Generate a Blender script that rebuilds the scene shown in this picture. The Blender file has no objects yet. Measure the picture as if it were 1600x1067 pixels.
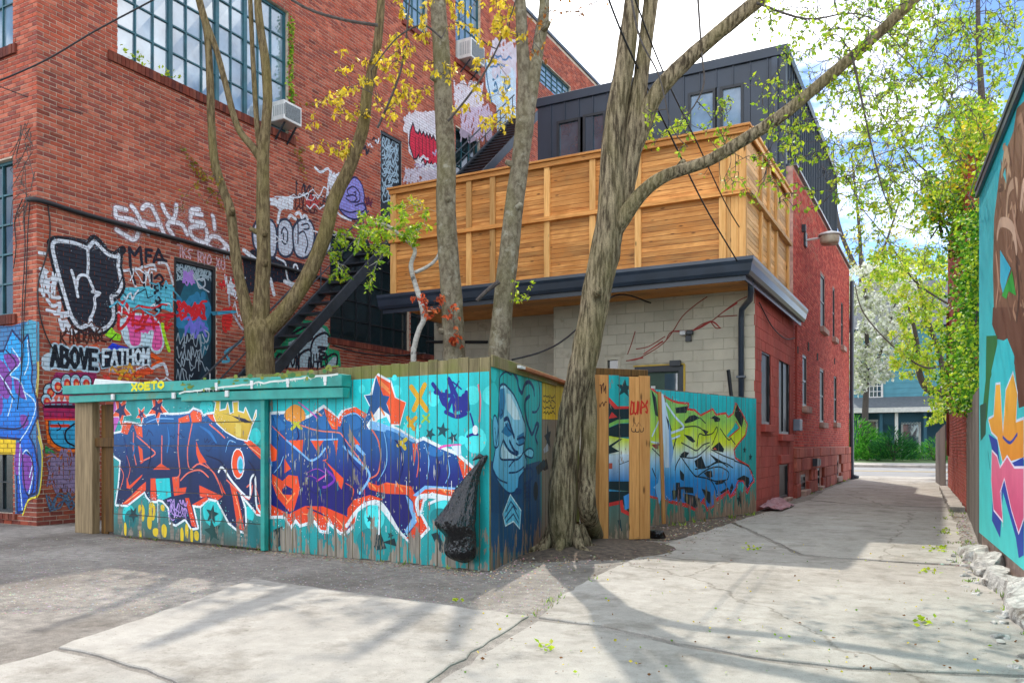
import bpy, bmesh, math, random
import numpy as np
from mathutils import Vector, noise as mnoise
from mathutils.geometry import tessellate_polygon

random.seed(7)
rng = np.random.default_rng(7)
SC = bpy.context.scene
COL = SC.collection

# ------------------------------------------------------------------ camera
F_PX, CX, HOR, CAM_H = 1273.0, 800.0, 695.0, 1.3      # focal length, principal column, horizon row (1600 px wide), eye height
YAW = math.atan(675.0 / F_PX)
SA, CA = math.sin(YAW), math.cos(YAW)
cam_d = bpy.data.cameras.new('camera')
cam = bpy.data.objects.new('camera', cam_d)
COL.objects.link(cam)
cam_d.sensor_width = 36.0
cam_d.lens = 36.0 * F_PX / 1600.0
cam_d.shift_y = (HOR - 533.5) / 1600.0
cam_d.clip_end = 500.0
cam.location = (0, 0, CAM_H)
cam.rotation_euler = (math.radians(90), 0, YAW)
SC.camera = cam

# ------------------------------------------------------------------ sky, sun, exposure
SUNV = Vector((-0.305, 0.80, 1.0)).normalized()         # direction towards the sun
SUN_EL = math.asin(SUNV.z)
SUN_AZ = math.atan2(SUNV.x, SUNV.y)                     # clockwise from +Y
world = bpy.data.worlds.new('World')
SC.world = world
world.use_nodes = True
wn, wl = world.node_tree.nodes, world.node_tree.links
wn.clear()
w_out = wn.new('ShaderNodeOutputWorld')
w_bg = wn.new('ShaderNodeBackground')
w_sky = wn.new('ShaderNodeTexSky')
w_sky.sky_type = 'NISHITA'
w_sky.sun_disc = False
w_sky.sun_elevation = SUN_EL
w_sky.sun_rotation = SUN_AZ
w_sky.air_density = 0.6
w_sky.dust_density = 0.0
w_sky.ozone_density = 3.5
w_tc = wn.new('ShaderNodeTexCoord')
w_map = wn.new('ShaderNodeMapping')
w_map.inputs['Scale'].default_value = (1.0, 1.0, 2.2)
w_map.inputs['Location'].default_value = (2.0, 3.1, 0.0)
w_no = wn.new('ShaderNodeTexNoise')
w_no.inputs['Scale'].default_value = 3.4
w_no.inputs['Detail'].default_value = 7.0
w_no.inputs['Roughness'].default_value = 0.55
w_ramp = wn.new('ShaderNodeValToRGB')
w_ramp.color_ramp.elements[0].position = 0.43
w_ramp.color_ramp.elements[0].color = (0.0, 0.0, 0.0, 1)
w_ramp.color_ramp.elements[1].position = 0.58
w_ramp.color_ramp.elements[1].color = (1, 1, 1, 1)
w_mix = wn.new('ShaderNodeMixRGB')
w_mix.inputs[2].default_value = (12.0, 12.2, 12.6, 1)     # bright thin cloud
wl.new(w_tc.outputs['Generated'], w_map.inputs['Vector'])
wl.new(w_map.outputs['Vector'], w_no.inputs['Vector'])
wl.new(w_no.outputs['Fac'], w_ramp.inputs['Fac'])
wl.new(w_ramp.outputs['Color'], w_mix.inputs[0])
wl.new(w_sky.outputs['Color'], w_mix.inputs[1])
wl.new(w_mix.outputs['Color'], w_bg.inputs['Color'])
w_bg.inputs['Strength'].default_value = 0.15
wl.new(w_bg.outputs['Background'], w_out.inputs['Surface'])

sun_d = bpy.data.lights.new('sun', 'SUN')
sun_d.energy = 2.3
sun_d.angle = math.radians(0.6)
sun_d.color = (1.0, 0.93, 0.81)
sun = bpy.data.objects.new('sun', sun_d)
COL.objects.link(sun)
sun.location = (-10, 20, 30)
sun.rotation_euler = (-SUNV).to_track_quat('-Z', 'Y').to_euler()

SC.view_settings.view_transform = 'Standard'
SC.view_settings.look = 'None'
SC.view_settings.gamma = 1.0
SC.view_settings.use_curve_mapping = False
SC.view_settings.exposure = 0.93
SC.cycles.max_bounces = 4
SC.cycles.diffuse_bounces = 3
SC.cycles.glossy_bounces = 2
SC.cycles.transmission_bounces = 2
SC.cycles.transparent_max_bounces = 6

# ------------------------------------------------------------------ pixel of the photograph -> place in the scene
def ray(u, v):
    k = (u - CX) / F_PX
    return Vector((-SA + CA * k, CA + SA * k, (HOR - v) / F_PX))
def gnd(u, v, z=0.0):
    r = ray(u, v); t = (z - CAM_H) / r.z
    return Vector((r.x * t, r.y * t, z))
def at_y(u, v, Y):
    r = ray(u, v); t = Y / r.y
    return Vector((r.x * t, Y, CAM_H + r.z * t))
def at_d(u, v, d):
    r = ray(u, v)
    return Vector((r.x * d, r.y * d, CAM_H + r.z * d))

class Plane:
    """an upright surface: origin on the ground, s along it, n towards the viewer"""
    def __init__(self, o, d, n):
        self.o = Vector((o[0], o[1])); self.d = Vector(d).normalized(); self.n = Vector(n).normalized()
    def uv(self, u, v, off=0.0):
        r = ray(u, v); o = self.o + self.n * off
        t = o.dot(self.n) / (r.x * self.n.x + r.y * self.n.y)
        p = Vector((r.x * t, r.y * t))
        return ((p - o).dot(self.d), CAM_H + r.z * t)
    def s(self, u): return self.uv(u, HOR)[0]
    def z(self, u, v): return self.uv(u, v)[1]
    def pt(self, s, z, off=0.0):
        p = self.o + self.d * s + self.n * off
        return (p.x, p.y, z)

# ------------------------------------------------------------------ mesh building
class MB:
    def __init__(self): self.v = []; self.f = []; self.c = []
    def add(self, verts, faces, col=None):
        b = len(self.v)
        self.v.extend(verts)
        self.f.extend([tuple(i + b for i in f) for f in faces])
        if col is not None:
            if callable(col): self.c.extend([col(p) for p in verts])
            else: self.c.extend([col] * len(verts))
    BF = [(0, 3, 2, 1), (4, 5, 6, 7), (0, 1, 5, 4), (1, 2, 6, 5), (2, 3, 7, 6), (3, 0, 4, 7)]
    def box(self, x0, x1, y0, y1, z0, z1, col=None):
        self.add([(x0,y0,z0),(x1,y0,z0),(x1,y1,z0),(x0,y1,z0),(x0,y0,z1),(x1,y0,z1),(x1,y1,z1),(x0,y1,z1)], MB.BF, col)
        return self
    def obox(self, P, s0, s1, z0, z1, d0, d1, col=None):
        self.add([P.pt(s0,z0,d0),P.pt(s1,z0,d0),P.pt(s1,z0,d1),P.pt(s0,z0,d1),
                  P.pt(s0,z1,d0),P.pt(s1,z1,d0),P.pt(s1,z1,d1),P.pt(s0,z1,d1)], MB.BF, col)
        return self
    def quad4(self, P, sz, d0, d1, col=None):
        """four (s,z) corners extruded between two depths"""
        self.add([P.pt(*p, d0) for p in sz] + [P.pt(*p, d1) for p in sz],
                 [(0,1,2,3),(4,7,6,5),(0,4,5,1),(1,5,6,2),(2,6,7,3),(3,7,4,0)], col)
        return self
    def bar(self, a, b, w, h, col=None, up=(0,0,1)):
        a = Vector(a); b = Vector(b); t = (b - a).normalized()
        x = t.cross(Vector(up))
        if x.length < 1e-4: x = t.cross(Vector((1,0,0)))
        x.normalize(); y = x.cross(t).normalized()
        x = x * w / 2; y = y * h / 2
        self.add([tuple(a-x-y),tuple(a+x-y),tuple(a+x+y),tuple(a-x+y),tuple(b-x-y),tuple(b+x-y),tuple(b+x+y),tuple(b-x+y)], MB.BF, col)
        return self
    def tube(self, pts, rad, n=8, col=None, cap=True, wob=0.0):
        pts = [Vector(p) for p in pts]
        if not hasattr(rad, '__len__'): rad = [rad] * len(pts)
        b = len(self.v); up = Vector((0.31, 0.17, 0.93))
        px = None
        for i, p in enumerate(pts):
            t = (pts[min(i+1, len(pts)-1)] - pts[max(i-1, 0)])
            if t.length < 1e-7: t = Vector((0,0,1))
            t.normalize()
            if px is None:
                px = t.cross(up)
                if px.length < 1e-3: px = t.cross(Vector((1,0,0)))
            px = (px - t * px.dot(t)).normalized()
            py = t.cross(px)
            for k in range(n):
                a = 2 * math.pi * k / n
                r = rad[i] * (1 + (random.uniform(-wob, wob) if wob else 0))
                self.v.append(tuple(p + px * (math.cos(a) * r) + py * (math.sin(a) * r)))
        m = len(pts)
        for i in range(m - 1):
            for k in range(n):
                k2 = (k + 1) % n
                self.f.append((b+i*n+k, b+i*n+k2, b+(i+1)*n+k2, b+(i+1)*n+k))
        if cap:
            self.f.append(tuple(b + k for k in range(n))[::-1])
            self.f.append(tuple(b + (m-1)*n + k for k in range(n)))
        if col is not None: self.c.extend([col] * (m * n))
        return self
    def mesh(self, name, smooth=False):
        me = bpy.data.meshes.new(name)
        me.from_pydata(self.v, [], self.f)
        if self.c and len(self.c) == len(self.v):
            at = me.color_attributes.new('Col', 'FLOAT_COLOR', 'POINT')
            arr = np.ones((len(self.v), 4), dtype=np.float32)
            arr[:, :3] = np.array(self.c, dtype=np.float32)[:, :3]
            at.data.foreach_set('color', arr.ravel())
        if smooth:
            me.polygons.foreach_set('use_smooth', np.ones(len(me.polygons), dtype=bool))
        me.update()
        return me

WLOC = {}
def wloc(o): return WLOC.get(o.name, Vector((0,0,0)))
def link(o, parent=None, loc=(0,0,0)):
    """loc is the place in the scene of the object's origin"""
    COL.objects.link(o)
    loc = Vector(loc)
    if parent is not None:
        o.parent = parent; o.location = loc - wloc(parent)
    else: o.location = loc
    WLOC[o.name] = loc
    return o
def tag(o, label=None, cat=None, group=None, kind=None):
    if label: o['label'] = label
    if cat: o['category'] = cat
    if group: o['group'] = group
    if kind: o['kind'] = kind
    return o
def thing(name, loc, label, cat, group=None):
    o = bpy.data.objects.new(name, None)
    o.empty_display_size = 0.2
    link(o, None, loc)
    return tag(o, label, cat, group)
def part(name, mb, mat, parent=None, smooth=False, bevel=0.0, kind=None, label=None):
    me = mb.mesh(name, smooth)
    me.materials.append(mat)
    o = bpy.data.objects.new(name, me)
    link(o, parent)
    if bevel:
        m = o.modifiers.new('bevel', 'BEVEL'); m.width = bevel; m.segments = 1; m.limit_method = 'ANGLE'
    if kind: o['kind'] = kind
    if label: o['label'] = label
    return o
def single(name, mb, mat, label, cat, group=None, smooth=False, bevel=0.0, kind=None):
    """a thing that is one mesh, its origin brought to its base"""
    vs = np.array(mb.v); c = (vs.min(0) + vs.max(0)) / 2; c[2] = vs[:, 2].min()
    mb.v = [tuple(p) for p in (vs - c)]
    me = mb.mesh(name, smooth); me.materials.append(mat)
    o = bpy.data.objects.new(name, me)
    link(o, None, c)
    if bevel:
        m = o.modifiers.new('bevel', 'BEVEL'); m.width = bevel; m.segments = 1; m.limit_method = 'ANGLE'
    return tag(o, label, cat, group, kind)

# ------------------------------------------------------------------ materials
def lin(r, g, b):
    f = lambda x: (x/255/12.92 if x/255 <= 0.04045 else ((x/255 + 0.055)/1.055) ** 2.4)
    return (f(r), f(g), f(b))
def new_mat(name):
    m = bpy.data.materials.new(name); m.use_nodes = True
    nt = m.node_tree
    return m, nt, nt.nodes['Principled BSDF']
def N(nt, typ, **kw):
    n = nt.nodes.new(typ)
    for k, v in kw.items(): setattr(n, k, v)
    return n
def noise_node(nt, scale, detail=4, stretch=(1,1,1), coord='Object', rough=0.5):
    tc = N(nt, 'ShaderNodeTexCoord'); mp = N(nt, 'ShaderNodeMapping')
    mp.inputs['Scale'].default_value = stretch
    nt.links.new(tc.outputs[coord], mp.inputs['Vector'])
    no = N(nt, 'ShaderNodeTexNoise')
    no.inputs['Scale'].default_value = scale; no.inputs['Detail'].default_value = min(detail, 4); no.inputs['Roughness'].default_value = rough
    nt.links.new(mp.outputs['Vector'], no.inputs['Vector'])
    return no
def ramp(nt, fac, p0, c0, p1, c1, extra=()):
    r = N(nt, 'ShaderNodeValToRGB')
    e = r.color_ramp.elements
    e[0].position = p0; e[0].color = (*c0, 1) if len(c0) == 3 else c0
    e[1].position = p1; e[1].color = (*c1, 1) if len(c1) == 3 else c1
    for p, c in extra:
        q = e.new(p); q.color = (*c, 1)
    nt.links.new(fac, r.inputs['Fac'])
    return r
def mixc(nt, fac, a, b, mode='MIX'):
    m = N(nt, 'ShaderNodeMixRGB', blend_type=mode)
    for i, x in ((0, fac), (1, a), (2, b)):
        if isinstance(x, bpy.types.NodeSocket): nt.links.new(x, m.inputs[i])
        elif isinstance(x, (int, float)): m.inputs[i].default_value = x
        else: m.inputs[i].default_value = (*x, 1)
    return m
def bump(nt, bs, h, strength=0.3, dist=0.01):
    b = N(nt, 'ShaderNodeBump'); b.inputs['Strength'].default_value = strength; b.inputs['Distance'].default_value = dist
    nt.links.new(h, b.inputs['Height']); nt.links.new(b.outputs['Normal'], bs.inputs['Normal'])
    return b
def vcol(nt):
    a = N(nt, 'ShaderNodeVertexColor'); a.layer_name = 'Col'
    return a.outputs['Color']

def m_plain(name, c, rough=0.6, var=0.25, scale=6.0, metal=0.0, bmp=0.15, stretch=(1,1,1), dirt=None, spec=0.5, bdist=0.01):
    m, nt, bs = new_mat(name)
    no = noise_node(nt, scale, 5, stretch)
    lo = tuple(x * (1 - var) for x in c); hi = tuple(min(1, x * (1 + var)) for x in c)
    r = ramp(nt, no.outputs['Fac'], 0.3, lo, 0.7, hi)
    out = r.outputs['Color']
    if dirt:
        n2 = noise_node(nt, dirt[1], 6, dirt[3] if len(dirt) > 3 else (1,1,1), rough=0.65)
        rr = ramp(nt, n2.outputs['Fac'], dirt[2], (0,0,0), dirt[2] + 0.18, (1,1,1))
        out = mixc(nt, rr.outputs['Color'], out, dirt[0]).outputs['Color']
    nt.links.new(out, bs.inputs['Base Color'])
    bs.inputs['Roughness'].default_value = rough
    bs.inputs['Metallic'].default_value = metal
    bs.inputs['Specular IOR Level'].default_value = spec
    if bmp:
        n3 = noise_node(nt, scale * 6, 4, stretch)
        bump(nt, bs, n3.outputs['Fac'], bmp, bdist)
    return m
def m_vcol(name, rough=0.75, var=0.3, scale=7.0, bmp=0.3, bscale=60, bstretch=(1,1,1), spec=0.35, stretch=(1,1,1), bdist=0.006):
    m, nt, bs = new_mat(name)
    no = noise_node(nt, scale, 6, stretch, rough=0.6)
    r = ramp(nt, no.outputs['Fac'], 0.25, (1-var,)*3, 0.75, (1+var,)*3)
    mx = mixc(nt, 1.0, vcol(nt), r.outputs['Color'], 'MULTIPLY')
    nt.links.new(mx.outputs['Color'], bs.inputs['Base Color'])
    bs.inputs['Roughness'].default_value = rough
    bs.inputs['Specular IOR Level'].default_value = spec
    if bmp:
        nb = noise_node(nt, bscale, 4, bstretch)
        bump(nt, bs, nb.outputs['Fac'], bmp, bdist)
    return m
def m_wood(name, c0, c1, c2=None, axis='Z', rough=0.75, scale=5.0, bmp=0.35, knots=False, blotch=None):
    """grain runs along axis"""
    m, nt, bs = new_mat(name)
    st = {'X': (0.06, 1, 1), 'Y': (1, 0.06, 1), 'Z': (1, 1, 0.06)}[axis]
    g = noise_node(nt, scale * 6, 6, st, rough=0.65)
    r = ramp(nt, g.outputs['Fac'], 0.3, c0, 0.7, c1)
    oi = N(nt, 'ShaderNodeObjectInfo')
    rv = ramp(nt, oi.outputs['Random'], 0.0, (0.64,)*3, 1.0, (1.22,)*3)
    out = mixc(nt, 1.0, r.outputs['Color'], rv.outputs['Color'], 'MULTIPLY').outputs['Color']
    if c2:
        b = noise_node(nt, 2.2, 5)
        br = ramp(nt, b.outputs['Fac'], 0.45, (0,0,0), 0.68, (1,1,1))
        out = mixc(nt, br.outputs['Color'], out, c2).outputs['Color']
    if knots:
        tc = N(nt, 'ShaderNodeTexCoord'); mp = N(nt, 'ShaderNodeMapping')
        mp.inputs['Scale'].default_value = {'X': (2.6, 5, 9), 'Y': (5, 2.6, 9), 'Z': (7, 7, 2.2)}[axis]
        nt.links.new(tc.outputs['Object'], mp.inputs['Vector'])
        vo = N(nt, 'ShaderNodeTexVoronoi'); vo.inputs['Scale'].default_value = 1.0
        nt.links.new(mp.outputs['Vector'], vo.inputs['Vector'])
        kr = ramp(nt, vo.outputs['Distance'], 0.07, (1,1,1), 0.15, (0,0,0))
        out = mixc(nt, kr.outputs['Color'], out, tuple(x * 0.35 for x in c0)).outputs['Color']
    nt.links.new(out, bs.inputs['Base Color'])
    bs.inputs['Roughness'].default_value = rough
    bs.inputs['Specular IOR Level'].default_value = 0.3
    bump(nt, bs, g.outputs['Fac'], bmp, 0.006)
    return m
def m_glass(name, c, rough=0.06, spec=0.9):
    m, nt, bs = new_mat(name)
    no = noise_node(nt, 1.6, 4)
    r = ramp(nt, no.outputs['Fac'], 0.3, tuple(x*0.6 for x in c), 0.7, tuple(x*1.4 for x in c))
    nt.links.new(r.outputs['Color'], bs.inputs['Base Color'])
    bs.inputs['Roughness'].default_value = rough
    bs.inputs['Specular IOR Level'].default_value = spec
    bs.inputs['IOR'].default_value = 1.9
    nb = noise_node(nt, 2.5, 2); bump(nt, bs, nb.outputs['Fac'], 0.06, 0.02)
    return m
def m_leaf(name, trans=0.4):
    m, nt, bs = new_mat(name)
    c = vcol(nt)
    nt.links.new(c, bs.inputs['Base Color'])
    bs.inputs['Roughness'].default_value = 0.5
    bs.inputs['Specular IOR Level'].default_value = 0.3
    tr = N(nt, 'ShaderNodeBsdfTranslucent')
    nt.links.new(c, tr.inputs['Color'])
    mx = N(nt, 'ShaderNodeMixShader'); mx.inputs[0].default_value = trans
    nt.links.new(bs.outputs[0], mx.inputs[1]); nt.links.new(tr.outputs[0], mx.inputs[2])
    nt.links.new(mx.outputs[0], nt.nodes['Material Output'].inputs['Surface'])
    return m
def m_paint(name, chip=0.62, chipcol=(0.22, 0.19, 0.15), grain=(1,1,0.08), low=0.35, bmp=0.35, chipscale=9.0, rough=0.55, var=0.14):
    """spray and house paint on boards: flakes off to bare wood, more so near the ground"""
    m, nt, bs = new_mat(name)
    base = vcol(nt)
    n0 = noise_node(nt, 5, 5, (1,1,0.4), rough=0.6)
    r0 = ramp(nt, n0.outputs['Fac'], 0.25, (1-var,)*3, 0.75, (1+var,)*3)
    base = mixc(nt, 1.0, base, r0.outputs['Color'], 'MULTIPLY').outputs['Color']
    ch = noise_node(nt, chipscale, 7, (1.0,1.0,0.22), rough=0.68)
    big = noise_node(nt, 0.9, 3)
    tc = N(nt, 'ShaderNodeTexCoord'); sx = N(nt, 'ShaderNodeSeparateXYZ')
    nt.links.new(tc.outputs['Object'], sx.inputs[0])
    mr = N(nt, 'ShaderNodeMapRange')
    mr.inputs['From Min'].default_value = 0.02; mr.inputs['From Max'].default_value = 0.62
    mr.inputs['To Min'].default_value = low; mr.inputs['To Max'].default_value = 0.0
    nt.links.new(sx.outputs['Z'], mr.inputs['Value'])
    a1 = N(nt, 'ShaderNodeMath', operation='ADD'); nt.links.new(ch.outputs['Fac'], a1.inputs[0]); nt.links.new(mr.outputs['Result'], a1.inputs[1])
    a2 = N(nt, 'ShaderNodeMath', operation='MULTIPLY_ADD'); nt.links.new(big.outputs['Fac'], a2.inputs[0]); a2.inputs[1].default_value = 0.16
    nt.links.new(a1.outputs[0], a2.inputs[2])
    cr = ramp(nt, a2.outputs[0], chip + 0.08, (0,0,0), chip + 0.105, (1,1,1))
    gr = noise_node(nt, 34, 5, grain)
    wr = ramp(nt, gr.outputs['Fac'], 0.3, tuple(x*0.6 for x in chipcol), 0.7, tuple(x*1.45 for x in chipcol))
    dr_ = noise_node(nt, 3.2, 7, (1,1,0.07), rough=0.7)           # grime that has run down
    dm_ = ramp(nt, dr_.outputs['Fac'], 0.50, (1,1,1), 0.74, (0.55,0.52,0.47))
    sp_ = noise_node(nt, 70, 3); sm_ = ramp(nt, sp_.outputs['Fac'], 0.62, (1,1,1), 0.72, (0.72,0.70,0.66))
    base = mixc(nt, 1.0, base, dm_.outputs['Color'], 'MULTIPLY').outputs['Color']
    base = mixc(nt, 1.0, base, sm_.outputs['Color'], 'MULTIPLY').outputs['Color']
    mx = mixc(nt, cr.outputs['Color'], base, wr.outputs['Color'])
    nt.links.new(mx.outputs['Color'], bs.inputs['Base Color'])
    bs.inputs['Roughness'].default_value = rough
    bs.inputs['Specular IOR Level'].default_value = 0.35
    bump(nt, bs, gr.outputs['Fac'], bmp, 0.004)
    return m

M = {}
M['brick'] = m_vcol('brick', 0.88, 0.28, 9, 0.45, 90)
M['mortar'] = m_plain('mortar', (0.50, 0.41, 0.32), 0.95, 0.3, 8, bmp=0.4)
M['wallpaint'] = m_vcol('wallpaint', 0.7, 0.22, 8, 0.4, 110)
M['stone'] = m_plain('stone', (0.38, 0.27, 0.22), 0.9, 0.3, 5, bmp=0.4, dirt=((0.12,0.09,0.07), 3.5, 0.55))
M['steel_dark'] = m_plain('steel_dark', (0.018, 0.024, 0.032), 0.45, 0.4, 6, bmp=0.1, dirt=((0.06,0.05,0.045), 7, 0.6))
M['window_green'] = m_plain('window_green', (0.012, 0.085, 0.11), 0.5, 0.3, 5)
M['window_black'] = m_plain('window_black', (0.012, 0.016, 0.02), 0.4, 0.3, 5)
M['glass_bright'] = m_glass('glass_bright', (0.17, 0.25, 0.31), 0.05, 1.0)
M['glass_dark'] = m_glass('glass_dark', (0.010, 0.024, 0.028), 0.12, 0.5)
M['pane_dark'] = m_plain('dim_pane', (0.014, 0.020, 0.022), 0.42, 0.4, 3, bmp=0.02, spec=0.3)
M['glass_blue'] = m_glass('glass_blue', (0.03, 0.07, 0.10), 0.05, 0.8)
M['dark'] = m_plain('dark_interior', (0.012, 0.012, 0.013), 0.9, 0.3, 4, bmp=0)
M['white_metal'] = m_plain('white_metal', (0.62, 0.62, 0.60), 0.45, 0.12, 6, dirt=((0.25,0.22,0.18), 8, 0.66))
M['grille'] = m_plain('grille', (0.26, 0.29, 0.30), 0.5, 0.2, 30)
M['board'] = m_wood('weathered_board', (0.11, 0.085, 0.04), (0.27, 0.22, 0.11), (0.15, 0.165, 0.03))
M['fence_old'] = m_wood('old_fence_board', (0.10, 0.085, 0.07), (0.24, 0.20, 0.17))
M['brownwood'] = m_wood('brown_stained_board', (0.05, 0.024, 0.006), (0.17, 0.085, 0.02))
M['postwood'] = m_wood('grey_post', (0.16, 0.11, 0.055), (0.36, 0.26, 0.14))
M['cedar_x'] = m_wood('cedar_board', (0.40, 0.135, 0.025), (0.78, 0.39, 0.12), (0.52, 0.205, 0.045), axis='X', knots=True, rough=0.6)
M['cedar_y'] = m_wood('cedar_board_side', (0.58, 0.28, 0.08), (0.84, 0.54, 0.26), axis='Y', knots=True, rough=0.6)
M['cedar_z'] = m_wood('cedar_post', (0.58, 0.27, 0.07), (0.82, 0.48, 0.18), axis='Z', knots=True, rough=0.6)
M['newboard'] = m_wood('fresh_pine_board', (0.46, 0.19, 0.05), (0.66, 0.33, 0.11), axis='Z', knots=True, rough=0.65)
M['navy_metal'] = m_plain('navy_metal', (0.017, 0.029, 0.047), 0.38, 0.18, 1.5, metal=0.0, bmp=0.03, spec=0.6)
M['gutter'] = m_plain('gutter_metal', (0.024, 0.038, 0.060), 0.3, 0.25, 3, bmp=0.02, spec=0.6)
M['block'] = m_plain('grey_block', (0.36, 0.33, 0.25), 0.92, 0.22, 2.4, bmp=0.5, dirt=((0.20,0.17,0.12), 2.1, 0.58), bdist=0.005)
M['block_red'] = m_plain('red_block', (0.36, 0.065, 0.048), 0.85, 0.28, 2.0, bmp=0.5, dirt=((0.40,0.22,0.17), 2.6, 0.60, (1,1,0.35)), bdist=0.005)
M['joint'] = m_plain('block_joint', (0.40, 0.365, 0.28), 0.95, 0.2, 6)
M['joint_red'] = m_plain('red_joint', (0.22, 0.045, 0.035), 0.95, 0.2, 6)
M['fencepaint'] = m_paint('fence_paint', chip=0.632, low=0.16)
M['doorpaint'] = m_paint('sliding_door_paint', chip=0.665, grain=(0.06,1,1), low=0.12, chipcol=(0.17,0.15,0.12))
M['facepaint'] = m_paint('side_fence_paint', chip=0.70, low=0.26, chipcol=(0.26,0.17,0.12))
M['lanepaint'] = m_paint('lane_fence_paint', chip=0.65, low=0.24, chipcol=(0.24,0.17,0.12))
M['muralpaint'] = m_vcol('mural_paint', 0.6, 0.12, 3, 0.12, 40)
M['railpaint'] = m_plain('rail_paint', (0.015, 0.30, 0.25), 0.5, 0.35, 3, dirt=((0.12,0.13,0.03), 3.0, 0.53), bmp=0.2)
M['bark'] = None
M['leaf'] = m_leaf('leaf', 0.42)
M['black_cable'] = m_plain('black_cable', (0.012, 0.012, 0.014), 0.6, 0.2, 10, bmp=0)
# ------------------------------------------------------------------ paint: flat shapes traced on a surface, clipped to its bricks or boards
def catmull(p, n=5, closed=False):
    m = len(p); out = []
    if m < 3: return list(p)
    rngi = range(m) if closed else range(m - 1)
    for i in rngi:
        g = (lambda j: p[j % m]) if closed else (lambda j: p[max(0, min(m-1, j))])
        a, b, c, d = g(i-1), g(i), g(i+1), g(i+2)
        for k in range(n):
            t = k / n
            out.append(tuple(0.5 * ((2*b[q]) + (-a[q]+c[q])*t + (2*a[q]-5*b[q]+4*c[q]-d[q])*t*t + (-a[q]+3*b[q]-3*c[q]+d[q])*t**3) for q in (0, 1)))
    if not closed: out.append(p[-1])
    return out
def clip_rect(poly, r):
    x0, x1, y0, y1 = r
    for ax, lim, sg in ((0, x0, 1), (0, x1, -1), (1, y0, 1), (1, y1, -1)):
        if not poly: return poly
        out = []
        pa = poly[-1]; da = (pa[ax] - lim) * sg
        for pb in poly:
            db = (pb[ax] - lim) * sg
            if (da >= 0) != (db >= 0):
                t = da / (da - db)
                out.append((pa[0] + (pb[0]-pa[0])*t, pa[1] + (pb[1]-pa[1])*t))
            if db >= 0: out.append(pb)
            pa, da = pb, db
        poly = out
    return poly
def Z(x0, y0, sc):
    """turns coordinates read off an enlargement of the photograph into photograph pixels"""
    def f(*a): return [(x0 + a[i] * sc, y0 + a[i+1] * sc) for i in range(0, len(a), 2)]
    return f
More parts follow.
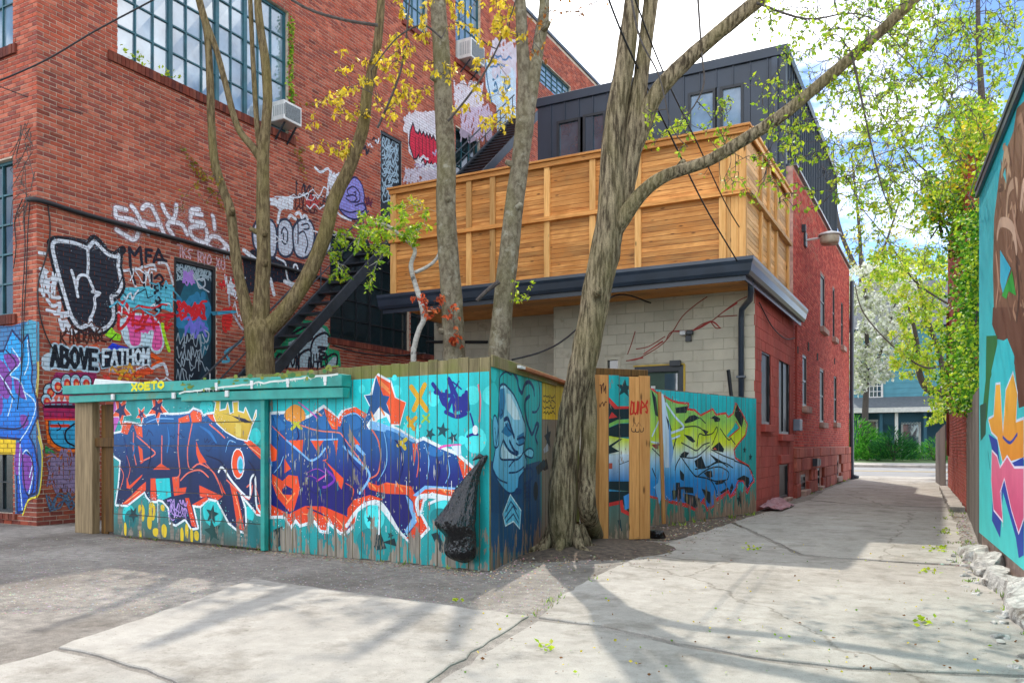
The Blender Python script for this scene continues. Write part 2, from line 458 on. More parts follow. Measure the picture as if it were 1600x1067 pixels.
class Paint:
    def __init__(self, P, step=0.00022, base=0.0012):
        self.P = P; self.els = []; self.step = step; self.base = base
    def _sz(self, pts): return [self.P.uv(*p) for p in pts]
    def fill(self, col, pts, smooth=False, n=4, raw=False):
        q = list(pts) if raw else self._sz(pts)
        if smooth: q = catmull(q, n, True)
        tr = tessellate_polygon([[Vector((a, b, 0)) for a, b in q]])
        self.els.append((col, [[q[i] for i in t] for t in tr]))
    def line(self, col, w, pts, smooth=True, closed=False, raw=False, n=4, taper=False):
        """a ribbon with mitred joins and round ends"""
        q = list(pts) if raw else self._sz(pts)
        if smooth: q = catmull(q, n, closed)
        if closed: q = q + [q[0]]
        q = [p for i, p in enumerate(q) if i == 0 or math.hypot(p[0]-q[i-1][0], p[1]-q[i-1][1]) > 1e-5]
        if len(q) < 2: return
        runs, cur = [], [q[0]]
        for i in range(1, len(q)):
            cur.append(q[i])
            if i < len(q) - 1:
                a = math.atan2(q[i][1]-q[i-1][1], q[i][0]-q[i-1][0]); b = math.atan2(q[i+1][1]-q[i][1], q[i+1][0]-q[i][0])
                if abs((b - a + math.pi) % (2*math.pi) - math.pi) > 1.7: runs.append(cur); cur = [q[i]]
        runs.append(cur)
        polys = []; L = len(q); done = 0
        for run in runs:
            m = len(run); sd = []
            for i, p in enumerate(run):
                d = []
                for j in (i-1, i):
                    if 0 <= j < m-1:
                        dx, dy = run[j+1][0]-run[j][0], run[j+1][1]-run[j][1]; l = math.hypot(dx, dy); d.append((dx/l, dy/l))
                nx, ny = -sum(x[1] for x in d), sum(x[0] for x in d); l = math.hypot(nx, ny) or 1
                nx, ny = nx/l, ny/l
                k = 1.0
                if len(d) == 2: k = min(1.6, 1/max(.4, nx*-d[0][1] + ny*d[0][0]))
                h = w/2*(1 if not taper else .35 + .65*math.sin(math.pi*(done+i+.3)/(L+1)))
                sd.append(((p[0]+nx*h*k, p[1]+ny*h*k), (p[0]-nx*h*k, p[1]-ny*h*k), d))
            for i in range(m-1):
                polys.append([sd[i][0], sd[i+1][0], sd[i+1][1], sd[i][1]])
            if not (closed and len(runs) == 1):
                for e, sg in ((0, -1), (m-1, 1)):
                    (dx, dy) = sd[e][2][0 if e == 0 else -1]; a0 = math.atan2(dy, dx); h = math.hypot(sd[e][0][0]-run[e][0], sd[e][0][1]-run[e][1])
                    polys.append([(run[e][0]+math.cos(a0+sg*t+(math.pi if sg < 0 else 0)*0+(0 if sg > 0 else math.pi))*h, run[e][1]+math.sin(a0+sg*t+(0 if sg > 0 else math.pi))*h) for t in (-1.57,-.9,-.3,.3,.9,1.57)])
            done += m
        self.els.append((col, polys))
    def dot(self, col, rx, c, ry=None, raw=False):
        (x, y), = [c] if raw else self._sz([c])
        ry = ry or rx
        self.els.append((col, [[(x+math.cos(6.283*j/14)*rx, y+math.sin(6.283*j/14)*ry) for j in range(14)]]))
    def spray(self, cols, pts, n, sd, r0=.003, r1=.009, seed=1, closed=True):
        """overspray: fine droplets scattered along an outline"""
        r = random.Random(seed); q = self._sz(pts)
        if closed: q = q + [q[0]]
        ps = []
        for _ in range(n):
            i = r.randrange(len(q)-1); t = r.random(); x = q[i][0]+(q[i+1][0]-q[i][0])*t + r.gauss(0, sd); y = q[i][1]+(q[i+1][1]-q[i][1])*t + r.gauss(0, sd)
            k = r.uniform(r0, r1); ps.append([(x+k,y),(x+k*.2,y+k),(x-k*.8,y+k*.4),(x-k*.6,y-k*.8),(x+k*.5,y-k*.7)])
        for j, c in enumerate(cols): self.els.append((c, ps[j::len(cols)]))
    def star(self, col, r, c, rot=0.3, inner=0.42, n=5):
        (x, y), = self._sz([c])
        q = [(x+math.cos(rot+math.pi*i/n)*(r if i%2==0 else r*inner), y+math.sin(rot+math.pi*i/n)*(r if i%2==0 else r*inner)) for i in range(2*n)]
        self.fill(col, q, raw=True)
    def text(self, col, w, word, c0, c1, h, jit=0.0, slant=0.0):
        """hand lettering between two pixels, h metres tall"""
        a, b = self._sz([c0, c1])
        ln = math.hypot(b[0]-a[0], b[1]-a[1]); ux, uy = (b[0]-a[0])/ln, (b[1]-a[1])/ln
        adv = ln / max(1, len(word)); cw = adv * 0.72
        flip = -1 if (self.P.d.x * CA + self.P.d.y * SA) < 0 else 1     # which way s runs on screen
        for i, chx in enumerate(word):
            for st in GLYPH.get(chx, []):
                pts = []
                for gx, gy in st:
                    sx = i*adv + gx*cw + slant*gy*h + random.uniform(-jit, jit); sy = gy*h + random.uniform(-jit, jit)
                    pts.append((a[0] + ux*sx - 0*uy*sy, a[1] + uy*sx + sy))
                self.line(col, w, pts, smooth=False, raw=True)
    def scribble(self, col, w, box, n=9, seed=1, smooth=True):
        r = random.Random(seed); x0, y0, x1, y1 = box
        self.line(col, w, [(x0+(x1-x0)*(i+r.uniform(-.6,.6))/n, y0+(y1-y0)*r.random()) for i in range(n+1)], smooth=smooth, n=3)
    def emit(self, pieces=None, off=0.0, mb=None, dim=1.0):
        """pieces: function (smin,smax,zmin,zmax) -> list of (rect, piece offset); None = bare surface.
        a shape lies just above the shapes it overlaps, like coats of paint"""
        mb = mb or MB(); boxes = np.zeros((len(self.els), 4)); lay = np.zeros(len(self.els), dtype=int)
        for i, (col, polys) in enumerate(self.els):
            a = np.array([p for pl in polys for p in pl]); bx = (a[:,0].min(), a[:,0].max(), a[:,1].min(), a[:,1].max()); boxes[i] = bx
            if i:
                hit = (boxes[:i,0] < bx[1]) & (boxes[:i,1] > bx[0]) & (boxes[:i,2] < bx[3]) & (boxes[:i,3] > bx[2])
                if hit.any(): lay[i] = lay[:i][hit].max() + 1
            for k, pl in enumerate(polys):
                o = off + self.base + self.step * lay[i] + 2.5e-6 * min(k, 80)
                if pieces is None: parts = [(pl, 0.0)]
                else:
                    xs = [p[0] for p in pl]; ys = [p[1] for p in pl]
                    parts = []
                    for r, po in pieces(min(xs), max(xs), min(ys), max(ys)):
                        c = clip_rect(pl, r)
                        if len(c) >= 3: parts.append((c, po))
                for c, po in parts:
                    vs = [self.P.pt(a_, b_, o + po) for a_, b_ in c]
                    cc = [tuple(x*dim for x in (col(a_, b_) if callable(col) else col)) for a_, b_ in c]
                    b0 = len(mb.v); mb.v.extend(vs); mb.c.extend(cc); mb.f.append(tuple(range(b0, b0+len(c))))
        return mb
def grad(z0, c0, z1, c1, mid=None):
    def f(s, z):
        t = max(0, min(1, (z - z0) / (z1 - z0)))
        if mid:
            zt, cm = mid
            if t < zt: k = t/zt; return tuple(a+(b-a)*k for a, b in zip(c0, cm))
            k = (t-zt)/(1-zt); return tuple(a+(b-a)*k for a, b in zip(cm, c1))
        return tuple(a + (b-a)*t for a, b in zip(c0, c1))
    return f
GLYPH = {
 'A': [[(0,0),(.5,1),(1,0)],[(.2,.38),(.8,.38)]], 'B': [[(0,0),(0,1),(.8,.85),(.7,.58),(0,.52)],[(.7,.55),(1,.3),(.7,0),(0,0)]],
 'C': [[(1,.85),(.5,1),(0,.6),(.1,.2),(.5,0),(1,.15)]], 'D': [[(0,0),(0,1),(.7,.9),(1,.5),(.7,.1),(0,0)]],
 'E': [[(1,1),(0,1),(0,0),(1,0)],[(0,.5),(.8,.5)]], 'F': [[(1,1),(0,1),(0,0)],[(0,.55),(.8,.55)]],
 'G': [[(1,.85),(.5,1),(0,.5),(.4,0),(1,.1),(1,.5),(.6,.5)]], 'H': [[(0,0),(0,1)],[(1,0),(1,1)],[(0,.5),(1,.5)]],
 'I': [[(.5,0),(.5,1)]], 'J': [[(1,1),(1,.2),(.5,0),(0,.2)]], 'K': [[(0,0),(0,1)],[(1,1),(0,.45),(1,0)]], 'L': [[(0,1),(0,0),(1,0)]],
 'M': [[(0,0),(.05,1),(.5,.4),(.95,1),(1,0)]], 'N': [[(0,0),(0,1),(1,0),(1,1)]], 'O': [[(.5,1),(0,.7),(0,.3),(.5,0),(1,.3),(1,.7),(.5,1)]],
 'P': [[(0,0),(0,1),(.9,.9),(.9,.55),(0,.45)]], 'R': [[(0,0),(0,1),(.9,.9),(.85,.58),(0,.48),(1,0)]],
 'S': [[(1,.85),(.5,1),(.05,.75),(.9,.3),(.5,0),(0,.15)]], 'T': [[(0,1),(1,1)],[(.5,1),(.5,0)]], 'U': [[(0,1),(0,.25),(.5,0),(1,.25),(1,1)]],
 'V': [[(0,1),(.5,0),(1,1)]], 'W': [[(0,1),(.25,0),(.5,.7),(.75,0),(1,1)]], 'X': [[(0,0),(1,1)],[(0,1),(1,0)]], 'Y': [[(0,1),(.5,.5),(1,1)],[(.5,.5),(.5,0)]],
 'Z': [[(0,1),(1,1),(0,0),(1,0)]], '!': [[(.5,1),(.5,.35)],[(.5,.12),(.5,.05)]], '8': [[(.5,.5),(.1,.75),(.5,1),(.9,.75),(.5,.5),(0,.25),(.5,0),(1,.25),(.5,.5)]],
 '5': [[(1,1),(.1,1),(.1,.55),(.8,.6),(.9,.2),(.1,0)]], '0': [[(.5,1),(0,.7),(0,.3),(.5,0),(1,.3),(1,.7),(.5,1)]], ' ': []}

# ------------------------------------------------------------------ brick walls
CH, BL, JT = 0.0735, 0.222, 0.011        # course height, brick pitch, joint
class BrickWall:
    def __init__(self, P, s0, s1, z0, z1, openings, seed=1, tone=None, depth=0.009, top=None):
        self.P, self.depth = P, depth
        r = random.Random(seed)
        self.rows = {}
        self.openings = openings
        nrow = int((z1 - z0) / CH)
        self.z0 = z0
        for k in range(nrow):
            za, zb = z0 + k*CH + JT/2, z0 + (k+1)*CH - JT/2
            zc = (za + zb) / 2
            if top is not None and False: pass
            spans = [(s0, s1)]
            for (a, b, c, d) in openings:
                if c - 0.01 < zc < d + 0.01:
                    ns = []
                    for (p, q) in spans:
                        if b <= p or a >= q: ns.append((p, q)); continue
                        if a > p: ns.append((p, a))
                        if b < q: ns.append((b, q))
                    spans = ns
            bricks = []
            off = (k % 2) * BL / 2
            for p, q in spans:
                i0 = math.floor((p - off) / BL); i1 = math.ceil((q - off) / BL)
                for i in range(i0, i1):
                    a = max(p, i*BL + off + JT/2); b = min(q, (i+1)*BL + off - JT/2)
                    if b - a > 0.025:
                        if top is not None and zb > top((a+b)/2): continue
                        bricks.append((a, b, za, zb, r.uniform(-0.0018, 0.0022), tone(r, (a+b)/2, zc)))
            self.rows[k] = bricks
    def pieces(self, x0, x1, y0, y1):
        out = []
        k0 = int(math.floor((y0 - self.z0) / CH)); k1 = int(math.floor((y1 - self.z0) / CH))
        for k in range(k0, k1 + 1):
            for b in self.rows.get(k, ()):
                if b[1] > x0 and b[0] < x1: out.append(((b[0], b[1], b[2], b[3]), b[4]))
        return out
    def build(self, parent_wall, mat, singles=lambda b: False):
        mb = MB(); P = self.P; one = []
        F = [(0,1,2,3),(0,4,5,1),(1,5,6,2),(2,6,7,3),(3,7,4,0)]
        for k, row in self.rows.items():
            for b in row:
                a, e, za, zb, o, c = b
                if singles(b): one.append(b); continue
                j = 0.0025
                mb.add([P.pt(a+j,za+j,o),P.pt(e-j,za+j,o),P.pt(e-j,zb-j,o),P.pt(a+j,zb-j,o),
                        P.pt(a,za,-self.depth-.002),P.pt(e,za,-self.depth-.002),P.pt(e,zb,-self.depth-.002),P.pt(a,zb,-self.depth-.002)], F, c)
        part('brick_courses', mb, mat, parent_wall, kind='stuff')
        cache = {}
        for b in one:
            a, e, za, zb, o, c = b
            key = (round(e-a, 3), min(range(len(TONES)), key=lambda i: sum((x-y)**2 for x, y in zip(TONES[i], c))))
            if key not in cache:
                m1 = MB(); h = (zb-za)/2; l = (e-a)/2; d = P.d; n = P.n; j = 0.0025
                def q(s, z, off): return (d.x*s + n.x*off, d.y*s + n.y*off, z)
                dd = -self.depth-.002
                m1.add([q(-l+j,-h+j,0),q(l-j,-h+j,0),q(l-j,h-j,0),q(-l+j,h-j,0),q(-l,-h,dd),q(l,-h,dd),q(l,h,dd),q(-l,h,dd)], F, TONES[key[1]])
                me = m1.mesh('brick'); me.materials.append(mat); cache[key] = me
            ob = bpy.data.objects.new('brick', cache[key])
            link(ob, parent_wall, P.pt((a+e)/2, (za+zb)/2, o))
def sheet(mb, P, s0, s1, z0, z1, openings, off):
    ss = sorted({s0, s1, *[x for o in openings for x in o[:2] if s0 < x < s1]})
    zs = sorted({z0, z1, *[x for o in openings for x in o[2:] if z0 < x < z1]})
    for i in range(len(ss)-1):
        for j in range(len(zs)-1):
            cs, cz = (ss[i]+ss[i+1])/2, (zs[j]+zs[j+1])/2
            if any(o[0] < cs < o[1] and o[2] < cz < o[3] for o in openings): continue
            mb.add([P.pt(ss[i],zs[j],off),P.pt(ss[i+1],zs[j],off),P.pt(ss[i+1],zs[j+1],off),P.pt(ss[i],zs[j+1],off)], [(0,1,2,3)])
def reveal(mb, P, o, depth, off):
    s0, s1, z0, z1 = o
    a, b = off, -depth
    for q in ([(s0,z0),(s1,z0)],[(s1,z0),(s1,z1)],[(s1,z1),(s0,z1)],[(s0,z1),(s0,z0)]):
        mb.add([P.pt(*q[0],a),P.pt(*q[1],a),P.pt(*q[1],b),P.pt(*q[0],b)], [(0,1,2,3)])
TONES = [lin(154,77,58), lin(165,86,65), lin(144,69,53), lin(172,96,74), lin(130,66,55), lin(160,75,53)]
def brick_tone(r, s, z):
    c = r.choice(TONES); k = r.uniform(0.97, 1.16)
    if r.random() < 0.03: k *= 0.7
    w = mnoise.noise(Vector((s*.45, z*.45, 1.7))); k *= 1 + .16*w                   # broad weathering
    st = mnoise.noise(Vector((s*2.6, z*.25, 9.1)))
    if 6.2 < z < 8.1 and .6 < s < 6.5: k *= 1 - .26*max(0, st + .25)*(z-6.2)/1.9    # soot washed down from the sill
    if z < .6: k *= .72
    return tuple(x*k for x in c)
def window_grid(parent, P, o, cols, rows, mat_f, mat_g, inset=0.12, fr=0.05, mun=0.022, mull=(), name='window', tilt=0.004, dark=True, seed=3, sill=None):
    """frame, glazing bars and every pane its own mesh"""
    s0, s1, z0, z1 = o
    r = random.Random(seed)
    f = MB()
    f.obox(P, s0, s1, z0, z0+fr, -inset-0.04, -inset+0.03).obox(P, s0, s1, z1-fr, z1, -inset-0.04, -inset+0.03)
    f.obox(P, s0, s0+fr, z0+fr, z1-fr, -inset-0.04, -inset+0.028).obox(P, s1-fr, s1, z0+fr, z1-fr, -inset-0.04, -inset+0.028)
    S = np.linspace(s0+fr, s1-fr, cols+1); Zs = np.linspace(z0+fr, z1-fr, rows+1)
    for i in range(1, cols):
        w = fr*1.5 if i in mull else mun
        f.obox(P, S[i]-w/2, S[i]+w/2, z0+fr, z1-fr, -inset-0.03, -inset+(0.035 if i in mull else 0.02))
    for j in range(1, rows):
        f.obox(P, s0+fr, s1-fr, Zs[j]-mun/2, Zs[j]+mun/2, -inset-0.028, -inset+0.017)
    fo = part(name, f, mat_f, parent)
    for i in range(cols):
        for j in range(rows):
            t = [r.uniform(-tilt, tilt) for _ in range(4)]
            g = MB(); d = -inset-0.012
            g.add([P.pt(S[i],Zs[j],d+t[0]),P.pt(S[i+1],Zs[j],d+t[1]),P.pt(S[i+1],Zs[j+1],d+t[2]),P.pt(S[i],Zs[j+1],d+t[3])], [(0,1,2,3)])
            part('pane', g, mat_g, fo)
    if sill:
        part('sill', MB().obox(P, s0-0.06, s1+0.06, z0-sill[0], z0-0.003, -0.05, 0.06), sill[1], fo, bevel=0.008)
    return fo
# ================================================================== THE LARGE STRUCTURE
# ------------------------------------------------------------------ left: tall brick workshop building
WL = Plane((-12.82, 7.95), (0, 1), (1, 0))            # long wall along the yard
WS = Plane((-12.82, 7.95), (1, 0), (0, -1))           # short wall facing the lane, s runs negative
H_L = 16.4
def rect(P, u0, v0, u1, v1):
    """opening from its upper left and lower right pixel"""
    s0, z1 = P.uv(u0, v0); s1, z0 = P.uv(u1, v1)
    return (s0, s1, z0, z1)
o_big = (WL.s(184), WL.s(451), 8.15, 10.88)
o_door1 = (WL.s(272), WL.s(338), 1.55, WL.z(272, 401))
o_door2 = (WL.s(595), WL.s(628), WL.z(628, 330)-0.6, WL.z(595, 203))
o_lowwin = (WL.s(516), WL.s(640), WL.z(520, 528), WL.z(520, 362))
o_lowwin2 = (WL.s(642), WL.s(690), WL.z(520, 528), WL.z(520, 362))
o_w3 = (WL.s(633), WL.s(667), 8.6, 11.9)
o_w4 = (WL.s(712), WL.s(751), 10.2, 13.6)
o_w5 = (WL.s(712), WL.s(750), WL.z(713, 285), WL.z(713, 198))
o_w6 = (WL.s(838), WL.s(892), WL.z(892, 172), WL.z(892, 137))
o_w3 = (WL.s(630), WL.s(668), WL.z(668, 60), WL.z(668, 60)+3.0)
o_w4 = (WL.s(712), WL.s(751), WL.z(751, 122), WL.z(751, 122)+3.0)
WL_OPEN = [o_big, o_door1, o_door2, o_lowwin, o_lowwin2, o_w3, o_w4, o_w5, o_w6]
o_s1 = (-3.2, WS.s(20), WS.z(12, 74), 10.9)
o_s2 = (-3.2, WS.s(20), WS.z(12, 492), WS.z(12, 248))
o_s3 = (-3.2, WS.s(20), 0.18, WS.z(12, 706))
WS_OPEN = [o_s1, o_s2, o_s3]

bl = thing('workshop_building', (-16, 20, 0), 'tall red brick workshop building covered in graffiti, on the left', 'building')
mw = MB()
sheet(mw, WL, 0.0, 26.0, 0, H_L, WL_OPEN, -0.009)
sheet(mw, WS, -7.0, -0.009, 0, H_L, WS_OPEN, -0.009)
for o in WL_OPEN: reveal(mw, WL, o, 0.30, -0.009)
for o in WS_OPEN: reveal(mw, WS, o, 0.30, -0.009)
mw.box(-19.8, -12.95, 33.9, 34.0, 0, H_L).box(-19.9, -19.8, 7.97, 34.0, 0, H_L)
wall_l = part('wall', mw, M['mortar'], bl)
bw_l = BrickWall(WL, 0.0, 25.9, 0.0, H_L - 0.15, WL_OPEN, 11, brick_tone)
bw_s = BrickWall(WS, -7.0, 0.0, 0.0, H_L - 0.15, WS_OPEN, 12, brick_tone)
bw_l.build(wall_l, M['brick'], singles=lambda b: b[1] < 2.45 and 3.95 < b[2] < 6.1)
wall_s = part('wall', MB().box(-19.7, -19.6, 8.2, 8.3, 0, 0.2), M['mortar'], bl)
bw_s.build(wall_s, M['brick'])
# dark rooms behind the openings
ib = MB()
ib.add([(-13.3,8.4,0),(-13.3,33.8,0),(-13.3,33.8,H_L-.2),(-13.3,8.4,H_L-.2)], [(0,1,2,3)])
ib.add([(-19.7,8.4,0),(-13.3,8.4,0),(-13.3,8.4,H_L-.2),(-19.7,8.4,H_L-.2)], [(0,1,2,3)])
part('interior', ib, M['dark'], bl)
part('roof', MB().box(-19.85, -12.84, 7.98, 33.95, H_L-0.14, H_L-0.05), M['steel_dark'], bl)
part('parapet_cap', MB().box(-13.15, -12.77, 7.90, 34.05, H_L-0.047, H_L+0.06).box(-19.9, -13.153, 7.90, 8.25, H_L-0.047, H_L+0.06), M['navy_metal'], bl)
brick_red = M['brick_trim'] = m_plain('brick_trim', lin(120, 52, 40), 0.9, 0.3, 8, bmp=0.4, dirt=((0.05,0.03,0.03), 4, 0.58))
window_grid(bl, WL, o_big, 11, 5, M['window_green'], M['glass_bright'], mull=(3, 6, 8), seed=4, tilt=0.006, fr=0.06, mun=0.03)
window_grid(bl, WL, o_lowwin, 6, 5, M['window_black'], M['glass_dark'], mull=(3,), seed=5, mun=0.03)
window_grid(bl, WL, o_lowwin2, 3, 5, M['window_black'], M['glass_dark'], seed=6, mun=0.03)
window_grid(bl, WL, o_w3, 4, 5, M['window_green'], M['glass_bright'], seed=7, sill=(0.15, brick_red))
window_grid(bl, WL, o_w4, 4, 5, M['window_green'], M['glass_bright'], seed=8, sill=(0.15, brick_red))
window_grid(bl, WL, o_w5, 3, 3, M['window_green'], M['glass_dark'], seed=9)
window_grid(bl, WL, o_w6, 6, 4, M['window_green'], M['glass_bright'], seed=10)
window_grid(bl, WS, o_s1, 6, 4, M['window_green'], M['glass_bright'], seed=11)
window_grid(bl, WS, o_s2, 6, 5, M['window_green'], M['glass_dark'], seed=12, mun=0.03)
window_grid(bl, WS, o_s3, 6, 2, M['window_black'], M['glass_dark'], seed=13)
# rowlock sills of single bricks on edge
def rowlock(P, s0, s1, z1, h, tone=0.62, seed=1, n=None):
    r = random.Random(seed); n = n or int((s1 - s0) / 0.08)
    mb = MB()
    for i in range(n):
        a = s0 + (s1-s0)*i/n; b = s0 + (s1-s0)*(i+1)/n
        c = brick_tone(r, 0, 0); k = r.uniform(0.8, 1.1) * tone
        mb.obox(P, a+0.004, b-0.004, z1-h, z1-0.004, -0.06, 0.045 + r.uniform(-.004,.004), tuple(x*k for x in c))
    return mb
part('sill', rowlock(WL, o_big[0]-0.2, o_big[1]+0.2, o_big[2], 0.17), M['brick'], bl, kind='stuff')
part('sill', rowlock(WS, -3.3, o_s1[1]+0.12, o_s1[2], 0.16, seed=2), M['brick'], bl, kind='stuff')
part('sill', rowlock(WS, -3.3, o_s2[1]+0.12, o_s2[2], 0.16, seed=3), M['brick'], bl, kind='stuff')
part('sill', rowlock(WS, -3.3, o_s3[1]+0.12, o_s3[2], 0.10, seed=4), M['brick'], bl, kind='stuff')
part('sill', rowlock(WL, o_lowwin[0]-.1, o_lowwin2[1], o_lowwin[2], 0.14, seed=5, tone=0.8), M['brick'], bl, kind='stuff')
# doors of the workshop
def steel_door(o, paintname=None):
    s0, s1, z0, z1 = o
    d = part('door', MB().obox(WL, s0+0.07, s1-0.07, z0, z1-0.08, -0.10, -0.055), M['steel_dark'], bl, bevel=0.004)
    fr = MB().obox(WL, s0, s0+0.066, z0, z1, -0.14, -0.02).obox(WL, s1-0.066, s1, z0, z1, -0.14, -0.02).obox(WL, s0+.068, s1-.068, z1-0.077, z1, -0.14, -0.018)
    part('frame', fr, M['window_black'], d)
    part('handle', MB().tube([WL.pt(s1-0.16, z0+1.0, -0.05), WL.pt(s1-0.16, z0+1.0, 0.0), WL.pt(s1-0.16, z0+1.16, 0.0), WL.pt(s1-0.16, z0+1.16, -0.05)], 0.012, 6), M['white_metal'], d)
    return d
door_low = steel_door(o_door1); door_up = steel_door(o_door2)
# pale painted infill panel high on the long wall
pale_c = lin(196, 214, 228)

# ------------------------------------------------------------------ middle: block extension with red side wall
GW = Plane((-3.23, 16.13), (1, 0), (0, -1))           # grey block wall facing the yard (s negative leftwards)
GR = Plane((-3.23, 16.95), (1, 0), (0, -1))           # recessed piece of it
RW = Plane((-3.23, 16.13), (0, 1), (1, 0))            # side wall along the lane
Z_ROOF, S_BRICK, Y_END, H_B = 4.32, 4.57, 17.2, 8.09
S_STEP = GW.s(865)
ext = thing('block_extension', (-6, 18, 0), 'grey and red painted concrete block extension under the timber screen', 'building')
o_gd = (GW.s(992), GW.s(1068), 0.05, GW.z(1068, 570))
o_gv = (GW.s(945), GW.s(970), GW.z(957, 580), GW.z(957, 558))
o_r1 = rect(RW, 1190, 548, 1204, 664); o_r2 = rect(RW, 1217, 560, 1234, 679); o_r3 = rect(RW, 1218, 724, 1232, 778)
def flat(o):  # level head and sill
    return o
R_OPEN = []
for (u0, u1, um, va, vb) in ((1190, 1204, 1197, 549, 663), (1217, 1234, 1225, 561, 678), (1218, 1232, 1225, 724, 778)):
    R_OPEN.append((RW.s(u0), RW.s(u1), RW.z(um, vb), RW.z(um, va)))
mb = MB(); sheet(mb, GW, S_STEP, 0, 0, Z_ROOF, [o_gd, o_gv], -0.008)
for o in (o_gd, o_gv): reveal(mb, GW, o, 0.2, -0.008)
mb.obox(GW, S_STEP-0.002, S_STEP, 0, Z_ROOF, -0.9, -0.01)
wall_g = part('wall', mb, M['joint'], ext)
mb = MB(); sheet(mb, RW, 0, S_BRICK, 0, Z_ROOF, R_OPEN, -0.008)
for o in R_OPEN: reveal(mb, RW, o, 0.2, -0.008)
wall_r = part('wall', mb, M['joint_red'], ext)
mb = MB(); sheet(mb, GR, -7.9, S_STEP, 0, Z_ROOF, [], -0.008)
mb.obox(GR, -7.95, -7.9, 0, Z_ROOF, -4.0, -0.01)
wall_gr = part('wall', mb, M['joint'], ext)
def block_wall(P, s0, s1, z0, z1, openings, parent, mat, seed, zpart=0.0):
    bh, bwid, j = 0.2125, 0.405, 0.009
    r = random.Random(seed); cache = {}; low = MB()
    k = 0
    while z0 + k*bh < z1 - 0.03:
        za, zb = z0 + k*bh + j/2, min(z1, z0 + (k+1)*bh - j/2)
        off = (k % 2) * bwid/2; spans = [(s0, s1)]; zc = (za+zb)/2
        for (a, b, c, d) in openings:
            if c < zc < d:
                ns = []
                for p, q in spans:
                    if b <= p or a >= q: ns.append((p, q)); continue
                    if a > p: ns.append((p, a))
                    if b < q: ns.append((b, q))
                spans = ns
        for p, q in spans:
            for i in range(math.floor((p-off)/bwid)-1, math.ceil((q-off)/bwid)+1):
                a = max(p, i*bwid + off + j/2); b = min(q, (i+1)*bwid + off - j/2)
                if b - a < 0.03: continue
                o = r.uniform(-0.0015, 0.002)
                if zb < zpart:
                    low.obox(P, a, b, za, zb, -0.02, o); continue
                key = (round(b-a, 2), round(zb-za, 3))
                if key not in cache:
                    m1 = MB(); l, h, e = (b-a)/2, (zb-za)/2, 0.004
                    d, n = P.d, P.n
                    def qq(s, z, of): return (d.x*s+n.x*of, d.y*s+n.y*of, z)
                    m1.add([qq(-l+e,-h+e,0),qq(l-e,-h+e,0),qq(l-e,h-e,0),qq(-l+e,h-e,0),
                            qq(-l,-h,-e),qq(l,-h,-e),qq(l,h,-e),qq(-l,h,-e),qq(-l,-h,-.02),qq(l,-h,-.02),qq(l,h,-.02),qq(-l,h,-.02)],
                           [(0,1,2,3),(0,4,5,1),(1,5,6,2),(2,6,7,3),(3,7,4,0),(4,8,9,5),(5,9,10,6),(6,10,11,7),(7,11,8,4)])
                    me = m1.mesh('block'); me.materials.append(mat); cache[key] = me
                ob = bpy.data.objects.new('block', cache[key]); link(ob, parent, P.pt((a+b)/2, (za+zb)/2, o))
        k += 1
    if low.v: part('lower_blocks', low, mat, parent, kind='stuff')
def m_block(name, c, var, dirt, streak=None):
    """object-space noise would repeat on shared blocks: use world position"""
    m, nt, bs = new_mat(name)
    geo = N(nt, 'ShaderNodeNewGeometry')
    def wn_(scale, det=5, st=(1,1,1)):
        mp = N(nt, 'ShaderNodeMapping'); mp.inputs['Scale'].default_value = st
        nt.links.new(geo.outputs['Position'], mp.inputs['Vector'])
        no = N(nt, 'ShaderNodeTexNoise'); no.inputs['Scale'].default_value = scale; no.inputs['Detail'].default_value = det; no.inputs['Roughness'].default_value = 0.6
        nt.links.new(mp.outputs['Vector'], no.inputs['Vector']); return no
    oi = N(nt, 'ShaderNodeObjectInfo')
    rv = ramp(nt, oi.outputs['Random'], 0, (1-var*0.5,)*3, 1, (1+var*0.5,)*3)
    r = ramp(nt, wn_(1.3).outputs['Fac'], 0.3, tuple(x*(1-var) for x in c), 0.7, tuple(x*(1+var) for x in c))
    out = mixc(nt, 1.0, r.outputs['Color'], rv.outputs['Color'], 'MULTIPLY').outputs['Color']
    d = ramp(nt, wn_(2.6, 7, streak or (1,1,1)).outputs['Fac'], dirt[1], (0,0,0), dirt[1]+0.16, (1,1,1))
    out = mixc(nt, d.outputs['Color'], out, dirt[0]).outputs['Color']
    nt.links.new(out, bs.inputs['Base Color']); bs.inputs['Roughness'].default_value = 0.9
    bump(nt, bs, wn_(55, 5).outputs['Fac'], 0.35, 0.008)
    return m
M['block'] = m_block('grey_block', (0.50, 0.46, 0.36), 0.14, ((0.30, 0.25, 0.18), 0.60))
M['block_red'] = m_block('red_block', (0.37, 0.066, 0.048), 0.22, ((0.42, 0.22, 0.16), 0.60), (3, 3, 0.5))
block_wall(GW, S_STEP, 0, 0, Z_ROOF, [o_gd, o_gv], wall_g, M['block'], 3, 1.9)
block_wall(GR, -7.9, S_STEP, 0, Z_ROOF, [], wall_gr, M['block'], 4, 1.9)
block_wall(RW, 0, S_BRICK, 0, Z_ROOF, R_OPEN, wall_r, M['block_red'], 5, 99.0)
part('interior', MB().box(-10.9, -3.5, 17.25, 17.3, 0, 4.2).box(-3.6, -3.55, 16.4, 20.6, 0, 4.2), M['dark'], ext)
part('roof', MB().box(-11.1, -3.26, 16.1, 20.6, Z_ROOF+0.004, Z_ROOF+0.1), M['steel_dark'], ext)
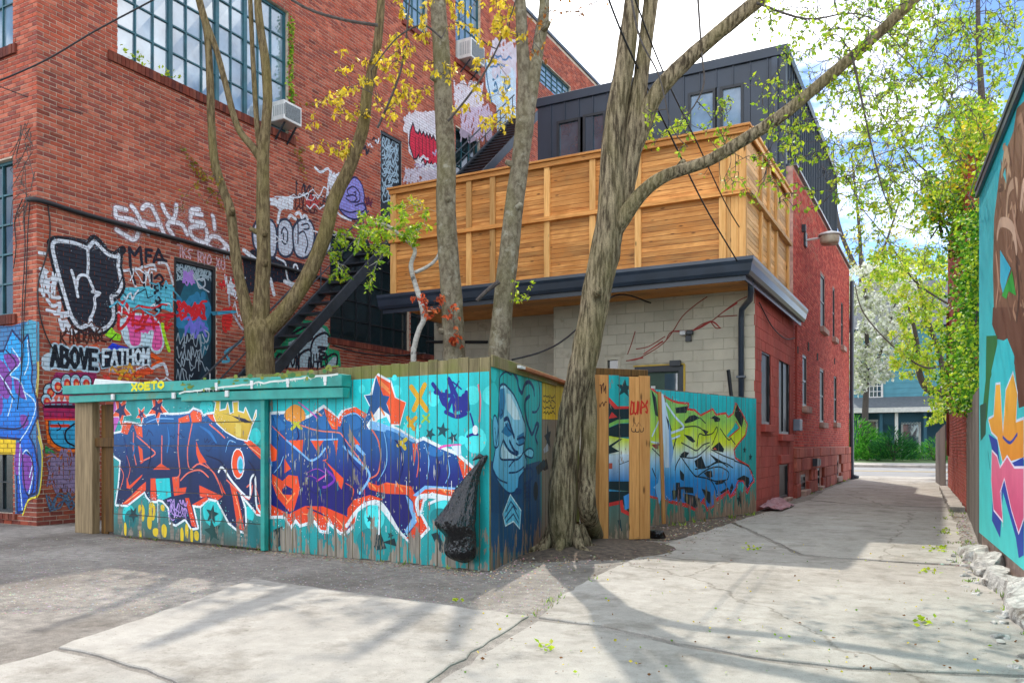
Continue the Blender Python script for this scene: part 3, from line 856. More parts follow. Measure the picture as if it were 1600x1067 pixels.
for i, o in enumerate(R_OPEN):
    f = MB(); P = RW
    f.obox(P,o[0],o[0]+.06,o[2],o[3],-.10,-.02).obox(P,o[1]-.06,o[1],o[2],o[3],-.10,-.02).obox(P,o[0]+.062,o[1]-.062,o[3]-.06,o[3],-.10,-.022).obox(P,o[0]+.062,o[1]-.062,o[2],o[2]+.06,-.10,-.022)
    if i == 1: f.obox(P,(o[0]+o[1])/2-.02,(o[0]+o[1])/2+.02,o[2]+.06,o[3]-.06,-.09,-.025)
    w = part('window', f, M['window_black'], ext)
    part('pane', MB().obox(P,o[0]+.06,o[1]-.06,o[2]+.06,o[3]-.06,-.07,-.055), M['pane_dark'], w)
    part('sill', MB().obox(P,o[0]-.08,o[1]+.08,o[2]-.16,o[2]-.004,-.05,.09), M['block_red'] if i < 2 else M['stone'], w, bevel=0.01)
part('lintel', MB().obox(RW, R_OPEN[2][0]-.12, R_OPEN[2][1]+.12, R_OPEN[2][3]+.004, R_OPEN[2][3]+.2, -.04, .06), M['block_red'], ext, bevel=0.01)
# yard door with yellow edge, vent
s0, s1, z0, z1 = o_gd
M['yellow'] = m_plain('yellow_paint', (0.55, 0.36, 0.03), 0.6, 0.2)
dd = part('door', MB().obox(GW, s0+.1, s1-.1, z0, z1-.12, -.1, -.06), m_plain('green_door', (0.02, 0.06, 0.035), 0.5), ext)
part('frame', MB().obox(GW, s0, s0+.098, z0, z1, -.14, 0.02).obox(GW, s1-.098, s1, z0, z1, -.14, .02).obox(GW, s0+.1, s1-.1, z1-.118, z1, -.14, .018), M['window_black'], dd)
part('edge_strip', MB().obox(GW, s0-.03, s1+.03, z1+.003, z1+.03, -.02, .025).obox(GW, s1+.003, s1+.04, z0, z1, -.02, .025), M['yellow'], dd)
part('pane', MB().obox(GW, s0+.62, s1-.14, z0+.95, z1-.16, -.058, -.052), M['glass_blue'], dd)
part('notice', MB().obox(GW, s0+.33, s0+.42, z1-.55, z1-.40, -.058, -.05), M['white_metal'], dd)
part('lock_box', MB().obox(GW, s1-.26, s1-.04, z1-.02, z1+.09, .026, .10), M['window_black'], dd)
s0, s1, z0, z1 = o_gv
vt = part('vent', MB().obox(GW, s0, s0+.06, z0, z1, -.05, .015).obox(GW, s1-.06, s1, z0, z1, -.05, .015).obox(GW, s0+.062, s1-.062, z1-.06, z1, -.05, .014).obox(GW, s0+.062, s1-.062, z0, z0+.05, -.05, .014), M['block'], ext)
part('pane', MB().obox(GW, s0+.06, s1-.06, z0+.05, z1-.06, -.08, -.06), M['glass_dark'], vt)

# soffit, fascia and gutter round the overhanging roof
DK_Y, DK_X, DK_L = 14.6, -3.08, -10.68
eave = thing('roof_eave', (-6.9, 15.3, Z_ROOF), 'dark metal gutter and fascia with timber soffit below the screen', 'eave')
sof = M['cedar_x']
nb = 9
for i in range(nb):
    y0 = DK_Y + 0.02 + (16.12-DK_Y-0.02)*i/nb; y1 = DK_Y + 0.02 + (16.12-DK_Y-0.02)*(i+1)/nb
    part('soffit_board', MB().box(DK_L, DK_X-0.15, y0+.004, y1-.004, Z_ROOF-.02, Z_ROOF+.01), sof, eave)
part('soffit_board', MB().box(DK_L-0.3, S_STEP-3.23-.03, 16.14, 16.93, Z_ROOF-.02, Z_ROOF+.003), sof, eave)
gprof = [(0,0),(0.0,.26),(.10,.30),(.16,.30),(.16,.24),(.13,.18),(.10,.06),(.06,0.0)]
def extrude(prof, fn0, fn1):
    m_ = MB(); n = len(prof)
    m_.add([fn0(*p) for p in prof] + [fn1(*p) for p in prof], [(i,(i+1)%n,(i+1)%n+n,i+n) for i in range(n)] + [tuple(range(n))[::-1], tuple(range(n,2*n))])
    return m_
part('gutter', extrude(gprof, lambda a,b: (DK_L-.35, DK_Y-a, Z_ROOF-.03+b), lambda a,b: (DK_X+a, DK_Y-a, Z_ROOF-.03+b)), M['gutter'], eave)
part('gutter', extrude(gprof, lambda a,b: (DK_X+a, DK_Y-a+.001, Z_ROOF-.03+b), lambda a,b: (DK_X+a, 20.9, Z_ROOF-.03+b)), M['gutter'], eave)
part('fascia', MB().box(DK_L-.3, DK_X-.004, DK_Y+.003, DK_Y+.03, Z_ROOF-.12, Z_ROOF+.28).box(DK_X-.03, DK_X-.003, DK_Y+.032, 20.9, Z_ROOF-.12, Z_ROOF+.27), M['navy_metal'], eave)
part('deck_slab', MB().box(DK_L, DK_X-.04, DK_Y+.04, 20.5, Z_ROOF+.11, Z_ROOF+.2), M['steel_dark'], eave)
ds = thing('downspout', (-3.4, 16.0, 0), 'dark downspout on the corner of the grey block wall', 'downspout')
part('pipe', MB().tube([(-3.12,15.2,4.3),(-3.14,15.3,4.12),(-3.2,15.55,4.02),(-3.45,15.98,3.92),(-3.48,16.06,3.75),(-3.48,16.06,0.1)], .055, 10), M['gutter'], ds, smooth=True)
for zz in (1.2, 2.6): part('strap', MB().box(-3.56,-3.40,15.985,16.12,zz,zz+.04), M['gutter'], ds)

# ------------------------------------------------------------------ red brick house along the lane
rb = thing('brick_house', (-6.5, 26, 0), 'red painted brick house wall running back along the lane', 'building')
S_END = 17.75
B_OPEN = []
for (u0,u1,va,vb) in ((1254,1261,555,635),(1281,1287.5,577,660),(1303,1307.5,587,660),(1251.5,1259.5,741,765),(1276,1281.5,731,759),(1305,1310.5,719,744),(1282,1289,429,513),(1301,1304.5,450,528),(1314,1317.5,472,541)):
    um = (u0+u1)/2; B_OPEN.append((RW.s(u0), RW.s(u1), RW.z(um, vb), RW.z(um, va)))
mb = MB(); sheet(mb, RW, S_BRICK, S_END, 0, H_B, B_OPEN, -0.009)
for o in B_OPEN: reveal(mb, RW, o, 0.25, -0.009)
mb.box(-10.1, -3.24, 20.70, 20.72, Z_ROOF+.2, H_B)
mb.box(-10.1, -3.24, 16.13+S_END-.02, 16.13+S_END, 0, H_B)
M['mortar_red'] = m_plain('mortar_red', (0.47, 0.27, 0.22), 0.95, 0.3, 8, bmp=0.4)
wall_b = part('wall', mb, M['mortar_red'], rb)
RT = [lin(176,68,56), lin(188,80,66), lin(162,60,50), lin(194,94,76)]
def red_tone(r, s, z):
    c = r.choice(RT); k = r.uniform(.9, 1.08)*(1+.15*mnoise.noise(Vector((s*.5, z*.5, 4.4))))
    if z > 6.6 and s < 9 and r.random() < 0.4: c = lin(178, 98, 80)
    return tuple(x*k for x in c)
BrickWall(RW, S_BRICK, S_END, 1.25, H_B-.02, B_OPEN, 21, red_tone).build(wall_b, M['brick'])
# foundation of large stones, a little proud
r = random.Random(5); base = MB()
z = 0.0
for hh in (0.34, 0.3, 0.33, 0.26):
    s = S_BRICK + 0.02
    while s < S_END - 0.05:
        w = r.uniform(0.35, 0.8); e = min(S_END, s + w)
        if not any(o[0]-.02 < e and o[1]+.02 > s and o[2] < z+hh-.02 and o[3] > z+.02 for o in B_OPEN):
            k = r.uniform(.75, 1.15); c = lin(170, 98, 82) if r.random() < .7 else lin(150, 76, 64)
            base.obox(RW, s+.006, e-.006, z+.006, z+hh-.006, -.02, .07+r.uniform(-.01,.012), tuple(x*k for x in c))
        s = e
    z += hh
part('foundation_stones', base, M['brick'], rb, bevel=0.012, kind='stuff')
part('foundation_back', MB().obox(RW, S_BRICK+.02, S_BRICK+.04, 0, .01, 0, .05), M['mortar_red'], rb)
for i, o in enumerate(B_OPEN):
    f = MB().obox(RW,o[0],o[0]+.07,o[2],o[3],-.10,-.02).obox(RW,o[1]-.07,o[1],o[2],o[3],-.10,-.02).obox(RW,o[0]+.072,o[1]-.072,o[3]-.07,o[3],-.10,-.021).obox(RW,o[0]+.072,o[1]-.072,o[2],o[2]+.07,-.10,-.021)
    zc = (o[2]+o[3])/2; f.obox(RW,o[0]+.072,o[1]-.072,zc-.03,zc+.03,-.09,-.025)
    w = part('window', f, M['window_black'], rb)
    part('pane', MB().obox(RW,o[0]+.07,o[1]-.07,o[2]+.07,o[3]-.07,-.07,-.05), M['pane_dark'], w)
    part('sill', MB().obox(RW,o[0]-.1,o[1]+.1,o[2]-.17,o[2]-.003,-.05,.12), M['stone'], w, bevel=0.012)
for (u, v0, v1) in ((1263,535,548),(1277,552,563),(1304,560,569),(1246,541,552)):
    s, zt = RW.uv(u, v0); zb = RW.z(u, v1)
    part('air_brick', MB().obox(RW, s-.12, s+.12, zb, zt, -.02, .012), M['dark'], rb)
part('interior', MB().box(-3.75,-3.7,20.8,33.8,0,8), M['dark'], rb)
part('parapet_cap', MB().box(-3.55,-3.16,20.72,16.13+S_END+.05,H_B+.003,H_B+.07), M['gutter'], rb)
part('flat_roof', MB().box(-10.1,-3.56,20.73,16.13+S_END,H_B-.1,H_B-.02), M['steel_dark'], rb)

# ------------------------------------------------------------------ black standing seam storey on the roof
PF = Plane((-3.4, 20.60), (1, 0), (0, -1)); PS = Plane((-3.4, 20.60), (0, 1), (1, 0))
ph = thing('metal_rooftop_storey', (-6.75, 26, Z_ROOF+.2), 'dark standing seam metal storey behind the timber screen', 'building')
P_L, P_E, P_H = -6.7, 10.6, 11.02
wins = [(PF.s(870), PF.s(907), PF.z(890,250)-.6, PF.z(888,187)), (PF.s(911), PF.s(946), PF.z(928,240)-.6, PF.z(928,177)),
        (PF.s(1075), PF.s(1118), PF.z(1097,206)-.8, PF.z(1097,142)), (PF.s(1125), PF.s(1162), PF.z(1143,200)-.8, PF.z(1143,133))]
mb = MB(); sheet(mb, PF, P_L, 0, Z_ROOF+.2, P_H-.25, wins, -.03)
for o in wins: reveal(mb, PF, o, .12, 0.0)
part('backing', mb, M['dark'], ph)
def seam_panels(P, a, b, z0, z1, openings, step, parent):
    n = max(1, round((b-a)/step)); st = (b-a)/n
    for i in range(n):
        p, q = a+i*st, a+(i+1)*st
        zs = [(z0, z1)]
        for o in openings:
            if o[0] < q-.02 and o[1] > p+.02:
                ns = []
                for c, d in zs:
                    if o[3] <= c or o[2] >= d: ns.append((c, d)); continue
                    if o[2] > c: ns.append((c, o[2]))
                    if o[3] < d: ns.append((o[3], d))
                zs = ns
        m_ = MB()
        for c, d in zs: m_.obox(P, p+.006, q-.006, c, d, -.02, random.uniform(-.002, .002)).obox(P, q-.012, q+.012, c, d, -.015, .032)
        for o in openings:   # slivers beside an opening that falls inside a panel
            if o[0] < q-.02 and o[1] > p+.02:
                if o[0] > p+.03: m_.obox(P, p+.006, o[0], o[2], o[3], -.02, 0)
                if o[1] < q-.03: m_.obox(P, o[1], q-.006, o[2], o[3], -.02, 0)
        part('seam_panel', m_, M['navy_metal'], parent)
seam_panels(PF, P_L, 0, Z_ROOF+.2, P_H-.25, wins, .42, ph)
seam_panels(PS, 0.02, P_E, H_B+.05, P_H-.25, [], .36, ph)
part('side_lower', MB().obox(PS, .02, P_E, Z_ROOF+.2, H_B+.04, -.3, -.25), M['navy_metal'], ph)
part('roof_edge', MB().obox(PF, P_L-.05, .07, P_H-.246, P_H, -.3, .06).obox(PS, .3, P_E+.06, P_H-.246, P_H, -.3, .06), M['navy_metal'], ph, bevel=0.01)
part('roof', MB().box(-10.12,-3.42,20.65,31.2,P_H-.3,P_H-.252), M['steel_dark'], ph)
part('rear_wall', MB().box(-10.12,-3.42,31.15,31.2,Z_ROOF+.2,P_H-.31).box(-10.12,-10.08,20.63,31.14,Z_ROOF+.2,P_H-.31), M['navy_metal'], ph)
part('corner_pipe', MB().obox(PF, PF.s(1207), PF.s(1216), Z_ROOF+.3, P_H-.3, .03, .12), M['gutter'], ph)
for i, o in enumerate(wins):
    f = MB().obox(PF,o[0],o[0]+.07,o[2],o[3],-.08,.02).obox(PF,o[1]-.07,o[1],o[2],o[3],-.08,.02).obox(PF,o[0]+.072,o[1]-.072,o[3]-.07,o[3],-.08,.018).obox(PF,o[0]+.072,o[1]-.072,o[2],o[2]+.07,-.08,.018)
    w = part('window', f, M['window_black'], ph)
    part('pane', MB().obox(PF,o[0]+.07,o[1]-.07,o[2]+.07,o[3]-.07,-.05,-.04), M['glass_bright'] if i > 1 else M['glass_blue'], w)

# ------------------------------------------------------------------ cedar privacy screen on the extension roof
DF = Plane((DK_X, DK_Y+.06), (1, 0), (0, -1)); DS = Plane((DK_X, DK_Y+.06), (0, 1), (1, 0))
sc = thing('timber_screen', (-6.9, 14.7, 4.6), 'new orange cedar privacy screen on the flat roof', 'privacy screen')
ZB, ZM, ZT = DF.z(1160, 407), DF.z(1160, 300), DF.z(1160, 200)
SL = DF.s(615)
posts = [SL] + [DF.s(u) for u in (733, 770, 855, 926, 997, 1129)] + [0.0]
bays = sorted(posts)
def slats(P, a, b, z0, z1, mat, seed, name='slat'):
    r = random.Random(seed); n = max(2, round((z1-z0)/.094)); h = (z1-z0)/n
    for i in range(n):
        o = r.uniform(-.003, .003)
        part(name, MB().obox(P, a, b, z0+i*h+.004, z0+(i+1)*h-.004, -.05, -.028+o), mat, sc)
for i in range(len(bays)-1):
    a, b = bays[i], bays[i+1]
    for (z0, z1) in ((ZB+.06, ZM-.03), (ZM+.05, ZT-.02)):
        if i == len(bays)-2 or (i == 2 and False):
            n = max(2, round((b-a)/.14)); w = (b-a)/n
            for q in range(n): part('corner_board', MB().obox(DF, a+q*w+.003, a+(q+1)*w-.003, z0, z1, -.05, -.02+random.uniform(-.003,.003)), M['cedar_z'], sc)
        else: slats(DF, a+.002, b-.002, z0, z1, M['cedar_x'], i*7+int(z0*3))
for k, s in enumerate(posts):
    w = .06 if 0 < k < len(posts)-1 else .07
    for (z0, z1) in ((ZB-.03, ZM-.045), (ZM+.045, ZT-.002)):
        part('post', MB().obox(DF, s-w+(.06 if s == 0 else 0), s+w+(.0 if s == 0 else 0) - (.07 if s == 0 else 0), z0, z1, -.026, .03), M['cedar_z'], sc, bevel=.004)
part('middle_rail', MB().obox(DF, SL-.08, .06, ZM-.042, ZM+.042, -.024, .085), M['cedar_x'], sc, bevel=.004)
part('top_cap', MB().obox(DF, SL-.12, .08, ZT, ZT+.045, -.12, .10).obox(DF, SL-.09, .05, ZT-.10, ZT-.003, .032, .06), M['cedar_x'], sc, bevel=.004)
part('bottom_rail', MB().obox(DF, SL-.02, -.02, ZB-.02, ZB+.058, -.05, -.0), M['cedar_x'], sc)
sp = [DS.s(u) for u in (1189, 1201.5, 1213, 1231)]; SE = sp[-1]
sb = [0.05] + sp
for i in range(len(sb)-1):
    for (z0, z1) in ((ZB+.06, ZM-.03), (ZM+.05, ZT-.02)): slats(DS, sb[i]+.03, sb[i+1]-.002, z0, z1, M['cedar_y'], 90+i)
for s in sp:
    for (z0, z1) in ((ZB-.03, ZM-.045), (ZM+.045, ZT-.002)): part('post', MB().obox(DS, s-.07, s+.07, z0, z1, -.026, .03), M['cedar_z'], sc, bevel=.004)
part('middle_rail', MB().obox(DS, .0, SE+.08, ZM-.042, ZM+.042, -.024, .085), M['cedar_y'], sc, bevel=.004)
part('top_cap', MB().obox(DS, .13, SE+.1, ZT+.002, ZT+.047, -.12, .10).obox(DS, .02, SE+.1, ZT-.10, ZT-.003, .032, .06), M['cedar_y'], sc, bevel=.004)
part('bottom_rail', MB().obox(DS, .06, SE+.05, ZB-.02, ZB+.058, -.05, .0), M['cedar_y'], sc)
# ------------------------------------------------------------------ ground
def gz(Y): return 0.0 if Y < 34 else min(0.30, (Y-34)*0.0105)
m, nt, bs = new_mat('yard_asphalt')
M['asphalt'] = m
nA = noise_node(nt, 0.7, 6, rough=0.6); nB = noise_node(nt, 9, 6, rough=0.7); nC = noise_node(nt, 120, 3)
rA = ramp(nt, nA.outputs['Fac'], 0.38, (0.15, 0.130, 0.110), 0.62, (0.275, 0.250, 0.220))
rB = ramp(nt, nB.outputs['Fac'], 0.3, (0.6,)*3, 0.72, (1.3,)*3)
rC = ramp(nt, nC.outputs['Fac'], 0.35, (0.68,)*3, 0.68, (1.42,)*3)
x = mixc(nt, 1.0, rA.outputs['Color'], rB.outputs['Color'], 'MULTIPLY'); x = mixc(nt, 1.0, x.outputs['Color'], rC.outputs['Color'], 'MULTIPLY')
nt.links.new(x.outputs['Color'], bs.inputs['Base Color']); bs.inputs['Roughness'].default_value = 0.95
ad = N(nt, 'ShaderNodeMath', operation='ADD'); nt.links.new(nB.outputs['Fac'], ad.inputs[0]); nt.links.new(nC.outputs['Fac'], ad.inputs[1])
bump(nt, bs, ad.outputs[0], 0.6, 0.012)
m, nt, bs = new_mat('concrete')
M['concrete'] = m
geo = N(nt, 'ShaderNodeNewGeometry')
def gn(scale, det=6, rough=0.6):
    no = N(nt, 'ShaderNodeTexNoise'); no.inputs['Scale'].default_value = scale; no.inputs['Detail'].default_value = det; no.inputs['Roughness'].default_value = rough
    nt.links.new(geo.outputs['Position'], no.inputs['Vector']); return no
cA, cB, cC, cD = gn(0.9), gn(6, 7, 0.7), gn(150, 2), gn(2.6, 8, 0.72)
rA = ramp(nt, cA.outputs['Fac'], 0.3, (0.295, 0.272, 0.238), 0.7, (0.40, 0.375, 0.335))
rB = ramp(nt, cB.outputs['Fac'], 0.28, (0.78,)*3, 0.7, (1.10,)*3)
rC = ramp(nt, cC.outputs['Fac'], 0.3, (0.82,)*3, 0.7, (1.15,)*3)
rD = ramp(nt, cD.outputs['Fac'], 0.60, (0,0,0), 0.75, (0.7,)*3)
x = mixc(nt, 1.0, rA.outputs['Color'], rB.outputs['Color'], 'MULTIPLY'); x = mixc(nt, 1.0, x.outputs['Color'], rC.outputs['Color'], 'MULTIPLY')
x = mixc(nt, rD.outputs['Color'], x.outputs['Color'], (0.25, 0.225, 0.19))
# exposed grit, dark spots and hairline cracks
cE = gn(38, 3, 0.6); rE = ramp(nt, cE.outputs['Fac'], 0.64, (1,1,1), 0.70, (0.62,0.6,0.56)); x = mixc(nt, 1.0, x.outputs['Color'], rE.outputs['Color'], 'MULTIPLY')
cG = gn(1.7, 8, 0.75); rG = ramp(nt, cG.outputs['Fac'], 0.36, (0.66,0.64,0.61), 0.50, (1,1,1)); x = mixc(nt, 1.0, x.outputs['Color'], rG.outputs['Color'], 'MULTIPLY')
vo = N(nt, 'ShaderNodeTexVoronoi', feature='DISTANCE_TO_EDGE'); vo.inputs['Scale'].default_value = 0.17
wp = gn(2.2, 5, 0.6); va = N(nt, 'ShaderNodeVectorMath', operation='MULTIPLY_ADD'); nt.links.new(wp.outputs['Color'], va.inputs[0]); va.inputs[1].default_value = (0.5,0.5,0.0); nt.links.new(geo.outputs['Position'], va.inputs[2])
nt.links.new(va.outputs[0], vo.inputs['Vector'])
rV = ramp(nt, vo.outputs['Distance'], 0.0006, (0.55,0.52,0.48), 0.0024, (1,1,1)); x = mixc(nt, 1.0, x.outputs['Color'], rV.outputs['Color'], 'MULTIPLY')
nt.links.new(x.outputs['Color'], bs.inputs['Base Color']); bs.inputs['Roughness'].default_value = 0.9
bump(nt, bs, cC.outputs['Fac'], 0.35, 0.005)
M['lawn'] = m_plain('lawn', (0.05, 0.10, 0.02), 0.9, 0.4, 4, bmp=0.6)
M['road'] = m_plain('road_asphalt', (0.20, 0.20, 0.205), 0.85, 0.12, 1.2, bmp=0.3)
M['kerb'] = m_plain('kerb_stone', (0.38, 0.36, 0.33), 0.9, 0.2, 4)
M['soil'] = m_plain('soil', (0.115, 0.086, 0.064), 0.95, 0.5, 14, bmp=0.9, bdist=0.03)

ys = [-60, -10, 0, 10, 20, 30, 34, 38, 42, 46, 50, 55, 60, 66, 90, 160, 320]
xs = [-160, -60, -30, -20, -14, -8, -2, 4, 10, 30, 60, 160]
mb = MB()
mb.add([(X, Y, gz(Y) - (0.0 if Y < 34 else 0.02)) for Y in ys for X in xs],
       [(j*len(xs)+i, j*len(xs)+i+1, (j+1)*len(xs)+i+1, (j+1)*len(xs)+i) for j in range(len(ys)-1) for i in range(len(xs)-1)])
tag(part('ground', mb, M['asphalt']), 'worn grey asphalt and gravel of the yard', kind='structure')

def rough_poly(pts, step=0.16, amp=0.012, seed=1, hard=()):
    """a slab outline with slightly crumbled edges"""
    r = random.Random(seed); out = []
    n = len(pts)
    for i in range(n):
        a, b = Vector(pts[i]), Vector(pts[(i+1) % n]); L = (b-a).length
        k = max(1, min(60, int(L/step))); nrm = Vector((-(b-a).y, (b-a).x)).normalized()
        for j in range(k):
            p = a.lerp(b, j/k)
            if j and L < 40: p = p + nrm * r.gauss(0, amp)
            out.append((p.x, p.y))
    return out
def slab(name, pts, top, label, mat=None, seed=1, amp=0.012, thick=0.05):
    q = rough_poly(pts, seed=seed, amp=amp)
    tr = tessellate_polygon([[Vector((a, b, 0)) for a, b in q]])
    n = len(q); mb = MB()
    cx = sum(a for a, b in q)/n; cy = sum(b for a, b in q)/n
    inn = []
    for i in range(n):
        a, b, c = Vector(q[i-1]), Vector(q[i]), Vector(q[(i+1) % n])
        t = (c - a); nr = Vector((-t.y, t.x)).normalized() * 0.008
        inn.append(b + nr)
    area = sum(q[i][0]*q[(i+1)%n][1] - q[(i+1)%n][0]*q[i][1] for i in range(n))
    if area < 0: inn = [Vector(q[i])*2 - inn[i] for i in range(n)]
    mb.add([(p.x, p.y, top) for p in inn] + [(a, b, top-0.006) for a, b in q] + [(a, b, top-thick) for a, b in q],
           [tuple(t) for t in tr] + [(i, (i+1)%n, (i+1)%n+n, i+n) for i in range(n)] + [(i+n, (i+1)%n+n, (i+1)%n+2*n, i+2*n) for i in range(n)])
    o = part(name, mb, mat or M['concrete'])
    return tag(o, label, kind='structure')
g2 = lambda u, v: tuple(gnd(u, v).xy)
J = 0.018
A_, B_ = g2(395, 906), g2(826, 964)
C_ = g2(672, 1064); D_ = g2(92, 1013)
slab('concrete_slab', [A_, B_, C_, g2(560, 1150), g2(330, 1110), g2(270, 1064), g2(180, 1034), D_], 0.014, 'pale concrete slab in front of the graffiti fence', seed=2)
slab('concrete_slab', [g2(86, 1018), g2(172, 1038), g2(262, 1068), g2(318, 1114), g2(545, 1158), (-1.5, 1.6), (-6, 0.5), (-9, 1.5), g2(-300, 1130), g2(-120, 1075)], 0.012, 'pale concrete slab at the lower left edge', seed=3)
slab('concrete_slab', [g2(840, 972), g2(940, 984), g2(1060, 1012), g2(1200, 1037), g2(1330, 1051), g2(1600, 1062), g2(1900, 1072), (3.2, 3.2), (3.0, 0.5), (-1.35, 1.6), g2(690, 1064)], 0.013, 'pale concrete slab at the lower centre edge', seed=4)
slab('concrete_slab', [g2(842, 966), g2(872, 934), g2(950, 892), g2(1005, 868), g2(1040, 851), g2(1100, 832), g2(1142, 818), g2(1250, 870), g2(1380, 880), g2(1508, 887), g2(1535, 905), g2(1565, 935), g2(1600, 965), g2(1700, 1010), g2(1900, 1066), g2(1600, 1056), g2(1330, 1045), g2(1200, 1031), g2(1060, 1006), g2(940, 978)], 0.015, 'broad sunlit concrete slab at the mouth of the lane', seed=5)
slab('concrete_slab', [g2(1146, 816), g2(1180, 806), g2(1232, 790), g2(1262, 783), g2(1330, 789), g2(1480, 795), g2(1500, 832), g2(1507, 884), g2(1380, 877), g2(1254, 867)], 0.016, 'shaded concrete lane slab beside the red wall', seed=6)
slab('concrete_slab', [g2(1266, 781.5), (-3.0, 25.0), (-2.98, 33.6), (-1.2, 34.0), (-0.25, 33.6), (-0.1, 29), g2(1478, 793), g2(1332, 787.5)], 0.015, 'far concrete lane slab running to the street', seed=7)
# street across the end of the lane
def strip(name, y0, y1, z, label, mat, h=0.02, x0=-60, x1=60):
    mb = MB(); mb.add([(x0,y0,z),(x1,y0,z),(x1,y1,z+0.0105*(y1-y0)),(x0,y1,z+0.0105*(y1-y0)),(x0,y0,z-h),(x1,y0,z-h),(x1,y1,z-h),(x0,y1,z-h)], [(0,1,2,3),(0,4,5,1),(2,6,7,3)])
    return tag(part(name, mb, mat), label, kind='structure')
strip('pavement', 34.1, 36.3, gz(34.1)+.012, 'near pavement across the lane end', M['concrete'], x0=-60, x1=60)
strip('road', 36.4, 46.4, gz(36.4), 'grey street at the end of the lane', M['road'])
strip('kerb', 46.5, 46.75, gz(46.5)+.12, 'far kerb of the street', M['kerb'], 0.2)
strip('pavement', 46.76, 50.5, gz(46.8)+.125, 'far pavement in front of the blue house', M['concrete'], 0.2)
strip('lawn', 50.6, 70, gz(50.6)+.11, 'front lawn of the blue house', M['lawn'], 0.2)
for yy in (41.2, 41.5):
    strip('road_marking', yy, yy+.11, gz(yy)+.016, 'yellow line along the street', M['yellow'], 0.004)
# mound of soil round the maple
mb = MB(); nr, na = 9, 40; cx, cy = -3.95, 9.3
vs = []
for i in range(nr):
    for k in range(na):
        a = 2*math.pi*k/na; rr = (i/(nr-1))
        R_ = 0.92 + 0.25*math.cos(a-0.9) + 0.18*math.sin(3*a+1)
        x, y = cx + math.cos(a)*rr*R_*1.0, cy + math.sin(a)*rr*R_*1.55
        h = 0.10*(1-rr**1.6) + 0.015*mnoise.noise(Vector((x*4, y*4, 0)))*(1-rr) - 0.012*rr
        vs.append((x, y, h))
mb.add(vs, [(i*na+k, i*na+(k+1)%na, (i+1)*na+(k+1)%na, (i+1)*na+k) for i in range(nr-1) for k in range(na)])
tag(part('soil_mound', mb, M['soil'], smooth=True), 'dark soil heaped round the foot of the maple', kind='structure')
mb = MB(); q = [(-4.3,10.6),(-3.35,10.7),(-2.9,12.3),(-2.75,14.5),(-2.85,16.1),(-3.2,16.1),(-3.5,14),(-4.2,12)]
mb.add([(a,b,.010) for a,b in q], [tuple(range(len(q)))])
tag(part('soil_strip', mb, M['soil']), 'strip of soil and litter below the lane fence', kind='structure')

# ------------------------------------------------------------------ graffiti fence round the bin store
FF = Plane((-4.12, 7.28), (-8.18, 0.47), (-0.47, -8.18))      # front, s runs left
FR = Plane((-4.12, 7.28), (-0.2, 0.98), (0.98, 0.2))          # side along the maple
def boards(P, edges, zbot, ztop, parent, mat, thick=0.025, seed=1, name='board', gap=0.004, jit=0.003, jt=0.012):
    r = random.Random(seed); rects = []
    for i in range(len(edges)-1):
        a, b = sorted((edges[i], edges[i+1])); o = r.uniform(-jit, jit)
        zt = ztop((a+b)/2) + r.uniform(-jt, jt); zb_ = zbot((a+b)/2) + r.uniform(-.01, .006)
        e = .003
        m_ = MB()
        m_.add([P.pt(a+gap/2+e,zb_,o),P.pt(b-gap/2-e,zb_,o),P.pt(b-gap/2-e,zt-e,o),P.pt(a+gap/2+e,zt-e,o),
                P.pt(a+gap/2,zb_,o-e),P.pt(b-gap/2,zb_,o-e),P.pt(b-gap/2,zt,o-e),P.pt(a+gap/2,zt,o-e),
                P.pt(a+gap/2,zb_,o-thick),P.pt(b-gap/2,zb_,o-thick),P.pt(b-gap/2,zt,o-thick),P.pt(a+gap/2,zt,o-thick)],
               [(0,1,2,3),(0,4,5,1),(1,5,6,2),(2,6,7,3),(3,7,4,0),(4,8,9,5),(5,9,10,6),(6,10,11,7),(7,11,8,4),(8,11,10,9)])
        part(name, m_, mat, parent)
        rects.append(((a+gap/2+e, b-gap/2-e, zb_, zt-e), o))
    return rects
def piece_fn(rects):
    return lambda x0, x1, y0, y1: [(r, o) for r, o in rects if r[1] > x0 and r[0] < x1 and r[3] > y0 and r[2] < y1]
bs_f = thing('bin_store_fence', (-8, 7.5, 0), 'turquoise board bin store with graffiti letters and a sliding door', 'fence')
f_top = lambda s: FF.z(765, 556) - 0.012*s
s_door0, s_door1 = FF.s(422), FF.s(187)
ed = [0.0]
rr = random.Random(3)
while ed[-1] < s_door0 + 0.2: ed.append(ed[-1] + rr.uniform(0.118, 0.15))
rects_front = boards(FF, ed, lambda s: 0.01 + 0.0*s, f_top, bs_f, M['board'], seed=4)
ed2 = [ed[-1]]
while ed2[-1] < FF.s(345): ed2.append(ed2[-1] + 0.14)
rects_up = boards(FF, ed2, lambda s: 0.05, lambda s: f_top(s)-.01, bs_f, M['board'], seed=5)
part('post', MB().obox(FF, .04, .13, 0, f_top(0)-.05, -.16, -.03), M['board'], bs_f, bevel=.004)
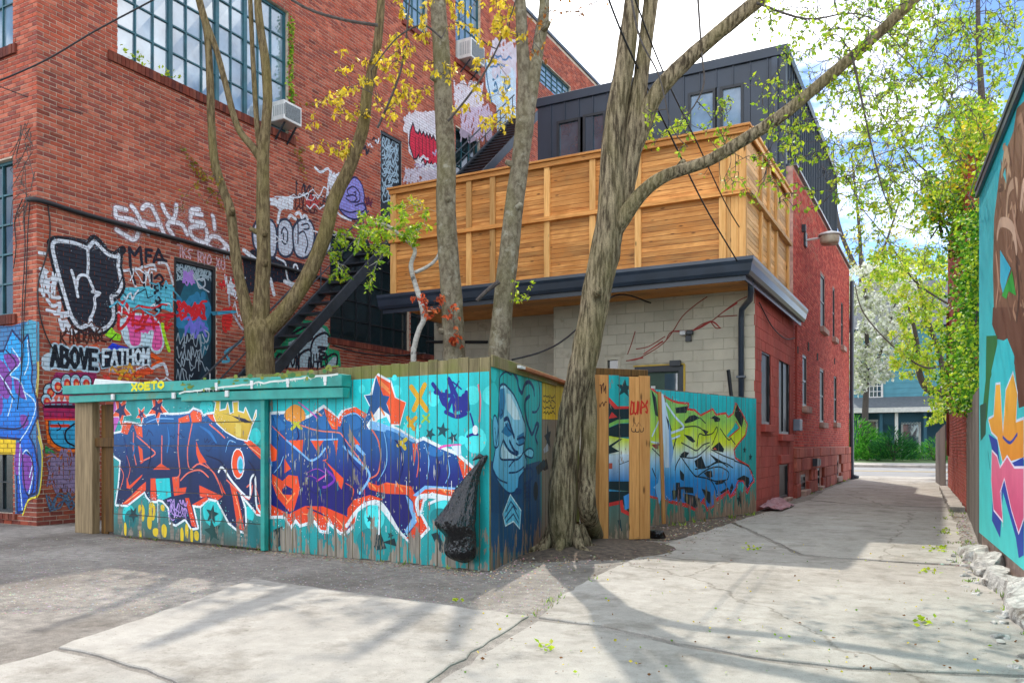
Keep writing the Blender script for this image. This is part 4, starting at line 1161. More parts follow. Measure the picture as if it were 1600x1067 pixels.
# side boards
sr1 = FR.s(905)
ed3 = [0.03]
while ed3[-1] < sr1: ed3.append(ed3[-1] + rr.uniform(.13, .155))
r_top = lambda s: FR.z(763, 566) + 0.02*s
rects_side = boards(FR, ed3, lambda s: -.02, lambda s: r_top(s), bs_f, M['board'], seed=6)
part('lip_board', MB().obox(FR, .02, FR.s(868), FR.z(763,572), FR.z(763,553), .004, .028), M['board'], bs_f, bevel=.004)
part('cap_board', MB().obox(FR, FR.s(806), FR.s(893), r_top(1)-.005, r_top(1)+.035, -.05, .09), m_wood('red_cedar_cap', (0.32,0.10,0.04), (0.5,0.2,0.09), axis='Y'), bs_f, bevel=.004)
part('clip', MB().obox(FR, FR.s(800), FR.s(808), r_top(1)-.002, r_top(1)+.03, .06, .10), M['white_metal'], bs_f)
# sliding door of wide horizontal boards, hung from a rail
dz0, dz1 = 0.03, FF.z(300, 622)
dw = s_door1 - s_door0
lines = [600 + y*.2530 for y in (92, 240, 380, 520, 665, 825, 1000)]
zl = [dz1] + [FF.z(300, v) for v in (600+240*.253, 600+380*.253, 600+518*.253, 600+668*.253, 600+828*.253)] + [dz0]
rects_door = []
DOOR_OFF = 0.09
for i in range(6):
    za, zb_ = zl[i+1]+.003, zl[i]-.003; o = random.Random(i).uniform(-.003,.003)
    part('door_board', MB().obox(FF, s_door0+.05, s_door1, za, zb_, DOOR_OFF-.03, DOOR_OFF+o), M['fence_old'], bs_f, bevel=.003)
    rects_door.append(((s_door0+.052, s_door1-.002, za+.002, zb_-.002), DOOR_OFF+o))
part('door_stile', MB().obox(FF, s_door0-.02, s_door0+.048, dz0-.02, dz1+.01, DOOR_OFF-.05, DOOR_OFF+.02), M['railpaint'], bs_f, bevel=.004)
s_r0, s_r1 = FF.s(552), FF.s(117)
zr = lambda u, v: FF.z(u, v)
part('rail', MB().quad4(FF, [(s_r0, zr(552,605)), (s_r1, zr(117,617)), (s_r1, zr(117,604)), (s_r0, zr(552,586))], .03, .19), M['railpaint'], bs_f, bevel=.006)
part('rail_face', MB().quad4(FF, [(s_r0+.003, zr(552,622)), (FF.s(300), zr(300,628)), (FF.s(300), zr(300,615)), (s_r0+.003, zr(552,606))], .05, .17), M['railpaint'], bs_f, bevel=.005)
part('rail_lower', MB().quad4(FF, [(FF.s(300)+.01, zr(300,622)), (s_r1-.1, zr(125,630)), (s_r1-.1, zr(125,619)), (FF.s(300)+.01, zr(300,612))], .06, .15), M['railpaint'], bs_f, bevel=.005)
for u, v in ((195,620),(290,618),(373,615)):
    s, z = FF.uv(u, v); part('hanger', MB().obox(FF, s-.03, s+.03, z-.05, z+.03, .165, .195), M['white_metal'], bs_f, bevel=.004)
for u, v in ((469,597),(527,594),(413,600),(358,603)):
    s, z = FF.uv(u, v); part('rail_bracket', MB().obox(FF, s-.025, s+.025, z-.03, z+.03, .192, .202).obox(FF, s-.018, s+.018, z-.07, z-.032, .192, .2), M['white_metal'], bs_f)
# frame and inner door at the left end
def ubox(u0, u1, v0, v1, off, th, mat, name, bev=.006):
    s0, s1 = FF.s(u0), FF.s(u1)
    part(name, MB().obox(FF, min(s0,s1), max(s0,s1), v1, v0, off-th, off), mat, bs_f, bevel=bev)
ubox(121, 148, FF.z(130, 628), 0.0, .04, .12, M['postwood'], 'end_post')
ubox(150, 160, FF.z(150, 632), 0.0, -.08, .03, M['brownwood'], 'inner_board')
ubox(160.5, 173, FF.z(150, 632), 0.04, -.04, .03, M['brownwood'], 'inner_board')
ubox(173.5, 190, FF.z(150, 632), 0.04, -.036, .03, M['brownwood'], 'inner_board')
ubox(143, 188, FF.z(160, 684), FF.z(160, 698), -.005, .03, M['brownwood'], 'brace')
part('white_sheet', MB().quad4(FF, [(FF.s(147), zr(147,603)), (FF.s(228), zr(228,600)), (FF.s(226), zr(228,598)), (FF.s(150), zr(147,592))], -.3, .02), M['white_metal'], bs_f, bevel=.01)
part('back_boards', MB().obox(FF, 1.2, s_r1-.2, 0.02, 1.95, -1.45, -1.4), M['fence_old'], bs_f)

# loose gate of fresh and painted boards behind the maple
GPa, GPb = Vector((-4.09,10.07)), Vector((-3.53,10.78))
gd = (GPb-GPa).normalized()
GP = Plane(GPb, -gd, (gd.y, -gd.x))
gate = thing('board_gate', (-3.9, 10.4, 0), 'gate of fresh orange and painted boards beside the maple', 'gate')
ge = [GP.s(u) for u in (1016, 999, 983, 967.5, 951, 936, 925, 914)]
gmat = ['newboard','newboard','fence_old','fence_old','newboard','newboard','newboard']
rects_gate = []; rects_gate_new = []
for i in range(7):
    rs = boards(GP, ge[i:i+2], lambda s: .03, lambda s: GP.z(1000, 588), gate, M[gmat[i]], seed=40+i)
    (rects_gate if gmat[i] == 'fence_old' else rects_gate_new).extend(rs)
part('rail', MB().obox(GP, .02, ge[-1]-.02, 1.85, 1.95, -.07, -.03).obox(GP, .02, ge[-1]-.02, .4, .5, -.07, -.03), M['brownwood'], gate)
part('top_beam', MB().obox(GP, .05, ge[-1], GP.z(1000,588)+.004, GP.z(1000,577), -.14, -.04), M['brownwood'], gate, bevel=.005)
# graffiti fence along the lane
LFa, LFb = Vector((-4.02,12.28)), Vector((-3.13,15.75))
ld = (LFb-LFa).normalized()
LF = Plane(LFb, -ld, (ld.y, -ld.x))
lf = thing('lane_fence', (-3.6, 14, 0), 'board fence with green and blue graffiti beside the red wall', 'fence')
l_top = lambda s: LF.z(1170, 621)
le = [0.0]
while le[-1] < LF.s(1014) + .4: le.append(le[-1] + rr.uniform(.135, .155))
rects_lane = boards(LF, le, lambda s: .04, lambda s: l_top(s), lf, M['fence_old'], seed=60, jt=.006)
part('rail', MB().obox(LF, 0, le[-1], 1.75, 1.84, -.07, -.03).obox(LF, 0, le[-1], .45, .54, -.07, -.03), M['fence_old'], lf)
s0 = LF.s(1030); part('batten', MB().quad4(LF, [(LF.s(1038), .05),(LF.s(1034),.05),(LF.s(1027), LF.z(1028,612)),(LF.s(1031), LF.z(1028,612))], .004, .028), M['newboard'], lf)
for u in (1062,):
    s, z = LF.uv(u, 762); part('latch', MB().obox(LF, s-.12, s+.12, z-.02, z+.015, .004, .02).obox(LF, s-.01, s+.02, z-.12, z-.022, .004, .02), M['steel_dark'], lf)

# ------------------------------------------------------------------ right side of the lane
MU = Plane((0.378, 11.4), (0.067, -0.998), (-0.998, -0.067))
mu = thing('mural_wall', (0.9, 6, 0), 'tall painted mural wall at the right edge', 'wall')
MUL, MUH, MUB = 12.5, 4.38, 0.24
part('wall', MB().obox(MU, 0, MUL, MUB, MUH, -.35, 0), m_plain('mural_base', lin(30,180,175), .65, .15, 2), mu)
part('plinth', MB().obox(MU, 0, MUL, 0, MUB-.004, -.33, -.03), M['stone'], mu)
part('cap', MB().obox(MU, -.03, MUL, MUH+.003, MUH+.06, -.4, .05).obox(MU, -.03, MUL, MUH-.08, MUH+.001, .003, .04), M['gutter'], mu, bevel=.005)
part('building_mass', MB().box(1.3, 9, -1, 11.0, 0, MUH-.1), M['mortar'], mu)
rf = thing('plank_fence', (.38, 14.7, 0), 'dark weathered plank fence between mural and brick wall', 'fence')
RFP = Plane((0.40, 11.5), (-0.02, 6.5), (-6.5, -0.02))
re_ = [0.0]
while re_[-1] < 6.4: re_.append(re_[-1] + .15)
boards(RFP, re_, lambda s: .03, lambda s: 2.05, rf, M['fence_old'], seed=80)
RB = Plane((0.38, 18.04), (-0.28, 9.16), (-9.16, -0.28))
rbw = thing('neighbour_brick_house', (3, 22, 0), 'red brick house on the right of the lane under ivy', 'building')
mb = MB(); sheet(mb, RB, 0, 9.2, 0, 7.2, [], -.009)
mb.box(.4, 8, 18.05, 18.06, 0, 7.2).box(.15, 8, 27.1, 27.12, 0, 7.2).box(.5, 8, 18.1, 27.1, 7.1, 7.2)
wn_b = part('wall', mb, M['mortar_red'], rbw)
BrickWall(RB, 0, 9.15, 0, 7.15, [], 31, lambda r,s,z: tuple(x*r.uniform(.85,1.1) for x in lin(168,72,54))).build(wn_b, M['brick'])
BrickWall(Plane((.40, 18.04),(1,0),(0,-1)), 0, 3.5, 2.0, 7.15, [], 32, lambda r,s,z: tuple(x*r.uniform(.85,1.1) for x in lin(168,72,54))).build(wn_b, M['brick'])
part('pipe', MB().tube([RB.pt(RB.s(1484),1.0,.05), RB.pt(RB.s(1484),5,.05)], .04, 8), M['brick_trim'], rbw)
bf = thing('far_plank_fence', (-.1, 29.5, 0), 'low grey plank fence at the far end of the lane, right', 'fence')
BF_ = Plane((.02, 27.3), (-.28, 4.5), (-4.5, -.28))
be = [0.0]
while be[-1] < 4.4: be.append(be[-1] + .16)
boards(BF_, be, lambda s: .02, lambda s: 1.92-.055*s, bf, M['fence_old'], seed=90)
# concrete footing strip and broken white rubble by the mural
slab('footing_strip', [(.36,18.0),(.10,27.2),(-.12,27.2),(.10,18.0)], .10, 'concrete footing along the brick house', seed=9, thick=.1)
M['rubble'] = m_plain('whitewashed_rubble', (.55,.53,.49), .92, .35, 12, bmp=1.0, dirt=((.15,.125,.10), 5.5, .49), bdist=.03)
led = thing('rubble_ledge', MU.pt(3, 0, .25), 'broken whitewashed concrete ledge along the foot of the mural', 'ledge')
r = random.Random(8)
def chunk(P, s, off, z, sx, sy, sz, seed):
    """an angular lump of broken concrete"""
    bm = bmesh.new(); bmesh.ops.create_icosphere(bm, subdivisions=(4 if sx > .2 else 2), radius=1.0); rr2 = random.Random(seed)
    cuts = [(Vector((rr2.gauss(0,1), rr2.gauss(0,1), rr2.gauss(0,.7))).normalized(), rr2.uniform(.5,.85)) for _ in range(11)] + [(Vector((rr2.uniform(-.12,.12),rr2.uniform(-.1,.3),1)).normalized(), rr2.uniform(.42,.6))]
    for v in bm.verts:
        p = v.co.copy()
        for n_, d_ in cuts:
            e = p.dot(n_) - d_
            if e > 0: p -= n_*e
        p *= 1 + .07*mnoise.noise(p*4 + Vector((seed,0,0))) + .05*mnoise.noise(p*11 + Vector((seed,3,0)))
        q = P.d*(p.x*sx) + P.n*(p.y*sy); o_ = P.o + P.d*s + P.n*off
        v.co = Vector((o_.x + q.x, o_.y + q.y, z + p.z*sz))
    m_ = MB(); bm.verts.index_update()
    m_.add([tuple(v.co) for v in bm.verts], [tuple(v.index for v in f.verts) for f in bm.faces]); bm.free()
    return m_
s_ = .45; i = 0
while s_ < 7.6:
    l_ = r.uniform(.45, .95); d_ = r.uniform(.12, .19)
    part('broken_slab', chunk(MU, s_ + l_*.45, .05 + d_*.35, .02, l_*.80, d_, r.uniform(.20,.28), 100+i), M['rubble'], led)
    if r.random() < .7: part('broken_slab', chunk(MU, s_ + r.uniform(0,l_), .20 + r.uniform(0,.08), .03, r.uniform(.10,.2), r.uniform(.06,.10), r.uniform(.06,.12), 200+i), M['rubble'], led)
    for _ in range(3): part('stone', chunk(MU, s_ + r.uniform(0,l_), .27 + r.uniform(0,.14), .012, r.uniform(.03,.07), r.uniform(.03,.06), r.uniform(.02,.045), 300+i*3+_), M['rubble'], led)
    s_ += l_*.82; i += 1

# ------------------------------------------------------------------ blue house across the street
bh = thing('blue_house', (4, 64, .3), 'turquoise clapboard house with porch across the street', 'building')
HY = 64.0
HP = Plane((0, HY), (1, 0), (0, -1))
def hx(u): return HP.s(u)
def hz(v): return HP.z(1400, v)
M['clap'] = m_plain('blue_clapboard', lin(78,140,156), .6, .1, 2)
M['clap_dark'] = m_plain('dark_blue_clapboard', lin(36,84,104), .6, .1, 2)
M['shingle'] = m_plain('grey_shingle', (.10,.115,.13), .85, .2, 5)
x0, x1 = hx(1322), hx(1545)
for i in range(30):
    z0 = hz(640) + i*.19; part('clapboard', MB().quad4(HP, [(x0,z0),(x1,z0),(x1,z0+.2),(x0,z0+.2)], -.1, .02-.0), M['clap'], bh) if i % 2 == 0 else part('clapboard', MB().quad4(HP, [(x0,z0),(x1,z0),(x1,z0+.2),(x0,z0+.2)], -.1, .0), M['clap'], bh)
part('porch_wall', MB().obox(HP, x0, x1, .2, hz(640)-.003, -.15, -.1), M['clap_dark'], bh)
mb = MB(); mb.add([(x0-.4,HY-3.2,hz(640)+.0),(x1+.4,HY-3.2,hz(640)),(x1+.4,HY-.03,hz(622)+.1),(x0-.4,HY-.03,hz(622)+.1),(x0-.4,HY-3.2,hz(640)-.25),(x1+.4,HY-3.2,hz(640)-.25),(x1+.4,HY-.03,hz(640)-.25),(x0-.4,HY-.03,hz(640)-.25)],[(0,1,2,3),(0,4,5,1),(4,7,6,5),(0,3,7,4),(1,5,6,2)])
part('porch_roof', mb, M['shingle'], bh)
part('porch_eave', MB().box(x0-.42,x1+.42,HY-3.28,HY-3.205,hz(640)-.3,hz(640)+.03), M['white_metal'], bh)
part('porch_floor', MB().box(x0-.2,x1+.2,HY-3.0,HY-.2,.3,hz(706)), M['shingle'], bh)
for u in (1334, 1381, 1404, 1447, 1490):
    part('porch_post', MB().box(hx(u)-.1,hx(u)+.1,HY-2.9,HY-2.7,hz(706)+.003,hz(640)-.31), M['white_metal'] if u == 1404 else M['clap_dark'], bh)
def hwin(u0,u1,v0,v1,cols,rows,name='window',g='glass_blue'):
    window_grid(bh, HP, (hx(u0),hx(u1),hz(v1),hz(v0)), cols, rows, M['white_metal'], M[g], inset=-.08, fr=.14, mun=.05, name=name)
hwin(1356,1380,583,622,3,4); hwin(1408,1439,660,706,1,1,'screen_door'); hwin(1470,1492,583,622,3,4); hwin(1340,1372,655,690,2,1)
mb = MB()
for i in range(14):
    a = hx(1372)+i*.18; mb.bar((a,HY-2.8,hz(640)-1.1),(a+.8,HY-2.8,hz(640)-.3),.03,.03); mb.bar((a+.8,HY-2.78,hz(640)-1.1),(a,HY-2.78,hz(640)-.3),.03,.03)
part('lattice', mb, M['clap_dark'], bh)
part('house_mass', MB().box(x0,x1,HY+.11,HY+9,.2,hz(640)+6), M['clap_dark'], bh)
mb = MB(); zt = hz(640)+5.8
mb.add([(x0-.5,HY-.5,zt),(x1+.5,HY-.5,zt),(x1+.5,HY+4.5,zt+4),(x0-.5,HY+4.5,zt+4)],[(0,1,2,3)])
part('roof', mb, M['shingle'], bh)
# ================================================================== GRAFFITI
TEAL, TEAL2, TEALD = lin(20,178,180), lin(30,196,200), lin(10,120,125)
WHITE, PALE, BLACK = lin(225,232,235), lin(150,195,225), lin(14,18,24)
ORANGE, ORANGE2, NAVY, BLUE = lin(232,76,28), lin(245,140,70), lin(14,28,84), lin(16,84,146)
# ---- main front piece (right of the sliding door)
pf = Paint(FF)
m6 = Z(400, 560, .3187)
zt_f = FF.z(765, 580)
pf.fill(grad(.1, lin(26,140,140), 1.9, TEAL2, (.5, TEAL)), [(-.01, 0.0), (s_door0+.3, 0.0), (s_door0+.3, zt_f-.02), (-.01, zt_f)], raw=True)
for (cx_, cy_, r_) in ((1060,180,.10),(1075,400,.14),(680,95,.035),(1150,180,.1),(1010,400,.05),(760,360,.12),(520,150,.05),(690,160,.07),(950,700,.2),(580,780,.15),(870,200,.08)):
    pf.dot(lin(70,222,222), r_, m6(cx_, cy_)[0])
for (cx_, cy_, r_) in ((230,760,.16),(560,900,.2),(350,880,.14),(900,780,.13),(470,480,.1)):
    pf.dot(lin(14,130,134), r_, m6(cx_, cy_)[0], r_*.8)
mass = m6(75,275,140,272,200,312,262,290,332,243,402,305,425,268,480,252,530,290,560,328,620,318,700,358,790,413,822,400,900,440,985,475,1062,545,1045,600,985,645,860,655,815,690,800,760,838,832,772,900,735,870,715,850,640,752,600,702,545,700,490,742,470,820,440,850,415,848,350,790,345,842,318,838,290,790,216,812,195,785,170,818,140,768,75,770)
pf.line(WHITE, .075, mass, smooth=False, closed=True)
pf.fill(grad(FF.z(600,765), lin(16,12,104), FF.z(600,690), lin(20,92,156), (.45, lin(18,40,124))), mass)
def po(col, *a): pf.fill(col, m6(*a))
og = grad(.5, lin(225,66,24), 1.5, lin(238,84,34))
po(og, 75,716,160,762,242,722,330,724,440,770,466,800,440,850,415,848,350,790,345,842,318,838,290,790,216,812,195,785,170,818,140,768,75,770)
po(og, 80,565,130,600,160,570,205,576,216,640,186,742,165,752,105,682,80,610)
po(lin(14,14,100), 128,640,150,622,182,640,176,668,128,665)
po(og, 445,812,450,735,480,692,560,668,625,688,600,702,540,696,492,742,486,802,466,822)
po(og, 600,622,640,606,762,626,782,668,832,626,982,642,985,682,860,656,820,690,803,760,840,832,772,902,738,880,790,800,770,700,742,666,640,662,560,642,540,600)
po(og, 332,240,405,295,400,350,372,345,350,300)
po(og, 402,330,410,285,440,252,490,238,550,275,545,300,480,262,430,285,412,335)
po(og, 160,402,232,398,226,462,198,440); po(og, 270,402,336,396,300,452); po(og, 383,402,402,400,393,482)
po(og, 140,490,172,540,140,562); po(og, 330,492,380,540,432,590,420,642,398,610,376,552); po(og, 478,378,512,422,490,428)
po(og, 985,475,1065,545,1045,602,1018,590); po(og, 768,416,797,416,786,452,776,525); po(og, 545,335,590,228,650,240,642,282,600,292,558,342)
# star with shaded points
pf.fill(WHITE, m6(530,180,560,175,585,92,600,72,665,110,688,190,738,215,708,330,655,325,640,290,600,300,556,350,540,320,560,240))
po(og, 590,80,660,120,682,192,736,216,706,322,662,322,648,236,620,180); po(lin(18,80,140), 590,88,624,180,656,186,640,222,662,282,604,240,540,330,488,392,535,300,560,230,536,182,572,178)
po(lin(60,205,215), 600,300,640,285,664,330,560,352)
for a in ((608,110,650,150),(614,128,660,172),(566,262,580,300),(610,240,630,276),(300,262,380,330),(150,710,190,660),(352,800,330,760),(590,640,560,610),(690,610,720,650),(900,632,930,655),(770,740,800,800)):
    pf.line(ORANGE2, .022, m6(*a), smooth=False)
lb = lin(120,180,232)
pf.line(lb, .03, m6(430,430,500,500,548,545,556,590,510,660)); pf.line(lin(228,110,86), .018, m6(560,335,600,400,612,480,600,560,560,588))
pf.line(lb, .025, m6(150,400,230,470,270,500,310,480,340,440)); pf.line(lb, .018, m6(270,398,330,398,400,395)); pf.line(lin(225,120,90), .016, m6(200,320,300,352,400,362,420,372))
pf.line(lin(225,120,110), .016, m6(420,372,470,440,530,520)); po(lb, 500,420,540,470,530,480,480,425); po(lb, 735,668,768,702,790,800,742,860,730,845,768,780,748,720); po(lb, 770,670,830,622,980,632,985,642,832,640,790,676)
po(lb, 560,305,620,318,700,352,790,405,770,410,690,372,560,345)
pf.line(lin(120,40,170), .03, m6(340,540,385,590,350,625,330,630)); pf.line(lin(205,60,160), .02, m6(300,600,330,580,345,570)); pf.line(lin(120,30,150), .012, m6(240,620,260,575,300,590,300,600))
pf.line(lin(210,90,190), .018, m6(210,215,290,280,330,330)); pf.line(lin(220,80,170), .025, m6(868,472,900,440,930,428,1002,424)); pf.fill(lin(210,225,245), m6(955,428,1005,425,1008,475,985,472))
po(lb, 0,410,80,500,80,530,0,440)
# band under the letters at the door edge
po(og, 70,415,105,450,100,500,75,505)
# crosses, tags and small stars
yel, yg = lin(214,160,20), lin(190,190,40)
for cxs, col, w in (((762,140,838,252, 828,130,775,250), yel, .06), ((745,290,775,345, 785,290,750,330), yel, .045), ((700,388,732,440, 738,395,698,425), lin(205,180,30), .045), ((178,308,222,342, 222,300,176,345), yg, .04), ((820,280,850,310,850,275,815,312), lin(150,190,60), .025)):
    pf.line(col, w, m6(*cxs[:4]), smooth=False); pf.line(col, w, m6(*cxs[4:]), smooth=False)
pf.fill(lin(235,150,50), m6(140,265,190,225,235,255,240,300,190,310,150,300), smooth=True)
nv = lin(16,30,130)
for a in ((868,125,905,180,935,235,940,250),(880,165,960,180,945,100,990,200),(930,180,940,245,965,190,975,260,985,190,990,250),(1000,195,1010,265,1015,190,1030,190,1025,265),(1032,165,1040,250),(930,262,985,285,1030,270),(905,190,925,225,935,160)):
    pf.line(nv, .045, m6(*a))
pf.line(nv, .018, m6(965,115,1008,150), smooth=False); pf.line(nv, .018, m6(995,112,975,150), smooth=False)
pf.line(nv, .02, m6(1050,270,1062,310,1072,360)); pf.line(nv, .03, m6(1038,382,1060,372,1086,372)); pf.dot(WHITE, .035, m6(1075,350)[0], .05)
for x, y, r_ in ((855,370,.075),(915,352,.09),(966,388,.07),(558,785,.05),(660,866,.05)): pf.star(lin(8,66,76), r_, m6(x,y)[0], rot=.3+x)
for a in ((860,860,890,850,935,940,905,955),(930,850,972,850,960,945,945,960),(950,690,985,620,1050,600,1000,720),(560,880,610,850,640,930,590,940),(85,840,130,820,140,900,100,930),(620,900,680,880,690,920)):
    pf.fill(lin(8,44,50), m6(*a))
pf.line(WHITE, .03, m6(848,712,900,690,960,684)); pf.line(WHITE, .02, m6(602,700,606,780,604,860)); pf.line(lin(230,120,140), .02, m6(1090,130,1100,200,1095,310)); 
pf.line(WHITE, .05, m6(800,760,790,700,830,672,985,690)); pf.line(WHITE, .045, m6(445,820,500,742,560,706,620,716,690,830))
# finer inner lines, shading and spatter of the front piece
pf.spray((WHITE, lin(120,226,226), lin(40,150,170)), mass, 900, .05, seed=4)
for c_, w_, a in ((lin(10,14,70),.014,(80,280,100,330,110,400)),(lin(226,96,60),.014,(80,330,130,380,150,400)),(lb,.016,(90,560,120,520,135,480)),(lin(10,12,80),.02,(200,330,210,380,200,400)),(lin(226,100,70),.014,(345,440,350,490,330,500)),(lb,.014,(420,300,440,280,490,270,525,300)),
                  (lin(12,16,90),.018,(420,320,440,420,470,500,520,560)),(lb,.014,(620,330,640,420,640,520,600,600)),(lin(12,16,90),.022,(640,360,700,420,720,520,700,600)),(lin(226,100,70),.014,(790,420,800,500,790,580)),(lb,.014,(830,420,850,500,840,590)),(lin(12,16,90),.02,(880,460,900,540,890,600)),(lb,.012,(940,480,950,560,930,610)),
                  (lin(240,120,60),.016,(640,612,720,622,762,640)),(lin(250,180,120),.012,(850,634,920,640,975,652)),(lin(250,170,110),.014,(90,600,120,650,160,700)),(lin(12,14,90),.02,(230,600,260,640,300,660,360,650)),(lin(150,60,170),.012,(250,560,300,540,340,560)),(lin(226,90,60),.014,(440,610,480,640,470,690)),(lin(12,14,90),.02,(250,730,300,750,340,770)),(lin(250,170,110),.014,(230,760,280,770,300,790)),(lin(250,170,110),.012,(380,770,420,810,430,840))):
    pf.line(c_, w_, m6(*a), taper=True)
for a in ((90,290,120,300,150,340,110,350),(300,300,340,280,360,340,320,345),(450,290,500,285,520,330,470,350),(640,350,700,370,720,400,650,390),(850,430,920,455,900,480,850,470)): pf.fill(lin(34,108,172), m6(*a), smooth=True)
for i in range(26):                                       # runs of paint
    x_ = random.Random(i).uniform(90, 1050); y_ = random.Random(i+50).choice((600, 640, 820, 850, 700)); pf.line(random.Random(i+9).choice((WHITE, ORANGE, lin(24,150,160), lin(20,20,110))), .007, m6(x_, y_, x_+1, y_+random.Random(i+3).uniform(15, 70)), smooth=False)
rch = random.Random(17)                                  # long flakes where the paint has come off
for i in range(210):
    x, y = (rch.uniform(85, 1120) if i % 3 else rch.gauss(250, 50)), rch.gauss(510, 150)
    if not 120 < y < 900: continue
    q_ = m6(x, y)[0]; s_, z_ = FF.uv(*q_); h_ = rch.choice((.02,.03,.05,.08,.14)) * rch.uniform(.6,1.3); w_ = rch.uniform(.003, .009)
    pf.fill(tuple(c*rch.uniform(.8,1.2) for c in rch.choice(((.42,.42,.36),(.33,.32,.26),(.5,.55,.55)))), [(s_-w_,z_),(s_,z_-h_*.5),(s_+w_*.8,z_-h_*.1),(s_+w_*.5,z_+h_*.4),(s_-w_*.3,z_+h_*.5)], raw=True)
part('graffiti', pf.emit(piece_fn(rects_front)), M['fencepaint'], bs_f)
# ---- sliding door piece
pd = Paint(FF)
dA = Z(180, 600, .2530)
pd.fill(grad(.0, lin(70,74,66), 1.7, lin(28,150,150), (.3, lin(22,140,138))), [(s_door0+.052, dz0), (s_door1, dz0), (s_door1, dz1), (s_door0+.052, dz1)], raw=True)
for x, y, r_ in ((600,150,.13),(640,780,.2),(330,650,.12),(900,320,.1),(860,800,.1),(120,800,.14)): pd.dot(lin(40,196,196), r_, dA(x,y)[0])
for x, y, r_ in ((130,830,.13),(860,930,.2),(440,620,.1)): pd.dot(lin(14,104,106), r_, dA(x,y)[0])
pd.fill(lin(190,90,180), dA(10,110,60,100,70,200,30,300,15,300)); pd.fill(lin(200,110,190), dA(20,340,100,330,110,420,40,430))
mass = dA(20,310,75,300,100,240,150,246,200,262,215,205,300,186,380,192,440,190,495,182,520,158,565,175,580,206,605,190,655,184,700,240,760,310,850,350,930,415,985,465,985,805,915,795,850,718,800,660,835,760,842,905,795,895,740,850,682,742,665,712,610,700,560,748,512,742,545,880,508,885,470,824,412,862,378,850,368,760,330,715,300,706,292,718,256,716,232,690,218,656,110,742,42,738,60,620,72,470,20,432)
pd.line(WHITE, .06, mass, smooth=False, closed=True)
pd.fill(grad(.5, lin(12,30,74), 1.75, lin(24,96,160), (.42, lin(13,36,84))), mass)
def qo(col, *a): pd.fill(col, dA(*a))
dog = grad(.4, lin(222,66,30), 1.7, lin(232,88,44))
qo(TEAL2, 285,582,372,578,382,690,330,712,298,702)
for a in ((75,740,112,738,226,655,226,600,190,630,130,692),(255,580,286,580,292,716,255,712),(388,572,432,568,432,640,476,634,470,672,400,688),(740,600,782,640,838,902,790,885,762,700),(828,352,872,348,985,440,985,478,930,460),
          (500,184,520,162,570,180,572,232,512,238),(428,214,490,190,500,232,430,242),(270,526,320,488,378,526),(180,380,206,402,212,480,196,492),(535,350,562,420,602,480,560,492,540,432),(85,240,142,240,112,312,72,302),(150,252,202,266,206,332,170,312),
          (555,622,702,690,668,714,602,690,560,700),(510,742,600,690,612,706,560,748),(680,590,722,682,700,662),(912,742,985,735,985,805,902,796),(468,700,492,700,542,882,510,872),(108,575,125,625,205,555,200,570,130,645,108,640),(600,190,660,186,700,240,640,230)):
    qo(dog, *a)
cx_, cy_ = dA(795, 490)[0]
pd.dot(WHITE, .122, (cx_, cy_), .195); pd.dot(ORANGE, .108, (cx_, cy_), .18); pd.dot(PALE, .058, dA(810,497)[0], .112); pd.dot(lin(40,170,190), .04, dA(812,500)[0], .085)
pk = lin(226,110,90)
for a in ((430,240,425,400,436,550,400,580),(512,240,485,400,498,522,560,490,650,552,700,680),(150,300,150,400,168,495),(170,320,250,390,285,430,215,470),(440,592,490,545,560,530,612,572),(620,250,680,300,712,332),(325,320,325,490),(725,590,790,650,862,708,882,612,850,632)):
    pd.line(pk, .02, dA(*a))
pd.line(WHITE, .03, dA(675,540,700,514,760,600,862,700,872,590,900,572,912,760,985,812))
for (c_, r_) in (((75,165), .17), ((300,150), .16), ((200,190), .09)):
    pd.star(WHITE, r_*1.5, dA(*c_)[0], rot=.9); pd.star(dog, r_*1.35, dA(*c_)[0], rot=.9); pd.star(lin(24,30,84), r_*.9, dA(*c_)[0], rot=1.2)
crown = dA(648,196,662,112,640,100,684,92,682,168,722,158,732,120,745,188,770,178,765,115,796,112,795,170,835,182,828,200,842,150,866,206,885,240,908,166,906,200,880,252,850,348,790,332,720,292,665,242)
pd.line(WHITE, .03, crown, smooth=False, closed=True); pd.fill(grad(1.2, lin(170,130,20), 1.8, lin(222,190,70)), crown)
qo(lin(30,34,60), 690,180,745,190,835,240,880,240,840,215,760,196); qo(lin(214,190,90), 780,240,815,250,812,330,780,322)
yy = lin(212,182,30)
for (x, y, a, b) in ((205,790,14,50),(190,770,10,30),(265,780,20,55),(250,850,14,40),(340,900,16,40),(290,910,20,26),(100,890,8,40),(190,920,10,40),(480,900,10,45),(510,930,9,45),(540,930,14,30),(450,930,10,50),(330,760,12,20)):
    pd.fill(yy, dA(x-a,y-b*.6,x,y-b,x+a,y-b*.3,x+a*.6,y+b,x-a*.8,y+b*.7), smooth=True)
for i in range(5): pd.scribble(lin(172,140,205), .014, (180+365*.253, 600+700*.253, 180+480*.253, 600+840*.253), 7, i+3)
pd.star(lin(8,60,60), .13, dA(635,800)[0], .5); pd.star(lin(10,66,62), .17, dA(640,905)[0], .1); pd.star(lin(8,54,60), .12, dA(150,800)[0], .9)
for x, y in ((250,300),(380,320),(440,320),(600,340),(650,360),(400,390),(620,400)): pd.scribble(lin(12,40,90), .012, (180+(x-18)*.253, 600+(y-18)*.253, 180+(x+22)*.253, 600+(y+22)*.253), 4, x)
pd.spray((WHITE, lin(90,200,200), lin(20,60,90)), mass, 700, .05, seed=6)
